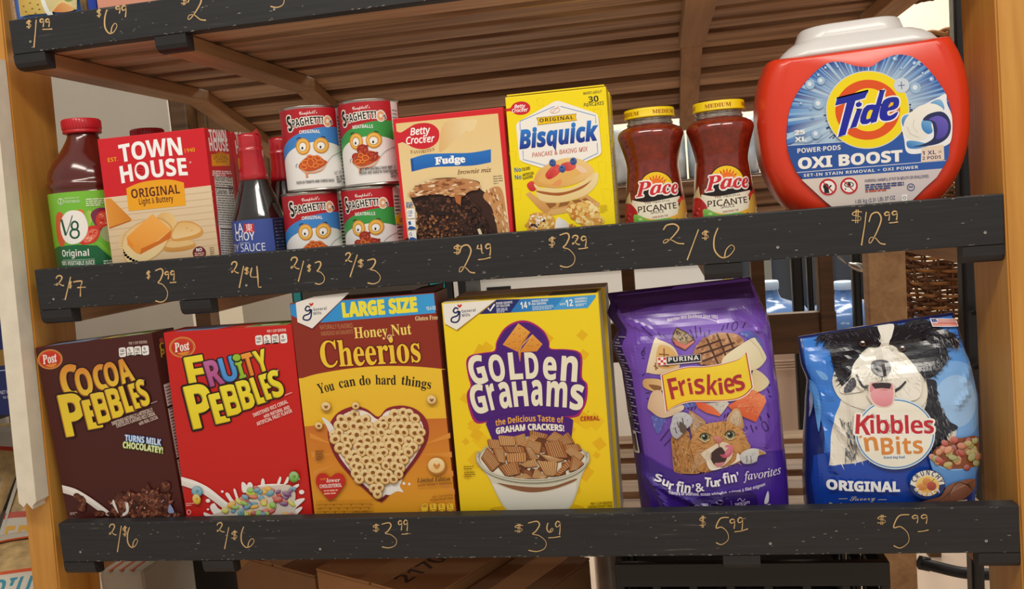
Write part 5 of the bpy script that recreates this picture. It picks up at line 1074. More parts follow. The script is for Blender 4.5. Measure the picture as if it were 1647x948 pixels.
    for q in pc:
        P = [(q[i], q[i+1]) for i in (0,2,4,6)]; cx = sum(p[0] for p in P)/4; cy = sum(p[1] for p in P)/4
        A.rrect4(*[(cx+(x-cx)*1.07, cy+(y-cy)*1.07+6) for x, y in P], '#5c3218', .25); A.rrect4(*P, r.choice(['#c48a52','#b87c46','#cc9a62','#a86c3c']), .25)
        a, b, c_, d = [Vector(p) for p in P]; n = 8; c1 = r.choice(['#8a5428','#7c4a22'])
        for k in range(1, n):
            t = k/n; A.L([a.lerp(b, t)*.96+Vector((cx,cy))*.04, d.lerp(c_, t)*.96+Vector((cx,cy))*.04], 5, c1, step=(k == 1))
        for k in range(1, n-1): t = (k+.5)/n; A.L([a.lerp(b, t)*.92+Vector((cx,cy))*.08, d.lerp(c_, t)*.92+Vector((cx,cy))*.08], 3, '#e6c492', step=(k == 1))
    rim = lambda R, k, a0, a1: [(808+R*math.cos(math.radians(a0+(a1-a0)*i/40)), 330+k*math.sin(math.radians(a0+(a1-a0)*i/40))) for i in range(41)]
    A.L(rim(525,222,-15,195), 26, '#a8a48e'); A.L(rim(527,228,-10,190), 8, '#d8d6c8'); A.L(rim(515,205,0,180), 6, '#e8e6da'); A.L(rim(528,240,10,170), 5, '#7c7a66')
    A.T('PER 1 CUP SERVING', (1356,775), (1560,760), 22, '#5a3a08', 'b'); A.T('PER RACIÓN DE 1 TAZA', (1332,806), (1562,792), 22, '#5a3a08', 'b'); A.micro((155,410),(248,406), 9, 2, 22, '#8a6a10', 99); A.micro((160,465),(260,460), 9, 3, 20, '#8a6a10', 100)
GG = [(712,489),(959,470),(991,820),(738.3,823)]
def top_gg(B):
    B.puv([(.001,.001),(B.W-.001,.001),(B.W-.001,B.H-.001),(.001,B.H-.001)], '#d8b414'); B.puv([(.09,.01),(.135,.01),(.135,.024),(.09,.024)], '#5a1c44'); B.puv([(B.W-.06,.004),(B.W-.003,.004),(B.W-.003,B.H-.01),(B.W-.06,B.H-.01)], '#232323'); B.puv([(.001,.001),(.05,.001),(.03,.02),(.001,.02)], '#e8e4dc')
carton('cereal_box', 'yellow cereal carton with a purple badge and a glass bowl of cereal squares', 'cereal box', GG, BY, BOTZ, .055, '#f2ce1a', '#e8c81c', art_gg, side=side_gen('#d8c89a', 2), top=top_gg, flap=False, group='yellow cereal cartons')
g2 = [at(*p, BY)+Vector((.0045,.0595,.001)) for p in GG]
carton('cereal_box', 'second yellow cereal carton, only a pale edge showing behind the yellow front one', 'cereal box', g2, BY+.0595, BOTZ, .055, '#e8c81c', '#c9c2b4', lambda A: None, side=side_gen('#c9c2b4', 3), flap=False, group='yellow cereal cartons')
# ============================================================ pet food bags
D7=(960,500,4.308); H4=(1020,650,5.576); B8=(980,620,4.309); C1=(1260,490,4.256); C2=(1260,640,4.256); K7=(1290,500,4.99)
def interp(rows, z):
    if z <= rows[0][0]: return rows[0][1:]
    for a, b in zip(rows, rows[1:]):
        if z <= b[0]:
            t = (z-a[0])/(b[0]-a[0]); t = t*t*(3-2*t)*.5+t*.5; return tuple(p+(q-p)*t for p, q in zip(a[1:], b[1:]))
    return rows[-1][1:]
def seg(px, pz, ax, az, bx, bz):
    dx, dz = bx-ax, bz-az; t = max(0, min(1, ((px-ax)*dx+(pz-az)*dz)/(dx*dx+dz*dz))); return math.hypot(px-ax-t*dx, pz-az-t*dz)
class Bag:      # rows: z, xl, xr, yc, b (half depth), n
    def __init__(s, rows, creases, ztop, slant=0, seed=0, amp=.0022): s.rows, s.cr, s.ztop, s.sl, s.seed, s.amp = rows, creases, ztop, slant, seed, amp
    def wr(s, x, z):
        xl, xr, yc, b, n = interp(s.rows, z); e = min(1, abs(2*(x-xl)/(xr-xl)-1)); k = .35+.9*e**3
        v = noise.noise(Vector((x*16+s.seed, z*11, 3)))*s.amp*k+noise.noise(Vector((x*42, z*26+s.seed, 7)))*s.amp*.45*k
        v += (1-abs(noise.noise(Vector((x*22+z*14, z*9-x*5, s.seed+1)))*2))*s.amp*.35
        for ax, az, bx, bz, h, w_ in s.cr:
            d = seg(x, z, ax, az, bx, bz)
            if d < w_*3: v += h*math.exp(-(d/w_)**1.6)
        return v
    def dz(s, x, z):
        xl, xr = interp(s.rows, z)[:2]; v = (z+.4005)/(s.ztop+.4005); return s.sl*(x-(xl+xr)/2)*max(0, v-.6)/.4
    def f(s, x, z):
        xl, xr, yc, b, n = interp(s.rows, z); xc, a = (xl+xr)/2, (xr-xl)/2; t = min(.9995, abs((x-xc)/a))
        return yc-b*(1-t**n)**(1/n)-s.wr(x, z)*min(1,(1-t)*8)
    def mesh(s, zb, nz=70, nx=44):
        loops = []
        for j in range(nz+1):
            v = j/nz; z = zb+(s.ztop-zb)*v; xl, xr, yc, b, n = interp(s.rows, z); xc, a = (xl+xr)/2, (xr-xl)/2; L = []
            ts = [math.sin(math.pi/2*(-1+2*i/nx)) for i in range(nx+1)]
            for t in ts: x = xc+a*t; L.append((x, s.f(x, z)+.0028*min(1,(1-abs(t))*14)*min(1,(s.ztop-z)/.02+.3) if abs(t) < 1 else yc, z+s.dz(x, z)))
            for t in ts[::-1][1:-1]: L.append((xc+a*t, yc+b*.9*(1-abs(t)**n)**(1/n)+noise.noise(Vector((xc*9+t*3, z*18, 9)))*.002, z+s.dz(xc+a*t, z)))
            loops.append(L)
        return loft(loops)
# ---------------- purple cat food bag
fr = [(-.401,-.043,.128,.071,.046,3.4),(-.39,-.0485,.133,.071,.0535,3.2),(-.36,-.050,.1335,.071,.0555,3.0),(-.30,-.0535,.131,.071,.0555,2.8),(-.253,-.0575,.1293,.071,.053,2.7),(-.213,-.0604,.126,.072,.048,2.6),(-.175,-.071,.1238,.073,.04,2.6),(-.158,-.062,.122,.073,.033,2.6),(-.134,-.074,.1125,.074,.021,2.8),(-.122,-.0695,.108,.076,.012,3),(-.109,-.0725,.1035,.079,.004,4)]
bag = Bag(fr, [(-.04,-.1335,.10,-.1265,.0035,.003),(.085,-.15,.118,-.175,.004,.004),(.10,-.17,.12,-.16,.003,.003),(-.035,-.165,-.05,-.20,.003,.005),(-.03,-.345,-.01,-.385,.005,.004),(-.045,-.335,.03,-.372,.004,.004),(.03,-.372,.05,-.36,.003,.003),(.05,-.355,.055,-.385,.003,.003),(.105,-.30,.108,-.25,.003,.004),(-.02,-.16,-.05,-.145,.003,.003)], -.109, .05, 2.3)
rt = thing('pet_food_bag', 'purple cat food bag with an orange tabby below a yellow banner', 'pet food bag', (.04,.062,BOTZ))
M_pur = mat('purple_film', '#3c1d6a', .3, coat=.4)
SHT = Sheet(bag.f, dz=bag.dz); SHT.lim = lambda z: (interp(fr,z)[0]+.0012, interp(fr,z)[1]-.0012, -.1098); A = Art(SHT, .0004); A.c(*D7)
hdr = [(z, interp(fr, z)) for z in [-.398+i*(.286/40) for i in range(41)]]
A.puv([(r_[0]+.0155-.003*(z+.4)/.29, z) for z, r_ in hdr]+[(r_[1]-.0035, z) for z, r_ in hdr[::-1]], '#6a3fae', g=('#7148b4', 90))
for k_, cc in ((.5,'#744cb8'),(.38,'#7d57bf'),(.27,'#8560c6')):
    c0 = A.q((760,420)); A.puv([(c0.x+.013+.16*k_*math.cos(t), c0.y+.24*k_*math.sin(t)) for t in [i*math.pi/18 for i in range(36)]], cc)
A.puv([(interp(fr,-.114)[0]+.004,-.113),(interp(fr,-.114)[1]-.003,-.113),(interp(fr,-.129)[1]-.004,-.1325),(.06,-.1285),(.02,-.127),(-.02,-.1295),(-.055,-.135)], '#3a1c5c', g=('#4a2672', -90))  # shade on the bag's top fold, painted in as darker purple
# side panel print
for i in range(44):
    z = -.165-i*.0036; xl = interp(fr, z)[0]
    if z > -.29: A.puv([(xl+.004,z),(xl+.0135-.003*((i*5)%3),z),(xl+.0135-.003*((i*5)%3),z+.0017),(xl+.004,z+.0017)], '#8c86a8', step=(i == 0))
A.c(*B8); A.P([(112,60),(135,60),(178,300),(150,290)], '#2a164c'); A.rrect4((148,310),(182,318),(212,470),(172,465), '#cfc8c8', .3); A.P([(158,330),(180,335),(200,455),(180,450)], '#3a2c44'); A.P([(135,372),(165,366),(172,422),(143,428)], '#e04838'); A.P([(123,175),(140,170),(158,240),(140,245)], '#1a1228'); A.ring(140,205,8,12,4,'#b8b0c8')
A.c(*D7)
A.T('Nutrition With Excellence Since 1953', (488,78), (838,56), 22, '#f2ecf8', 'bi', bow=16)
A.L([(700,45),(780,58),(845,80)], 4, '#e8def4', sm=4)
dk = '#2c1458'
for l in ([(310,110),(385,180)],[(335,250),(310,300)],[(865,140),(880,100)],[(900,125),(910,85)],[(1010,120),(1030,80)],[(645,130),(672,190)],[(680,100),(692,190)],[(715,115),(720,165)],[(745,150),(748,180)],[(780,135),(775,165)],[(425,150),(448,182)],[(460,165),(482,190)],[(312,330),(330,328)],[(340,570),(365,568)],[(345,610),(358,605)],[(312,450),(332,436)],[(1190,500),(1200,520)],[(1180,540),(1195,570)],[(1190,590),(1212,595)],[(630,680),(645,660)],[(650,690),(665,662)],[(675,685),(685,665)],[(880,740),(890,715)],[(900,735),(910,705)],[(440,900),(500,820)],[(465,935),(520,880)],[(1035,800),(1040,820)],[(1065,790),(1082,840)],[(1100,800),(1108,820)],[(1130,730),(1140,760)],[(1180,710),(1195,740)]): A.L(l, 7, dk)
A.ring(955,105,18,32,5,dk,rot=20); A.ring(1165,800,18,36,5,dk,rot=-25); A.ring(320,292,10,18,5,dk,rot=10)
for q in ([(380,735),(420,720),(480,740),(470,770),(430,850),(400,820)],[(980,150),(1060,140),(1130,200),(1150,260),(1100,230),(1040,190)],[(590,640),(690,630),(680,660),(610,670)]): A.S(q, '#5a62b8'); A.fur([(x,y) for x,y in q], 14, 24, 4, 60, ['#9aa8e0','#3c3f98'], 31)
# foods
A.S([(398,198),(430,200),(520,240),(560,300),(575,380),(540,420),(440,440),(360,430),(345,405)], '#d8b888', g=('#f0e2c4', 120)); A.S([(430,240),(500,250),(550,300),(560,370),(500,400),(430,390),(410,330)], '#d09a50', g=('#e2b878', 90))
for l in ([(465,260),(468,380)],[(430,300),(500,305)],[(405,360),(410,410)],[(395,380),(425,400)],[(455,380),(500,385)]): A.L(l, 9, '#8a5424')
A.P([(552,112),(625,150),(672,190),(680,210),(612,275),(540,240),(516,200),(528,150)], '#4c2a1c'); A.P([(552,122),(622,156),(664,196),(612,235),(560,215),(528,180)], '#a88c6c'); A.P([(522,190),(560,215),(612,236),(668,205),(676,214),(612,268),(545,236)], '#c8645c', g=('#e09080', 0)); A.blobs([(545,130),(622,160),(655,195),(612,228),(560,205)], 40, 4, 9, ['#5a4a34','#c8b088','#7c6a4c','#3c2c20'], 32)
pat = [(665,300),(700,230),(760,180),(830,152),(900,152),(960,160),(1010,195),(1020,240),(980,300),(860,375),(740,370),(690,350)]
A.S([(x,y+6) for x,y in pat], '#5c3420'); A.S(pat, '#a8744e', g=('#c49468', 60)); A.blobs(pat, 70, 8, 18, ['#b88058','#94603e','#cc9c74','#a06c48'], 33)
for l in ([(760,190),(840,370)],[(830,155),(900,330)],[(900,155),(950,270)],[(690,260),(860,200)],[(680,310),(950,220)],[(730,350),(1000,235)]): A.L(l, 12, '#4c2a1a')
A.S([(862,365),(900,300),(1070,190),(1110,210),(1165,300),(1168,340),(1110,400),(1000,420),(900,400)], '#e0d2a8', g=('#ece2c4', 90)); A.L([(1060,200),(1120,260),(1150,330)], 5, '#c8b888', sm=4)
A.S([(1080,415),(1130,420),(1190,480),(1180,520),(1120,560),(1070,540)], '#dcc490', g=('#e8d8b0', 0))
A.S([(318,490),(345,468),(450,480),(450,550),(400,558),(330,530)], '#cc9c5c', g=('#dcb884', 0)); A.S([(360,510),(440,520),(440,548),(400,550)], '#8a5a2c')
A.S([(385,560),(450,560),(480,680),(590,650),(590,690),(460,740),(370,690),(352,655)], '#d4b08c', g=('#e4ccac', 0))
A.P([(680,630),(780,640),(870,690),(850,728),(760,705),(700,670)], '#d8502c', g=('#e87a4c', 0)); A.P([(750,640),(900,625),(915,640),(860,715),(800,660)], '#b8b0a4', g=('#d8d2c8', 0)); A.fur([(760,640),(900,630),(860,700)], 20, 20, 3, 20, ['#8a8880','#e8e4dc'], 34)
A.P([(905,655),(1085,545),(1160,590),(1172,625),(1100,768),(1020,735),(940,690)], '#d8592c', g=('#ec8a58', 60)); A.fur([(950,660),(1085,560),(1160,600),(1100,740)], 60, 26, 4, -30, ['#f0a078','#c84a20','#f4b890'], 35)
# brand flag and plaque
fl = smoothpts([(440,442),(520,410),(620,385),(720,382),(820,372),(930,345),(1000,318),(1042,275)],5,False)+smoothpts([(1086,530),(1040,580),(980,612),(900,625),(780,630),(660,630),(580,648),(520,675),(475,708)],5,False)
A.P(fl, '#f2e2dc'); A.P([(760+(x-760)*.975, 490+(y-490)*.955) for x, y in fl], '#b03a24'); A.P([(760+(x-760)*.95, 490+(y-490)*.915) for x, y in fl], '#f2c61c', g=('#f0d438', 60))
for ch, x0, y0, x1, y1, h in [('F',516,612,580,600,150),('r',584,588,632,578,108*1.32),('i',644,577,668,573,110),('s',682,577,750,570,108*1.32),('k',762,578,835,580,138),('i',848,577,876,574,110),('e',890,573,958,562,108*1.32),('s',966,558,1032,535,110*1.32)]:
    sc_ = .98; 
    A.T(ch, (x0+5,y0+5), (x1+5,y1+3), h*.97, '#e8a41c', 'b'); A.T(ch, (x0,y0), (x1,y1), h*.97, '#a82430', 'b')
A.P([(415,320),(720,298),(722,352),(420,378)], '#e2d0cc'); A.P([(420,322),(478,318),(482,370),(425,375)], '#f4ece8')
for i in range(3):
    for j in range(3):
        if (i+j) % 2 == 0: x, y = 423+i*18.5, 324-i*1.2+j*17; A.P([(x,y),(x+18,y-1),(x+19,y+16),(x+1,y+17)], '#d0342c', step=(i+j == 0))
A.P([(482,318),(716,300),(718,346),(486,366)], '#161414'); A.T('PURINA', (496,352), (706,336), 30, '#f0eeec', 'b', sp=1.1)
# lower dark band
A.c(*H4)
A.P(smoothpts([(60,440),(180,510),(330,590),(480,630),(600,620),(760,570),(940,505),(1100,450),(1350,400)],4,False)+smoothpts([(1375,600),(1380,800),(1390,940)],3,False)+[(140,945)]+smoothpts([(150,850),(70,690)],3,False), '#3a1c82', g=('#48279a', 0))
# cat
oc = ['#b87a3c','#c98e50','#8a5426','#d8a468','#a46830','#e0b47c']
A.S([(335,290),(340,420),(350,560),(370,605),(480,620),(590,610),(545,540),(510,420),(490,250),(420,230)], '#a87440', g=('#c08a4c', 0)); A.fur([(345,290),(490,250),(520,430),(580,600),(370,600),(345,450)], 190, 32, 6, 75, oc+['#6a4424','#4c3018'], 36)
A.S([(490,60),(560,90),(640,160),(600,230),(540,300),(505,230)], '#b88c58'); A.S([(510,80),(560,110),(615,165),(560,220),(525,180)], '#c8a890', g=('#8a6444', 0)); A.fur([(505,75),(600,150),(560,250),(515,200)], 40, 40, 4, 55, ['#d8bc98','#8a6440','#e8d4b8'], 37)
A.S([(825,140),(870,60),(905,32),(945,50),(970,130),(975,210),(900,220)], '#b88650', g=('#cfa878', 90)); A.S([(860,140),(900,60),(935,70),(955,150),(930,195)], '#b89c80', g=('#d8c4a8', 90)); A.fur([(850,140),(900,50),(960,140),(930,190)], 40, 34, 4, 75, ['#d8c0a0','#9a7448','#e6d4ba'], 38)
face = smoothpts([(560,230),(640,175),(740,155),(830,150),(900,190),(970,230),(1010,320),(1040,385),(990,470),(930,520),(820,550),(700,590),(600,600),(560,560),(520,440),(505,330)],4)
A.P(face, '#bd8344', g=('#cf9a5c', 90)); A.fur(face, 330, 34, 6, lambda x, y: math.degrees(math.atan2(y-300, x-750)), oc, 39, 18)
for l in ([(655,180),(665,235)],[(700,170),(705,240)],[(745,165),(742,230)],[(785,160),(780,235)],[(820,165),(812,225)],[(560,300),(620,330)],[(540,350),(640,350)],[(530,400),(620,390)],[(940,300),(1000,290)],[(940,340),(1010,340)],[(950,390),(1000,400)]): A.L(l, 12, '#7c4a22', taper=lambda t: 1-abs(2*t-1)*.8)
A.S([(640,480),(680,440),(700,520),(800,560),(900,500),(920,430),(960,480),(900,520),(820,550),(720,582),(670,570)], '#e8e0d4')
A.S([(600,440),(660,390),(730,350),(790,330),(850,350),(880,400),(870,470),(800,540),(720,560),(670,520)], '#e6d8c4', g=('#d8c4a8', 0)); A.fur([(610,440),(730,360),(860,370),(870,460),(700,540)], 60, 30, 4, 120, ['#f2eae0','#d4c0a8','#f6f0e8'], 40)
A.S([(680,450),(720,400),(770,375),(800,400),(830,460),(800,520),(750,550),(705,520)], '#3a2428'); A.S([(720,520),(760,515),(810,510),(780,545),(740,555)], '#c88088')
A.S([(765,445),(800,440),(835,420),(845,380),(815,375),(820,360),(860,355),(885,385),(875,430),(840,465),(800,472)], '#b84a64', g=('#d87890', 60)); A.S([(815,410),(850,380),(865,400),(840,440),(815,445)], '#d4788c')
A.S([(705,290),(740,275),(785,300),(775,335),(750,345),(735,325)], '#b8605c', g=('#d08a80', 90)); A.L([(755,345),(760,380)], 7, '#7c4444')
for ex, ey in ((630,285),(855,265)):
    A.E(ex,ey,48,38,'#3c2818',rot=-8); A.E(ex+3,ey+3,40,31,'#8a9064',rot=-8); A.E(ex+2,ey,24,26,'#14100c'); A.E(ex-8,ey-10,7,7,'#f4f4ee'); A.L([(ex-50,ey+10),(ex,ey+42),(ex+45,ey+20)], 9, '#e0c498', sm=5)
for i in range(9): A.L([(690,420+6*i),(600-6*i,400+20*i),(545-4*i,420+24*i)], 2.2, '#e8dcc8', sm=4)
A.S([(335,150),(350,95),(400,68),(450,65),(505,95),(520,140),(505,180),(470,210),(420,270),(380,300),(340,270),(322,205)], '#a8a8b0', g=('#c8c8cc', 90)); A.fur([(345,110),(450,75),(510,130),(420,240),(345,250)], 80, 24, 5, 100, ['#c4c4c8','#9a9aa4','#dcdcdc'], 41)
for l in ([(385,150),(400,200)],[(430,115),(440,165)],[(365,200),(380,250)]): A.L(l, 9, '#5a5460')
A.S([(405,150),(440,165),(470,205),(450,250),(410,230)], '#5c4c44')
A.S([(945,450),(980,410),(1050,385),(1120,395),(1178,430),(1110,450),(1090,500),(1030,522),(970,515)], '#b4b4b8', g=('#d4d2d0', 90)); A.P([(1110,395),(1180,430),(1115,448)], '#b88a54'); A.fur([(960,450),(1100,410),(1090,490),(980,505)], 50, 22, 5, 80, ['#cccccc','#a8a8b0','#e4e2e0'], 42)
for l in ([(1005,450),(1005,510)],[(1040,450),(1045,515)]): A.L(l, 6, '#66606c')
for t, a, b, h in (('S',(182,672),(244,690),70),('u',(246,706),(300,728),72),('r',(306,748),(345,758),74),('fin’',(372,768),(525,790),92),('&',(555,775),(630,762),84),('T',(625,722),(682,728),86),('u',(684,728),(738,724),74),('r',(748,724),(788,712),74),('fin’',(800,700),(942,676),92)): A.T(t, a, b, h, '#f2eef4', 'b', off=.012)
A.T('favorites', (975,668), (1310,605), 78, '#e8e0f0', 'it', off=.006)
A.T('flavors of seafood, ocean whitefish, salmon & filet mignon', (310,790), (1168,715), 30, '#e4dcf0', 'b', bow=-42)
A.P([(500,860),(700,800),(900,770),(1060,780),(1090,800),(1108,935),(500,940)], '#2c1462'); A.L([(680,880),(686,935)], 3, '#9a86c0'); A.L([(862,848),(874,905)], 3, '#9a86c0')
A.ring(555,905,22,14,6,'#c8b8e8'); A.ring(765,865,30,16,4,'#c8b8e8'); A.T('100% NUTRITION', (725,915), (830,905), 14, '#c8b8e8', 'b'); A.L([(920,850),(945,830),(965,855),(990,835)], 5, '#c8b8e8', sm=4); A.T('TASTE CATS', (900,895), (1032,872), 22, '#d8ccec', 'b'); A.T('LOVE', (935,912), (1000,900), 22, '#d8ccec', 'b')
A.S([(1160,870),(1170,820),(1192,765),(1202,800),(1198,860),(1175,880)], '#d8d4e0'); A.S([(1150,930),(1180,890),(1215,880),(1200,930)], '#d8d4e0')
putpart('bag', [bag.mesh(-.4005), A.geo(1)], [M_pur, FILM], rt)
# ---------------- blue dog food bag
kb = [(-.401,.156,.334,.058,.044,3.4),(-.388,.1515,.340,.058,.0495,3.2),(-.36,.151,.344,.058,.0505,3.0),(-.31,.1535,.3485,.058,.0485,2.8),(-.2605,.158,.3505,.059,.043,2.6),(-.2294,.1615,.345,.06,.036,2.6),(-.205,.1555,.3385,.062,.025,2.8),(-.19,.155,.335,.064,.016,3),(-.17,.1553,.331,.070,.004,4)]
kbag = Bag(kb, [(.19,-.205,.235,-.1885,.004,.0025),(.235,-.1885,.29,-.188,.004,.0025),(.29,-.188,.33,-.20,.003,.003),(.19,-.205,.215,-.235,.004,.003),(.185,-.205,.183,-.245,.004,.004),(.24,-.19,.238,-.235,.0035,.003),(.33,-.24,.34,-.225,.004,.004),(.318,-.262,.332,-.25,.004,.003),(.175,-.24,.165,-.26,.005,.005),(.18,-.27,.20,-.30,.004,.004),(.17,-.285,.18,-.33,.004,.004),(.2,-.23,.205,-.30,.003,.003)], -.171, .11, 5.1, .0026)
rt = thing('pet_food_bag', 'blue dog food bag with a black and white dog on its front', 'pet food bag', (.25,.058,BOTZ))
SHT = Sheet(kbag.f, dz=kbag.dz); SHT.lim = lambda z: (interp(kb,z)[0]+.0012, interp(kb,z)[1]-.0012, -.1715); A = Art(SHT, .0004); A.c(*K7)
hd = [(z, interp(kb, z)) for z in [-.398+i*(.2245/30) for i in range(31)]]
lft = lambda z: .0035 if z > -.235 else min(.017, .0035+(-.235-z)*.25)
A.puv([(r_[0]+lft(z), z) for z, r_ in hd]+[(r_[1]-.003, z) for z, r_ in hd[::-1]], '#2264c8', g=('#3f86e0', 90))
c0 = A.q((1230,640))
for k_, cc in ((1.0,'#5a9ae6'),(.75,'#7cb0ec'),(.5,'#9cc4f0')):
    A.puv([(min(c0.x+.05*k_*math.cos(t), .345), c0.y-.012+.055*k_*math.sin(t)) for t in [i*math.pi/18 for i in range(36)]], cc)
A.S([(40,560),(110,600),(150,760),(140,948),(125,948),(95,760)], '#5c9ce2'); A.S([(110,480),(180,500),(210,550),(160,550)], '#74aae8')
A.c(*C2)
A.P(smoothpts([(205,395),(330,370),(460,352),(520,340)],4,False)+[(1000,300),(1325,300),(1322,420),(1300,560),(1285,730),(300,745),(215,740),(190,560)], '#123a9c', g=('#1c4cb4', 90))
bk = ['#1c1c24','#2c2c36','#14141a','#3c3c48','#4a4a56']; wh = ['#f0ece0','#e2dccc','#d4cfc0','#f8f6ee']; gy = ['#55555f','#3a3a44','#6c6c74','#8a8a90']
A.c(*K7)
body = [(250,420),(330,640),(300,760),(260,860),(230,1010),(215,1240),(420,1225),(600,1180),(980,1120),(1160,1110),(1230,1040),(1240,930),(1150,880),(1080,700),(1060,620),(1000,500)]
A.P(body, '#e6e0d2'); A.fur(body, 160, 60, 10, 80, wh, 43)
A.S([(960,560),(1070,560),(1085,680),(1150,860),(1250,935),(1160,1000),(1180,1110),(1020,1130),(1000,960),(960,860),(1000,720),(940,640)], '#24242c'); A.fur([(980,600),(1070,600),(1150,860),(1230,930),(1160,1000),(1170,1100),(1030,1110),(960,860),(1000,720)], 150, 60, 9, 65, bk+gy, 44)
A.fur([(290,860),(390,880),(450,1010),(430,1180),(330,1210),(360,1000)], 80, 60, 9, 75, gy+['#b8b4a8'], 45)
A.S([(560,110),(720,110),(760,250),(900,380),(980,520),(1000,700),(900,800),(700,820),(450,780),(300,700),(240,560),(300,420),(450,300)], '#e4decf')
hb = smoothpts([(100,235),(200,150),(330,115),(450,95),(600,125),(720,108),(800,110),(900,62),(1000,75),(1110,140),(1220,190),(1255,290),(1160,290),(1170,370),(1120,460),(1060,520),(980,540),(900,440),(800,330),(700,270),(600,290),(520,300),(440,390),(400,560),(350,640),(290,560),(240,420),(215,300),(160,230)],4)
A.P(hb, '#1e1e26'); A.fur(hb, 420, 48, 8, lambda x, y: math.degrees(math.atan2(y-330, x-650)), bk, 46, 22)
A.fur([(1060,200),(1220,200),(1255,280),(1150,290),(1180,360),(1080,480),(960,520),(920,460),(1060,420),(1100,300)], 130, 56, 8, 70, gy+bk, 47)
A.fur([(180,180),(110,235),(200,290),(260,250)], 40, 50, 8, 120, bk, 48)
A.S([(600,120),(660,110),(730,108),(715,200),(690,270),(720,330),(820,400),(900,460),(950,560),(940,680),(860,720),(730,700),(520,590),(480,640),(330,660),(300,620),(380,540),(410,420),(520,310),(610,290),(630,220)], '#ebe6da', g=('#f4f1e8', 90))
A.fur([(625,130),(715,125),(690,270),(820,410),(920,480),(930,640),(740,680),(520,600),(330,640),(420,430),(610,310)], 220, 44, 7, lambda x, y: math.degrees(math.atan2(y-300, x-640)), wh, 49)
A.S([(350,590),(400,530),(430,580),(390,640),(330,650)], '#55555c'); A.fur([(330,560),(410,540),(400,630),(330,650)], 30, 34, 7, 70, gy, 50)
for ex, ey in ((478,258),(795,297)): A.E(ex,ey,38,26,'#0e0c10',rot=14); A.E(ex,ey+1,27,20,'#5a3426',rot=14); A.E(ex,ey,14,14,'#0c0a0a'); A.E(ex+2,ey-12,14,8,'#f0f0f4')
A.S([(545,440),(560,400),(620,388),(680,400),(706,450),(690,500),(640,525),(590,510),(555,480)], '#3c3c42', g=('#6c6c72', 90)); A.E(590,475,16,20,'#141416',rot=20); A.E(668,478,16,20,'#141416',rot=-20); A.L([(636,470),(638,520),(632,560)], 7, '#55555a'); A.E(620,415,36,12,'#9a9a9e')
for i in range(26): A.E(545+(i*37)%170, 520+(i*23)%60, 3, 3, '#55554e', n=6, step=False)
A.L([(430,505),(450,550),(480,600),(520,610)], 16, '#3a3a40', sm=4); A.L([(730,640),(780,610),(825,560)], 26, '#2c2c32', sm=4, taper=lambda t: 1-.5*t)
A.S([(530,590),(560,565),(640,575),(700,570),(735,600),(730,700),(700,750),(640,768),(570,740),(530,680)], '#e2cfc4'); A.S([(540,590),(570,570),(640,580),(700,575),(720,605),(715,700),(690,735),(640,755),(580,730),(540,680)], '#c8606e', g=('#e29aa0', 90)); A.S([(555,580),(640,572),(705,580),(690,625),(640,640),(580,620)], '#3a2c30'); A.L([(632,650),(636,740)], 6, '#b04c5c')
# crest
A.c(*C2)
A.E(757,240,272,242,'#d8e4ec',n=56); A.E(757,240,264,234,'#4f8ac4',n=56); A.E(757,240,256,226,'#efebdc',n=56)
A.S([(575,-40),(590,20),(630,55),(690,65),(740,45),(752,0),(745,-50)], '#e0ccc0'); A.S([(590,-40),(605,15),(640,45),(690,55),(732,35),(742,-5),(735,-60),(640,-70)], '#d88490', g=('#e8a8ac', 90))
for col, o in (('#f2ece4', [(.08,'#f2ece4')]), ('#c02430', None)):
    A.T('K', (486,240), (590,250), 138, '#c02430', 'b', out=o or ()); A.T('ibbles', (590,238), (1022,236), 128, '#c02430', 'b', out=o or (), sp=.92, h1=122)
A.T('’', (520,300), (546,292), 46, '#d8883c', 'b'); A.T('n', (556,360), (645,352), 132, '#d8883c', 'b'); A.T('Bits', (665,382), (948,372), 122, '#d8883c', 'b'); A.T('brand dog food', (680,408), (822,406), 18, '#4a8ac4', 'b')
A.c(*C1); A.P([(992,90),(1172,92),(1190,146),(1012,148)], '#e8e6ec'); A.P([(1000,95),(1036,95),(1046,116),(1010,118)], '#243c8c'); 
for i in range(3): A.P([(1046,97+i*10),(1170,97+i*10),(1173,103+i*10),(1048,103+i*10)], '#c8543c', step=(i == 0))
for i in range(2): A.P([(1010,124+i*10),(1180,123+i*10),(1184,130+i*10),(1014,131+i*10)], '#d8684c', step=(i == 0))
for i in range(9): A.E(1006+(i%3)*14, 100+(i//3)*7, 1.6, 1.6, '#f0f0f4', n=6, step=False)
A.c(*C2)
A.T('ORIGINAL', (290,612), (788,632), 72, '#eef0f4', 'b', out=[(.02,'#eef0f4')], off=.012)
A.T('Savory', (448,696), (622,690), 38, '#c8b488', 'sc'); A.L([(372,682),(432,681)], 4, '#c8b488'); A.L([(640,688),(698,687)], 4, '#c8b488'); A.T('Beef & Chicken Flavors', (310,736), (738,738), 32, '#d8c8a0', 'b')
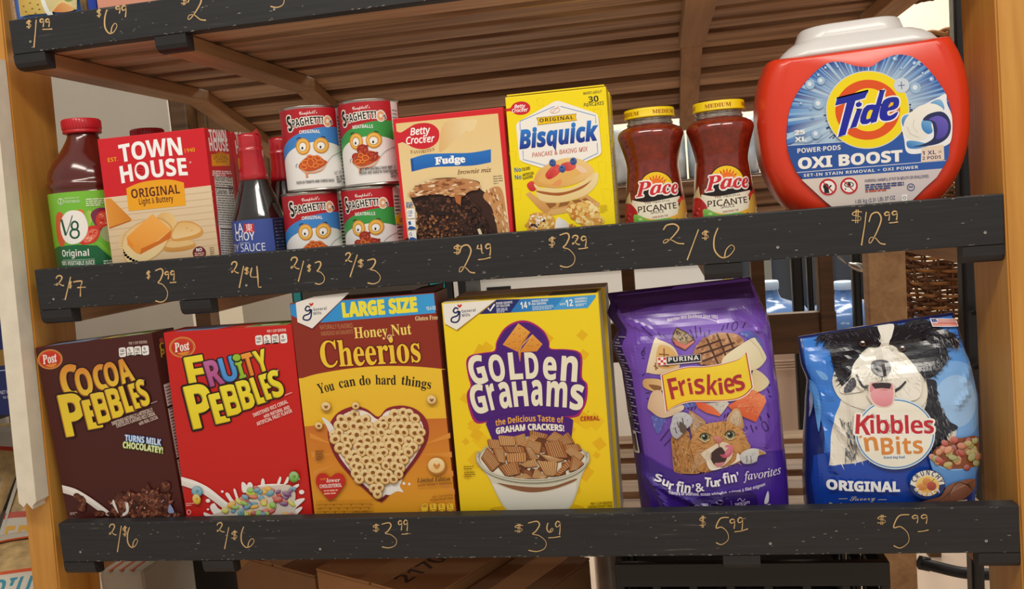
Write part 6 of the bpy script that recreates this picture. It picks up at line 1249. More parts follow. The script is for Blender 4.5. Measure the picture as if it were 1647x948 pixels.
# bowl of kibble and meat
A.P(smoothpts([(990,400),(1000,450),(1030,520),(1090,600),(1180,640),(1290,620)],4,False)+[(1318,440)], '#3c7cc8', g=('#6ca4e0', 90)); A.L([(990,405),(1060,460),(1160,485),(1320,455)], 8, '#8cbcea', sm=5)
kp = [(1000,420),(1020,350),(1100,290),(1180,270),(1290,250),(1325,260),(1325,450),(1240,475),(1120,478),(1040,450)]
A.P(kp, '#8a4a2c'); r = random.Random(8)
n = 0
while n < 46:
    x, y = r.uniform(1000,1320), r.uniform(255,470)
    if not inside(kp, x, y): continue
    c_ = r.choice(['#b84838','#c87850','#a8a868','#d89068','#9c3c34','#b8a860','#cc8458']); rx, ry = r.uniform(22,36), r.uniform(18,28); a = r.uniform(-50,50); A.E(x,y,rx,ry,shade(c_,.6),rot=a,n=14); A.E(x-2,y-3,rx*.88,ry*.85,c_,rot=a,n=14,g=(mixc(c_,'#ffffff',.2),90)); n += 1
A.S([(860,725),(960,690),(1060,660),(1110,590),(1200,555),(1295,545),(1285,620),(1200,690),(1080,725)], '#6c4030', g=('#8c5a44', 60))
for i in range(9): A.L([(1060+6*i,700-4*i),(1150+4*i,620-7*i+8*(i%2)),(1285,560+7*i)], 5, ['#4a281c','#a87860'][i%2], sm=5)
A.P([(1100,725),(1180,690),(1240,680),(1250,725)], '#c8b89c')
A.c(*C2); A.E(972,580,120,102,'#16306c'); ban = [(972+116*math.cos(t), 582-98*math.sin(t)) for t in [math.pi*(.02+.97*i/24) for i in range(25)]]
A.P(ban+[(900,600),(880,610)], '#e8e4d8'); A.E(972,590,80,70,'#e4a83c',g=('#f0d080', 90))
for i, ch in enumerate('CRUNCHY'):
    t = math.pi*(.87-.76*i/6); x, y = 972+80*math.cos(t), 584-68*math.sin(t); tx, ty = math.sin(t), math.cos(t); A.T(ch, (x-11*tx,y-11*ty), (x+11*tx,y+11*ty), 34, '#1c2c5c', 'b')
A.E(938,595,34,24,'#c87838',g=('#e0a060',90)); A.E(968,560,30,26,'#c87838',g=('#e0a060',90)); A.E(1000,590,32,30,'#9c3834',g=('#c05a50',90)); A.L([(1000,560),(1020,540)], 5, '#6c9c3c')
for i, ch in enumerate('&meaty'):
    t = math.pi*(1.22+.56*i/5); x, y = 968+104*math.cos(t), 560-98*math.sin(t); tx, ty = -math.sin(t), -math.cos(t); A.T(ch, (x-12*tx,y-12*ty), (x+12*tx,y+12*ty), 32, '#eef0f4', 'b')
# gusset print
A.c(*C1); A.S([(150,620),(180,585),(195,640),(185,720),(155,770),(135,720)], '#9aa4c0'); A.L([(165,640),(172,700),(155,740)], 6, '#a83c3c')
A.c(*C2); A.T('Tenderness', (112,515), (150,225), 30, '#c8d0e4', 'sbi'); 
putpart('bag', [kbag.mesh(-.4005), A.geo(1)], [mat('navy_film', '#16286c', .3, coat=.4), FILM], rt)
# ============================================================ things on the top shelf and around the rack
TOPZ = SH['top']['b']+.0212
def pillow(x0, x1, z0, z1, yc, b, nz=16, nx=14, seed=0, amp=.002, tilt=0):
    loops = []
    for j in range(nz+1):
        v = j/nz; k = max(.06, (1-abs(2*v-1)**3))**.5; L = []
        for side in (-1, 1):
            for i in range(nx+1) if side < 0 else range(nx-1, 0, -1):
                u = i/nx; t = 2*u-1; x = x0+(x1-x0)*u; z = z0+(z1-z0)*v; d = b*k*max(0,(1-abs(t)**3))**.6
                L.append((x, yc+side*(d+.0006)+noise.noise(Vector((x*30+seed, z*30, side)))*amp*k+tilt*(z-z0), z))
        loops.append(L)
    return loft(loops)
def bagthing(name, label, cat, x0, x1, z0, z1, yc, b, m, art=None, group=None, tilt=0, seed=0, gm=INK):
    rt = thing(name, label, cat, ((x0+x1)/2, yc, z0), (0,0,0), group)
    g = [pillow(x0, x1, z0, z1, yc, b, seed=seed, tilt=tilt)]
    if art:
        fn = lambda x, z: yc-(b*max(.06,(1-abs(2*min(1,max(0,(z-z0)/(z1-z0)))-1)**3))**.5*max(0,1-min(1,abs(2*(x-x0)/(x1-x0)-1))**3)**.6)+tilt*(z-z0)-.0035
        A = Art(Sheet(fn, .006, .006), .0004); art(A); g.append(A.geo(1))
    putpart('pouch', g, [m, gm], rt); return rt
# snacks above the top board (only their lower ends are in the photo)
def art_snack(A):
    A.c(*CA1)
    A.P([(112,-40),(490,-80),(485,60),(130,106)], '#d8c890'); A.P([(118,0),(280,-20),(300,85),(135,100)], '#c9a64a', g=('#dcc070', 0))
    for x, y in ((150,40),(165,75),(190,20),(205,55),(225,85),(240,30),(250,60),(180,95)): A.E(x, y, 7, 5, '#8a6a24')
    A.L([(268,-10),(285,40),(310,85),(330,80)], 26, '#eef0ea', sm=4); A.S([(330,70),(380,20),(440,30),(470,62),(400,78)], '#d8803c', g=('#e8b070', 0)); A.L([(325,75),(390,10),(480,50)], 14, '#e6cc8c', sm=4); A.S([(400,-20),(440,-30),(460,0),(420,10)], '#7c9a4a')
    A.T('NET WT 14 OZ', (72,-40), (95,112), 16, '#e8ecf4', 'm')
x0, x1 = at(14,20,.045).x, at(127,5,.045).x
bagthing('snack_bag', 'blue snack bag printed with crackers at the far left of the top shelf', 'snack bag', x0, x1, TOPZ, TOPZ+.19, .060, .02, mat('blue_film','#3f74c8',.3,coat=.4), art_snack, seed=1)
x0, x1 = at(129,5,.045).x, at(145,5,.045).x
bagthing('candy_pouch', 'narrow wrinkled gold pouch between the blue snack bag and blue carton', 'snack bag', x0, x1, TOPZ, TOPZ+.16, .05, .011, mat('gold_film','#7c5c34',.3,coat=.4,noise_amt=.5,noise_scale=40), seed=2)
x0, x1 = at(147,5,.045).x, at(160,5,.045).x
rt = thing('carton_box', 'slim dark blue carton on the top shelf beside the salmon pink box', 'carton', (x0,.035,TOPZ)); putpart('carton', [boxg(x0,x1,.037,.08,TOPZ,TOPZ+.17,.001), boxg(x0+.002,x1-.002,.0365,.037,TOPZ+.01,TOPZ+.16,0)], mat('blue_carton','#1c3c9c',.4), rt); putpart('top_flap', [boxg(x0+.001,x1-.001,.039,.078,TOPZ+.1705,TOPZ+.172,.0003)], mat('blue_carton','#1c3c9c',.4), rt)
x0, x1 = at(162,5,.045).x, at(262,-8,.045).x
rt = thing('carton_box', 'salmon pink box on the top shelf above the 6.99 price', 'carton', (x0,.035,TOPZ))
B = Art(Plane((x0,.0369,TOPZ),(1,0,0),(0,0,1),(0,-1,0))); wq = x1-x0; B.puv([(.002,.002),(wq-.002,.002),(wq-.002,.028),(.002,.028)], '#c8846c'); B.puv([(.004,.012),(wq-.01,.012),(wq-.01,.016),(.004,.016)], '#f0dcd0')
putpart('carton', [boxg(x0,x1,.037,.1,TOPZ,TOPZ+.13,.001), B.geo(1)], [mat('salmon_carton','#d8957c',.45), INK], rt); putpart('top_flap', [boxg(x0+.001,x1-.001,.039,.098,TOPZ+.1305,TOPZ+.132,.0003)], mat('salmon_carton','#d8957c',.45), rt)
# white batten on the left post
sx0, sx1 = -.870, -.8435
V = []; ys = -.004
edge = [(sx0, -.334), (sx0+.007, -.340), (sx0+.012, -.334), (sx0+.02, -.343), (sx1-.006, -.3385), (sx1, -.333)]
bt = edge+[(sx1, .255), (sx0, .255)]
bm = bmesh.new(); fv = [bm.verts.new((x, .0+postlean(z)-.0055, z)) for x, z in bt]; bv = [bm.verts.new((x, .0185+postlean(z), z)) for x, z in bt]
bm.faces.new(fv[::-1] if False else fv); bm.faces.new(bv[::-1]); n_ = len(bt)
for i in range(n_): bm.faces.new((fv[i], bv[i], bv[(i+1) % n_], fv[(i+1) % n_]))
bmesh.ops.recalc_face_normals(bm, faces=bm.faces[:])
rk('painted_batten', [frombm(bm)], mat('chipped_white_paint', '#e4dac6', .55, noise_amt=.06, noise_scale=40, bump=.4))
# left neighbour: dark shelf back, blue carton, noodle bags
M_peg = mat('grey_pegboard', '#4a443e', .6)
px0 = at(0, 700, .55).x
pg = [boxg(px0-.6, px0+.03, .55, .56, FLOOR, .35, .001)]
Lp = Art(Plane((px0-.6, .5499, -.4), (1,0,0), (0,0,1), (0,-1,0)))
for i in range(22):
    for j in range(14): Lp.puv([(.05+i*.0254+.0028*math.cos(t), .05+j*.0254+.0028*math.sin(t)) for t in (0,1,2,3,4,5)], '#17140f', step=(i+j == 0))
pgo = obj('pegboard', [pg[0], Lp.geo(1)], [M_peg, INK]); tag(pgo, 'grey perforated pegboard standing behind the noodle bags left of the rack', 'pegboard')
sh_ = obj('neighbour_shelf', [boxg(px0-.6, at(96,800,.3).x-.03, .05, .54, -.56, -.54, .003), boxg(px0-.6, at(96,800,.3).x-.03, .18, .37, -.275, -.263, .002), boxg(px0-.55, px0-.5, .1, .5, FLOOR, -.5605, .003), boxg(px0-.04, px0+.01, .1, .5, FLOOR, -.5605, .003)], mat('grey_shelf', '#57504a', .5)); tag(sh_, 'grey neighbouring shelf unit left of the wooden post holding noodle bags', 'shelf')
bx1 = at(17, 560, .2).x; bz1, bz0 = at(8,475,.2).z, at(12,650,.2).z
rt = thing('pasta_carton', 'dark blue carton with a red dot at the left edge, beside the white batten', 'carton', (bx1-.1,.2,-.2625))
B = Art(Plane((bx1,.1999,bz0),(1,0,0),(0,0,1),(0,-1,0))); B.c(0,400,3.645)
B.E(2,240,24,28,'#c8281c'); B.P([(-60,600),(48,590),(52,680),(-60,700)], '#8a6a2c'); B.T('NET WT', (4,855), (62,850), 18, '#d8dcec', 'm'); B.L([(-40,720),(52,712)], 4, '#c8ccdc'); B.T('16 OZ', (20,880), (66,878), 14, '#d8dcec', 'm')
putpart('carton', [boxg(bx1-.16,bx1,.2,.26,-.2625,bz1,.001), B.geo(1)], [mat('navy_carton','#16205c',.4), INK], rt)
putpart('top_flap', [boxg(bx1-.158,bx1-.002,.202,.258,bz1+.0005,bz1+.002,.0004)], mat('navy_carton','#16205c',.4), rt)
M_noo = mat('noodle_bag', '#b89a6a', .35, coat=.5, noise_amt=.35, noise_scale=45)
def nood(cx, cy, z, w_, d_, h_, rx, rz, label, stripe, txt=None, tcol='#2a7c9c', col='#c6bdad'):
    rt = thing('noodle_bag', label, 'noodle bag', (cx,cy,z), (rx,0,rz), 'noodle bags left of the rack')
    nz, nx = 14, 14; F = []; V = []
    g = pillow(-w_/2, w_/2, -d_/2, d_/2, 0, h_/2, seed=cx*9, amp=.003)
    g = ([(p[0], p[2], -p[1]+h_/2+.001) for p in g[0]], [f[::-1] for f in g[1]], 0, True, None)
    o = obj('pouch', [g], M_noo); o.parent = rt
    hh = lambda u, v: h_*.5*max(.06,(1-min(1,abs(2*v/d_))**3))**.5*max(0,1-min(1,abs(2*u/w_))**3)**.6+h_/2+.0042
    class S2:
        curved = True; gu = .012; gv = .012
        def fwd(s, u, v, h): return Vector((u, v, hh(u, v)+h))
    A = Art(S2(), 3e-4)
    A.puv([(-w_*.46,-d_*.46),(-w_*.40,-d_*.46),(-w_*.40,d_*.46),(-w_*.46,d_*.46)], col); A.puv([(-w_*.46,-d_*.46),(w_*.46,-d_*.46),(w_*.46,-d_*.2),(-w_*.46,-d_*.2)], col); A.puv([(-w_*.46,d_*.3),(w_*.46,d_*.3),(w_*.46,d_*.46),(-w_*.46,d_*.46)], col)
    A.puv([(-w_*.46,-d_*.2),(w_*.46,-d_*.2),(w_*.46,-d_*.16),(-w_*.46,-d_*.16)], stripe); A.puv([(-w_*.46,d_*.27),(w_*.46,d_*.27),(w_*.46,d_*.3),(-w_*.46,d_*.3)], stripe)
    if txt:
        V0, F0 = textmesh(txt, 'b', 0, 1); xs = [p[0] for p in V0]; a, b = min(xs), max(xs)
        A.add([(-w_*.38+(x-a)/(b-a)*w_*.76, -d_*.42+y/.72*d_*.17) for x, y in V0], F0, [hexc(tcol)]*len(V0))
    q = obj('print', [A.geo(0)], [FILM]); q.parent = rt
    return rt
pL = lambda x, y, yy: at(x, y, yy)
for (cx_, cy_, lift, a) in ((-1.0,.115,0,(.17,.19,.045,.28,.35,'white noodle bag lettered MEDIUM in blue, at the bottom left corner','#c8542c','MEDIUM','#2a8098')),
                        (-1.055,.30,0,(.19,.26,.04,.95,0,'noodle bag with yellow lettering leaning up behind the MEDIUM noodle bag','#b8482c','FRUIT','#d8a02c')),
                        (-1.275,.31,0,(.22,.26,.045,.9,.0,'clear bag of pale noodles with a red stripe, leaning left of the yellow-lettered one','#b8402c',None,'#ffffff')),
                        (-1.13,.45,0,(.24,.23,.04,1.1,0,'clear bag of noodles at the back of the pile under the pegboard','#a8382c',None,'#ffffff'))):
    nood(cx_, cy_, -.539+a[1]/2*math.sin(a[3])+.003+lift, *a)
rt = thing('hook_packet', 'crumpled white packet hanging from the pegboard at the left edge', 'packet', tuple(at(4,672,.5)))
p = at(2,655,.5); putpart('packet', [pillow(p.x-.06,p.x+.012,p.z-.045,p.z,.5,.012,seed=5,amp=.006)], mat('white_film','#c8c2b8',.3,coat=.4), rt)
putpart('hang_hook', [tubeg([(p.x-.02,.549,p.z+.004),(p.x-.02,.5,p.z-.002),(p.x-.02,.47,p.z+.002)],.002)], mat('zinc_wire','#8a8884',.3,metal=1), rt)
# ---------------- behind the rack
M_cool = mat('white_enamel', '#f0eee6', .4)
yc_ = 2.2; cx0, cx1 = at(757,450,yc_).x, at(1163,440,yc_).x; cz1 = at(1000,300,yc_).z
rt = thing('display_cooler', 'white cooler cabinet with a yellow edge strip and dark vent behind the rack', 'cooler', ((cx0+cx1)/2,yc_+.3,FLOOR))
zt, zb = at(800,420,yc_).z, at(960,478,yc_).z
putpart('cabinet', [boxg(cx0,cx1,yc_,yc_+.6,FLOOR,zt+.12,.01)], M_cool, rt)
putpart('edge_strip', [boxg(cx1+.001,cx1+.028,yc_-.002,yc_+.55,FLOOR+.05,zt+.1,.003)], mat('yellow_strip','#f0d818',.4), rt)
vz = at(800,466,yc_).z; putpart('vent', [boxg(at(783,466,yc_).x,at(822,466,yc_).x,yc_-.004,yc_-.0005,vz-.011,vz+.011,.001)]+[boxg(at(785,466,yc_).x,at(820,466,yc_).x,yc_-.006,yc_-.004,vz-.009+k*.005,vz-.007+k*.005,0) for k in range(4)], mat('dark_vent','#2c2a28',.5), rt)
dz1 = at(960,432,yc_).z; putpart('glass_door', [boxg(at(775,432,yc_).x,at(1150,432,yc_).x,yc_-.012,yc_-.001,dz1-.004,zt+.1,.003)], mat('dark_gasket','#26282c',.3,coat=.4), rt)
rt = thing('cabinet_door', 'pale cabinet with teal and dark stripes left of the white cooler', 'cabinet', (at(560,450,1.9).x,2.0,FLOOR))
for a, b, m in ((385,468,mat('pale_panel','#b8b2a6',.5)),(470,482,mat('teal_panel','#2c8c94',.4)),(484,690,mat('dark_panel','#4c4640',.5)),(691,716,mat('teal_panel','#2c8c94',.4)),(717,728,mat('black_trim','#1c1c1e',.4)),(729,737,mat('white_trim','#d8d6d0',.4)),(738,750,mat('black_trim','#1c1c1e',.4))):
    xa, xb = at(a,460,1.95).x, at(b,460,1.95).x; putpart('panel', [boxg(xa,xb-.002,1.95,2.2,FLOOR,.12,.003)], m, rt)
# plastic-wrapped stock on the far side, glimpsed between the jars
for i, (a, b, lab) in enumerate(((985,1105,'white plastic wrapped pack seen between pancake mix and salsa jars'),(1108,1225,'pale blue plastic wrapped pack seen between the salsa jars and detergent'))):
    xa, xb = at(a,260,1.05).x, at(b,260,1.05).x; z0_, z1_ = at(1100,288,1.05).z, at(1100,196,1.05).z
    rt = thing('wrapped_pack', lab, 'plastic pack', ((xa+xb)/2,1.1,z0_)); putpart('film', [pillow(xa,xb,z0_,z1_,1.1,.05,seed=i*4+2,amp=.012)], mat('white_blue_film' if i else 'white_film2','#c4d4e4' if i else '#d8dcdc',.2,coat=.6,noise_amt=.25,noise_scale=18), rt)
    xm = (xa+xb)/2; putpart('contents', [boxg(xa+.004,xb-.004,1.16,1.22,z0_,z1_-.01,.01)], mat('white_film2','#d8dcdc',.2), rt)
rt = thing('rear_crate', 'brown wooden stand under the wrapped packs on the far side', 'wooden stand', (at(1100,290,1.1).x,1.1,FLOOR))
xa, xb = at(985,290,1.05).x, at(1226,290,1.05).x; z0_ = at(1100,288,1.05).z
putpart('top_board', [boxg(xa,xb,1.03,1.25,z0_-.022,z0_-.001,.003)], W_dark, rt)
for xx in (xa+.005, xb-.035): putpart('leg', [boxg(xx,xx+.03,1.06,1.1,FLOOR,z0_-.0225,.002)], W_dark, rt)
# water jugs in a white tray
M_jug = mat('blue_jug', '#6f9ad8', .08, trans=.45, ior=1.2, coat=.6); M_cap = mat('jug_cap', '#c4dcf4', .35)
ZP = at(1356,463,1.95).z-.42
def jug(px_, y_, lab):
    p = at(px_, 463, y_); tz = p.z; hb = tz-ZP
    rt = thing('water_jug', lab, 'water jug', (p.x, y_, ZP), (0,0,0), 'blue water jugs')
    pr = [(.02,-hb),(.125,.005-hb),(.134,.02-hb),(.134,-.27),(.128,-.262),(.134,-.254),(.134,-.14),(.13,-.10),(.105,-.062),(.06,-.043),(.034,-.033),(.0275,-.018),(.0265,-.004),(.0265,.002)]
    putpart('jug', [lathe([(r_, z+tz) for r_, z in pr], 40, cx=p.x, cy=y_)], M_jug, rt)
    putpart('cap', [lathe([(.028,tz-.006),(.0295,tz-.004),(.0295,tz+.018),(.027,tz+.022),(.012,tz+.023)], 32, cx=p.x, cy=y_)], M_cap, rt)
    return ZP
jz = jug(1237, 1.75, 'blue water jug with pale cap, just right of the purple cat food bag')
jug(1356, 1.95, 'blue water jug seen between the dark rear posts')
jug(1425, 2.35, 'far blue water jug mostly behind the brown rear leg')
xa, xb = at(1170,505,1.55).x, at(1336,505,1.55).x; tz = at(1290,505,1.55).z
rt = thing('jug_tray', 'white ribbed tray edge in front of the water jugs', 'tray', ((xa+xb)/2,1.6,FLOOR))
putpart('rim', [boxg(xa,xb,1.54,1.56,tz-.012,tz+.006,.004)]+[boxg(xa+.006*k,xa+.006*k+.003,1.5375,1.54,tz-.01,tz+.004,0) for k in range(int((xb-xa)/.006))], mat('white_tray','#dcd6cc',.35), rt)
zr = at(1280,590,1.545).z
putpart('stand', [boxg(xa+.005,xb-.005,1.545,1.58,FLOOR,tz-.0125,.003)]+[boxg(xa+.006,xb-.006,1.541,1.5445,zr+.008*k,zr+.008*k+.005,.001) for k in range(-1,3)], mat('beige_stand','#f0d6c2',.5), rt)
rt2 = thing('jug_platform', 'low dark platform under the blue water jugs', 'platform', (at(1330,500,1.95).x,2.0,FLOOR)); putpart('deck', [boxg(cx1+.04,at(1480,500,2.35).x+.1,1.585,2.5,FLOOR+.06,ZP-.001,.004)], mat('black_trim','#1c1c1e',.4), rt2)
for k in range(2): putpart('foot', [boxg(cx1+.06+.4*k,cx1+.12+.4*k,1.6,2.45,FLOOR,FLOOR+.0595,.003)], mat('black_trim','#1c1c1e',.4), rt2)
# black metal uprights
M_blk = mat('black_metal', '#141416', .35)
def upright(px_, w_, y_, lab, lean=0, top=.7):
    x = at(px_, 450, y_).x; rt = thing('metal_upright', lab, 'metal post', (x,y_,FLOOR), (0,0,0), 'black metal uprights')
    putpart('tube', [boxg(x-w_/2,x+w_/2,y_,y_+.03,FLOOR+.006,top,.006,seg=3)], M_blk, rt); putpart('foot', [boxg(x-w_*.5,x+w_*.5,y_-.01,y_+.04,FLOOR,FLOOR+.0055,.001)], M_blk, rt); return rt, x
upright(1379, .021, 1.25, 'slim black metal upright between the two brown rear legs', top=.05)
rt, ux = upright(1560, .02, .42, 'tall black metal upright beside the right wooden post')
for zz in (.145, -.215, -.30): putpart('bracket', [tubeg([(ux-.006,.40,zz),(ux+.02,.395,zz+.004),(ux+.05,.40,zz-.004)],.004)], M_blk, rt)
upright(1283, .03, 1.42, 'grey black frame upright behind the pale-capped water jug', top=.0)
upright(1304, .016, 1.42, 'thin frame upright left of the narrow rear leg', top=.0)
p = at(1378,432,1.2); rt = thing('metal_scoop', 'small steel scoop hanging by the rear black upright', 'scoop', tuple(p))
putpart('bowl', [loft([[(p.x-.02+.055*t, p.y+.014*math.sin(a)*math.sin(math.pi*(t*.8+.1)), p.z+.012-.022*t+.012*math.cos(a)*math.sin(math.pi*(t*.8+.1))) for a in [2*math.pi*i/14 for i in range(14)]] for t in [k/8 for k in range(9)]])], mat('steel','#b0aca6',.25,metal=1), rt)
putpart('handle', [tubeg([(p.x-.02,p.y,p.z+.012),(p.x-.04,p.y,p.z+.03),(p.x-.045,p.y,p.z+.06)],.003)], mat('steel','#b0aca6',.25,metal=1), rt)
# wicker baskets
M_wick = mat('wicker', '#6e4424', .5, noise_amt=.4, noise_scale=40); M_wick2 = mat('wicker_light', '#a8713c', .5, noise_amt=.3, noise_scale=40)
def basket(lab, cx, cy, z0, z1, r0, r1, rows, name='wicker_basket', ew=1.0, bottom=True):
    rt = thing(name, lab, 'wicker basket', (cx,cy,z0), (0,0,0), 'wicker baskets'); ns = 26; g = []; g2 = []
    for k in range(rows):
        t = k/(rows-1); r_ = r0+(r1-r0)*t; z = z0+(z1-z0)*t; n = ns*4; pts = []
        for i in range(n): a = 2*math.pi*i/n; q = r_+.006*math.sin(a*ns/2+math.pi*(k % 2)); pts.append((cx+q*math.cos(a)*ew, cy+q*math.sin(a), z+.0015*math.sin(7*a+k)))
        (g if k % 3 else g2).append(tubeg(pts, .0042, 5, closed=True))
    putpart('weave', g+[(v, f, 1, s_, c_) for v, f, m_, s_, c_ in g2], [M_wick, M_wick2], rt)
    st = []
    for i in range(ns): a = 2*math.pi*(i+.5)/ns; st.append(tubeg([(cx+r0*math.cos(a)*ew, cy+r0*math.sin(a), z0),(cx+r1*math.cos(a)*ew, cy+r1*math.sin(a), z1)], .003, 5))
    putpart('stakes', st, M_wick, rt)
    rim = []
    for j in range(2): rim.append(tubeg([(cx+(r1+.004+.006*math.sin(a*9+j*3.1))*math.cos(a)*ew, cy+(r1+.004+.006*math.sin(a*9+j*3.1))*math.sin(a), z1+.006+.006*math.cos(a*9+j*3.1)) for a in [2*math.pi*i/90 for i in range(90)]], .006, 6, closed=True))
    putpart('rim', rim, M_wick2, rt)
    if bottom:
        sp = []
        for k in range(9): rr_ = r0*(k+.6)/9.3; sp.append(tubeg([(cx+(rr_)*math.cos(a)*ew, cy+rr_*math.sin(a), z0+.0025*math.sin(a*13+math.pi*(k % 2))) for a in [2*math.pi*i/52 for i in range(52)]], .0042, 5, closed=True))
        putpart('base', sp, M_wick, rt)
    return rt
p = at(1528, 465, 1.3); basket('brown wicker basket seen under the right end of the middle shelf', p.x, 1.3, at(1520,545,1.3).z, at(1520,395,1.3).z, .10, .13, 24)
pq = at(1520, 300, 1.3); basket('middle wicker basket of a stack, mostly hidden behind the detergent tub', pq.x, 1.3, at(1520,382,1.3).z, at(1520,208,1.3).z, .09, .105, 26)
zl = at(1520,545,1.3).z; rt = thing('basket_stool', 'dark stool under the stacked wicker baskets behind the dog food bag', 'stool', (p.x,1.3,FLOOR)); putpart('seat', [boxg(p.x-.11,p.x+.11,1.19,1.41,zl-.036,zl-.010,.004)], W_dark, rt)
for dx in (-.1,.07):
    for dy in (-.1,.07): putpart('leg', [boxg(p.x+dx,p.x+dx+.03,1.3+dy,1.33+dy,FLOOR,zl-.0365,.003)], W_dark, rt)
p = at(1478, -12, .98); basket('wicker basket high behind the right post, seen from underneath', p.x+.02, 1.06, p.z+.01, p.z+.13, .075, .105, 10)
p = pq; basket('wicker basket topmost of the stack, behind the upper right of the detergent tub', p.x, 1.3, at(1520,190,1.3).z, at(1520,66,1.3).z, .085, .10, 18)
p = at(1668, 105, .9); basket('wicker basket at the right edge above the black wire basket', p.x, .9, at(1650,118,.9).z, at(1650,78,.9).z, .075, .085, 5)
pb = at(1690, 220, .75)
rt = thing('wire_basket', 'black wire basket at the right edge outside the right post', 'wire basket', (pb.x,.75,at(1650,335,.75).z))
zA, zB = at(1650,335,.75).z, at(1650,122,.75).z; gW = []
for k in range(13): z = zA+(zB-zA)*k/12; gW.append(tubeg([(pb.x-.085,.70,z),(pb.x+.085,.70,z),(pb.x+.085,.84,z),(pb.x-.085,.84,z)], .0028, 5, closed=True))
for i in range(9): gW.append(tubeg([(pb.x-.085+.02*i,.6975,zA),(pb.x-.085+.02*i,.6975,zB)], .002, 5)); gW.append(tubeg([(pb.x-.0875,.70+.0165*i,zA),(pb.x-.0875,.70+.0165*i,zB)], .002, 5))
putpart('wires', gW, M_blk, rt); putpart('tray_base', [boxg(pb.x-.085,pb.x+.085,.70,.84,zA-.004,zA-.001,.001)], M_blk, rt)
p = at(1650, 380, .6); bagthing('chip_bag', 'pale green printed bag at the right edge below the wire basket', 'snack bag', p.x-.02, p.x+.12, at(1650,450,.6).z, at(1650,345,.6).z, .6, .02, mat('green_film','#a8b07c',.35,coat=.3,noise_amt=.4,noise_scale=30), seed=4)
p = at(1650, 560, .6)
# rack for the objects at right edge
sxr = at(1642, 300, .7).x; st_ = obj('side_stand', [boxg(sxr-.005,sxr+.34,.55,.9,at(1650,455,.6).z-.02,at(1650,452,.6).z-.003,.003), boxg(sxr+.31,sxr+.34,.55,.9,FLOOR,.40,.003), boxg(sxr+.005,sxr+.33,.7,.86,zA-.012,zA-.0045,.002), boxg(sxr-.0,sxr+.33,.8,.89,at(1650,118,.9).z-.016,at(1650,118,.9).z-.0065,.002)], M_blk); tag(st_, 'black metal stand at the right edge holding the wire basket', 'metal stand')
# ---------------- under the bottom shelf
M_card = mat('cardboard', '#a8784c', .7, noise_amt=.08, noise_scale=14); M_card2 = mat('cardboard_dark', '#8c6440', .7, noise_amt=.08, noise_scale=14)
def cbox(lab, cx, cy, w_, d_, z1, rz, m, txt=None, tpos=None, flap_gap=.004):
    rt = thing('cardboard_box', lab, 'cardboard box', (cx,cy,FLOOR), (0,0,rz), 'cardboard boxes under the bottom shelf'); h = z1-FLOOR
    o = obj('box_body', [boxg(-w_/2,w_/2,-d_/2,d_/2,0,h-.004,.002)], m); o.parent = rt
    for s_ in (-1, 1):
        g = [boxg(min(0,s_*w_/2)+(flap_gap/2 if s_ > 0 else 0),max(0,s_*w_/2)-(flap_gap/2 if s_ < 0 else 0),-d_/2,d_/2,h-.0038,h-.0005,.0006)]
        A = None
        if txt and s_ > 0:
            A = Art(Plane((0,-d_/2,h-.0005),(0,1,0),(-1,0,0),(0,0,1)))
            for t_, u, v, sz in txt:
                V0, F0 = textmesh(t_, 'b', 0, 1); A.add([(u+x*sz, -v+y*sz) for x, y in V0], F0, [hexc('#3a2a1c')]*len(V0))
            g.append(A.geo(1))
        f = obj('lid_flap', g, [m, INK] if A else m); f.parent = rt
    t = obj('packing_tape', [boxg(-.022,.022,-d_/2-.0003,d_/2+.0003,h-.0004,h-.0001,0)], mat('clear_tape','#b88c5c',.2,coat=.5)); t.parent = rt
    return rt
zc = -.505
def bxy(px_, py_, z=zc): p = atz(px_, py_, z); return p.x, p.y
RB = -.45; EB = (math.cos(RB), math.sin(RB))
def rowpos(d): return (-.715+EB[0]*d, .36+EB[1]*d)
x, y = rowpos(.171); cbox('brown cardboard box under the left part of the bottom shelf', x, y, .19, .26, zc, RB, M_card2)
x, y = rowpos(.382); cbox('cardboard box lettered with 21701 under the middle of the shelf', x, y, .22, .26, zc+.012, RB, M_card, [('COOKIES',.02,.02,.014),('21701',.02,.05,.04)])
x, y = rowpos(.548); cbox('cardboard box lettered 5796, right of the other cardboard box', x, y, .10, .20, zc-.004, RB, M_card2, [('5796',.02,.012,.03)])
x, y = rowpos(0)
rt = thing('black_tote', 'black plastic tote box between the noodle bags and cardboard box', 'tote box', (x,y,FLOOR), (0,0,RB))
for nm, g in (('tub', [boxg(-.062,.062,-.12,.12,.001,.425,.006)]), ('lid', [boxg(-.07,.07,-.13,.13,.426,.445,.006)])): o = obj(nm, g, M_blk); o.parent = rt
rt = thing('striped_package', 'white paper package with orange stripes behind the foot of the left post', 'package', (-.887,.30,-.9495))
o = obj('wrapper', [boxg(-.038,.038,-.12,.12,0,.43,.008)]+[boxg(-.0385+.019*k,-.033+.019*k,-.1205,.1205,.4298,.4306,0,mi=1) for k in range(4)], [mat('paper_white','#a89d8c',.5), mat('orange_stripe','#b0502c',.5)]); o.parent = rt
o = obj('top_fold', [boxg(-.035,.035,-.02,.02,.4308,.437,.002)], mat('paper_white','#a89d8c',.5)); o.parent = rt
x, y = -.115, .28; bagthing('foil_bag', 'crumpled silver bag between the cardboard boxes and black crate', 'bag', x-.03, x+.02, -.72, -.475, y+.08, .03, mat('silver_film','#a8a49e',.25,coat=.4,noise_amt=.3,noise_scale=20), seed=8)
rt0 = bpy.data.objects.get('foil_bag')
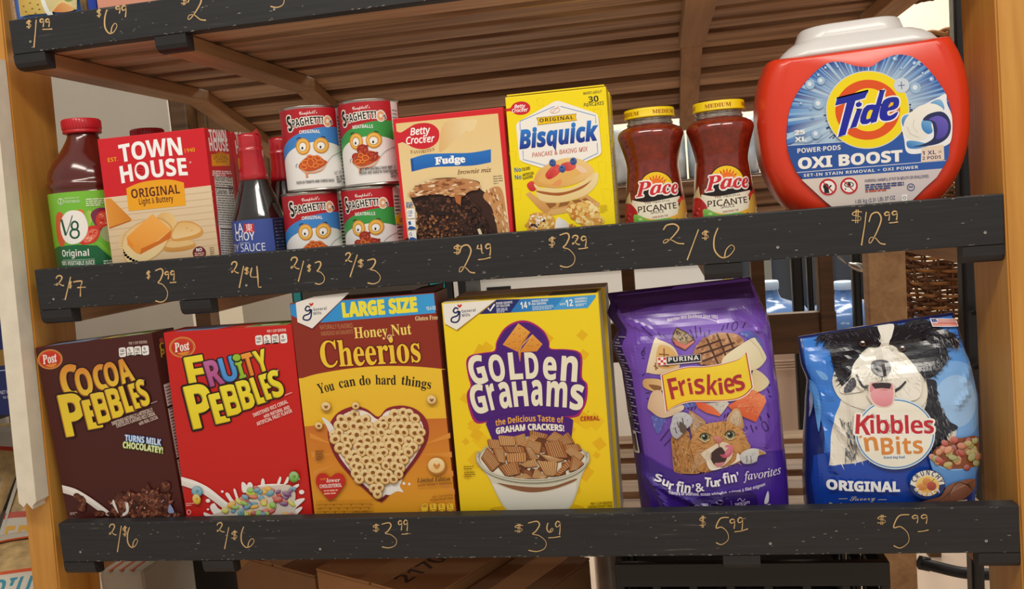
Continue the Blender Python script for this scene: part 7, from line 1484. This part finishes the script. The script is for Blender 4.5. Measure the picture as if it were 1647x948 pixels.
rt = thing('stock_riser', 'low dark riser under the silver bag on the floor', 'riser', (x,y+.08,FLOOR)); putpart('block', [boxg(x-.03,x+.02,y+.05,y+.11,FLOOR,-.7215,.003), boxg(x-.034,x+.024,y+.046,y+.114,FLOOR,FLOOR+.02,.003)], M_blk, rt)
# black plastic crates with lattice sides
def crate(lab, x0, x1, y0, y1, z1):
    h = .253; z0 = z1-h; rt = thing('plastic_crate', lab, 'plastic crate', ((x0+x1)/2,(y0+y1)/2,z0), (0,0,0), 'black plastic crates')
    t = .009; nb = 7
    putpart('solid_back', [boxg(x0+.001,x1-.001,y1+.0005,y1+.004,z0,z1-.002,0)], M_blk, rt)
    for nm, xa, xb, ya, yb in (('front_side',x0,x1,y0,y0+t),('rear_side',x0,x1,y1-t,y1),('left_side',x0,x0+t,y0+t,y1-t),('right_side',x1-t,x1,y0+t,y1-t)):
        g = []; hz = [z0, z0+.06, z0+.12, z0+.18, z1-.03]
        for z in hz: g.append(boxg(xa,xb,ya,yb,z,z+(.03 if z == hz[-1] else .016),.001,seg=1))
        n = max(3, int(max(xb-xa, yb-ya)/.045))
        for k in range(n+1):
            if xb-xa > yb-ya: xx = xa+(xb-xa-.01)*k/n; g.append(boxg(xx,xx+.01,ya+.001,yb-.001,z0,z1-.002,.001,seg=1))
            else: yy = ya+(yb-ya-.01)*k/n; g.append(boxg(xa+.001,xb-.001,yy,yy+.01,z0,z1-.002,.001,seg=1))
        putpart(nm, g, M_blk, rt)
    g = [boxg(x0+t,x1-t,y0+t+(y1-y0-2*t)*k/9,y0+t+(y1-y0-2*t)*k/9+.012,z0,z0+.006,0) for k in range(9)]+[boxg(x0+t+(x1-x0-2*t)*k/13,x0+t+(x1-x0-2*t)*k/13+.012,y0+t,y1-t,z0+.006,z0+.01,0) for k in range(13)]
    putpart('floor_grid', g, M_blk, rt); return rt
xa, xb = -.083, atz(1425,930,-.47).x
c1_ = crate('black lattice crate under the right half, topmost of its stack', xa, xb, .01, .33, -.441)
copythings(c1_, (c1_.location.x, c1_.location.y, c1_.location.z-.2538), 0, 'black lattice crate on the floor beneath the upper crate')
p = at(1560, 935, .62); rt = thing('black_hose', 'black rubber hose curving on the floor behind the right post', 'hose', (p.x,.7,FLOOR))
def hp(a, b, yy): q = at(a, b, yy); return tuple(q)
putpart('hose', [tubeg(smoothpts([hp(1478,905,.72),hp(1505,912,.7),hp(1550,922,.68),hp(1600,924,.66),hp(1650,915,.66),(at(1650,915,.66).x+.1,.7,FLOOR+.1),(at(1650,915,.66).x+.16,.75,FLOOR+.012)],5,False), .011, 10)], mat('black_rubber','#18181a',.45), rt)
putpart('coupling', [tubeg([hp(1478,905,.72),hp(1496,909,.71)], .0135, 12)], M_blk, rt)
# dark shelving behind the water jugs
xa, xb = at(1182,430,2.62).x, at(1394,430,2.62).x; zt = at(1290,380,2.62).z
rt = thing('stock_shelving', 'charcoal shelving with grey uprights behind the blue water jugs', 'shelving', ((xa+xb)/2,2.7,FLOOR))
putpart('back_panel', [boxg(xa,xb,2.70,2.72,FLOOR+.001,zt,.002)], mat('charcoal_panel','#4a4e58',.5), rt)
for k in range(5): xx = xa+(xb-xa-.03)*k/4; putpart('upright', [boxg(xx,xx+.03,2.66,2.698,FLOOR,zt,.003)], mat('grey_upright','#8a8a88',.4) if k % 2 else M_blk, rt)
for k, zz in enumerate((-.5,-.12)): putpart('shelf_board', [boxg(xa+.031,xb-.031,2.60,2.655,zz,zz+.02,.002)], M_blk, rt)
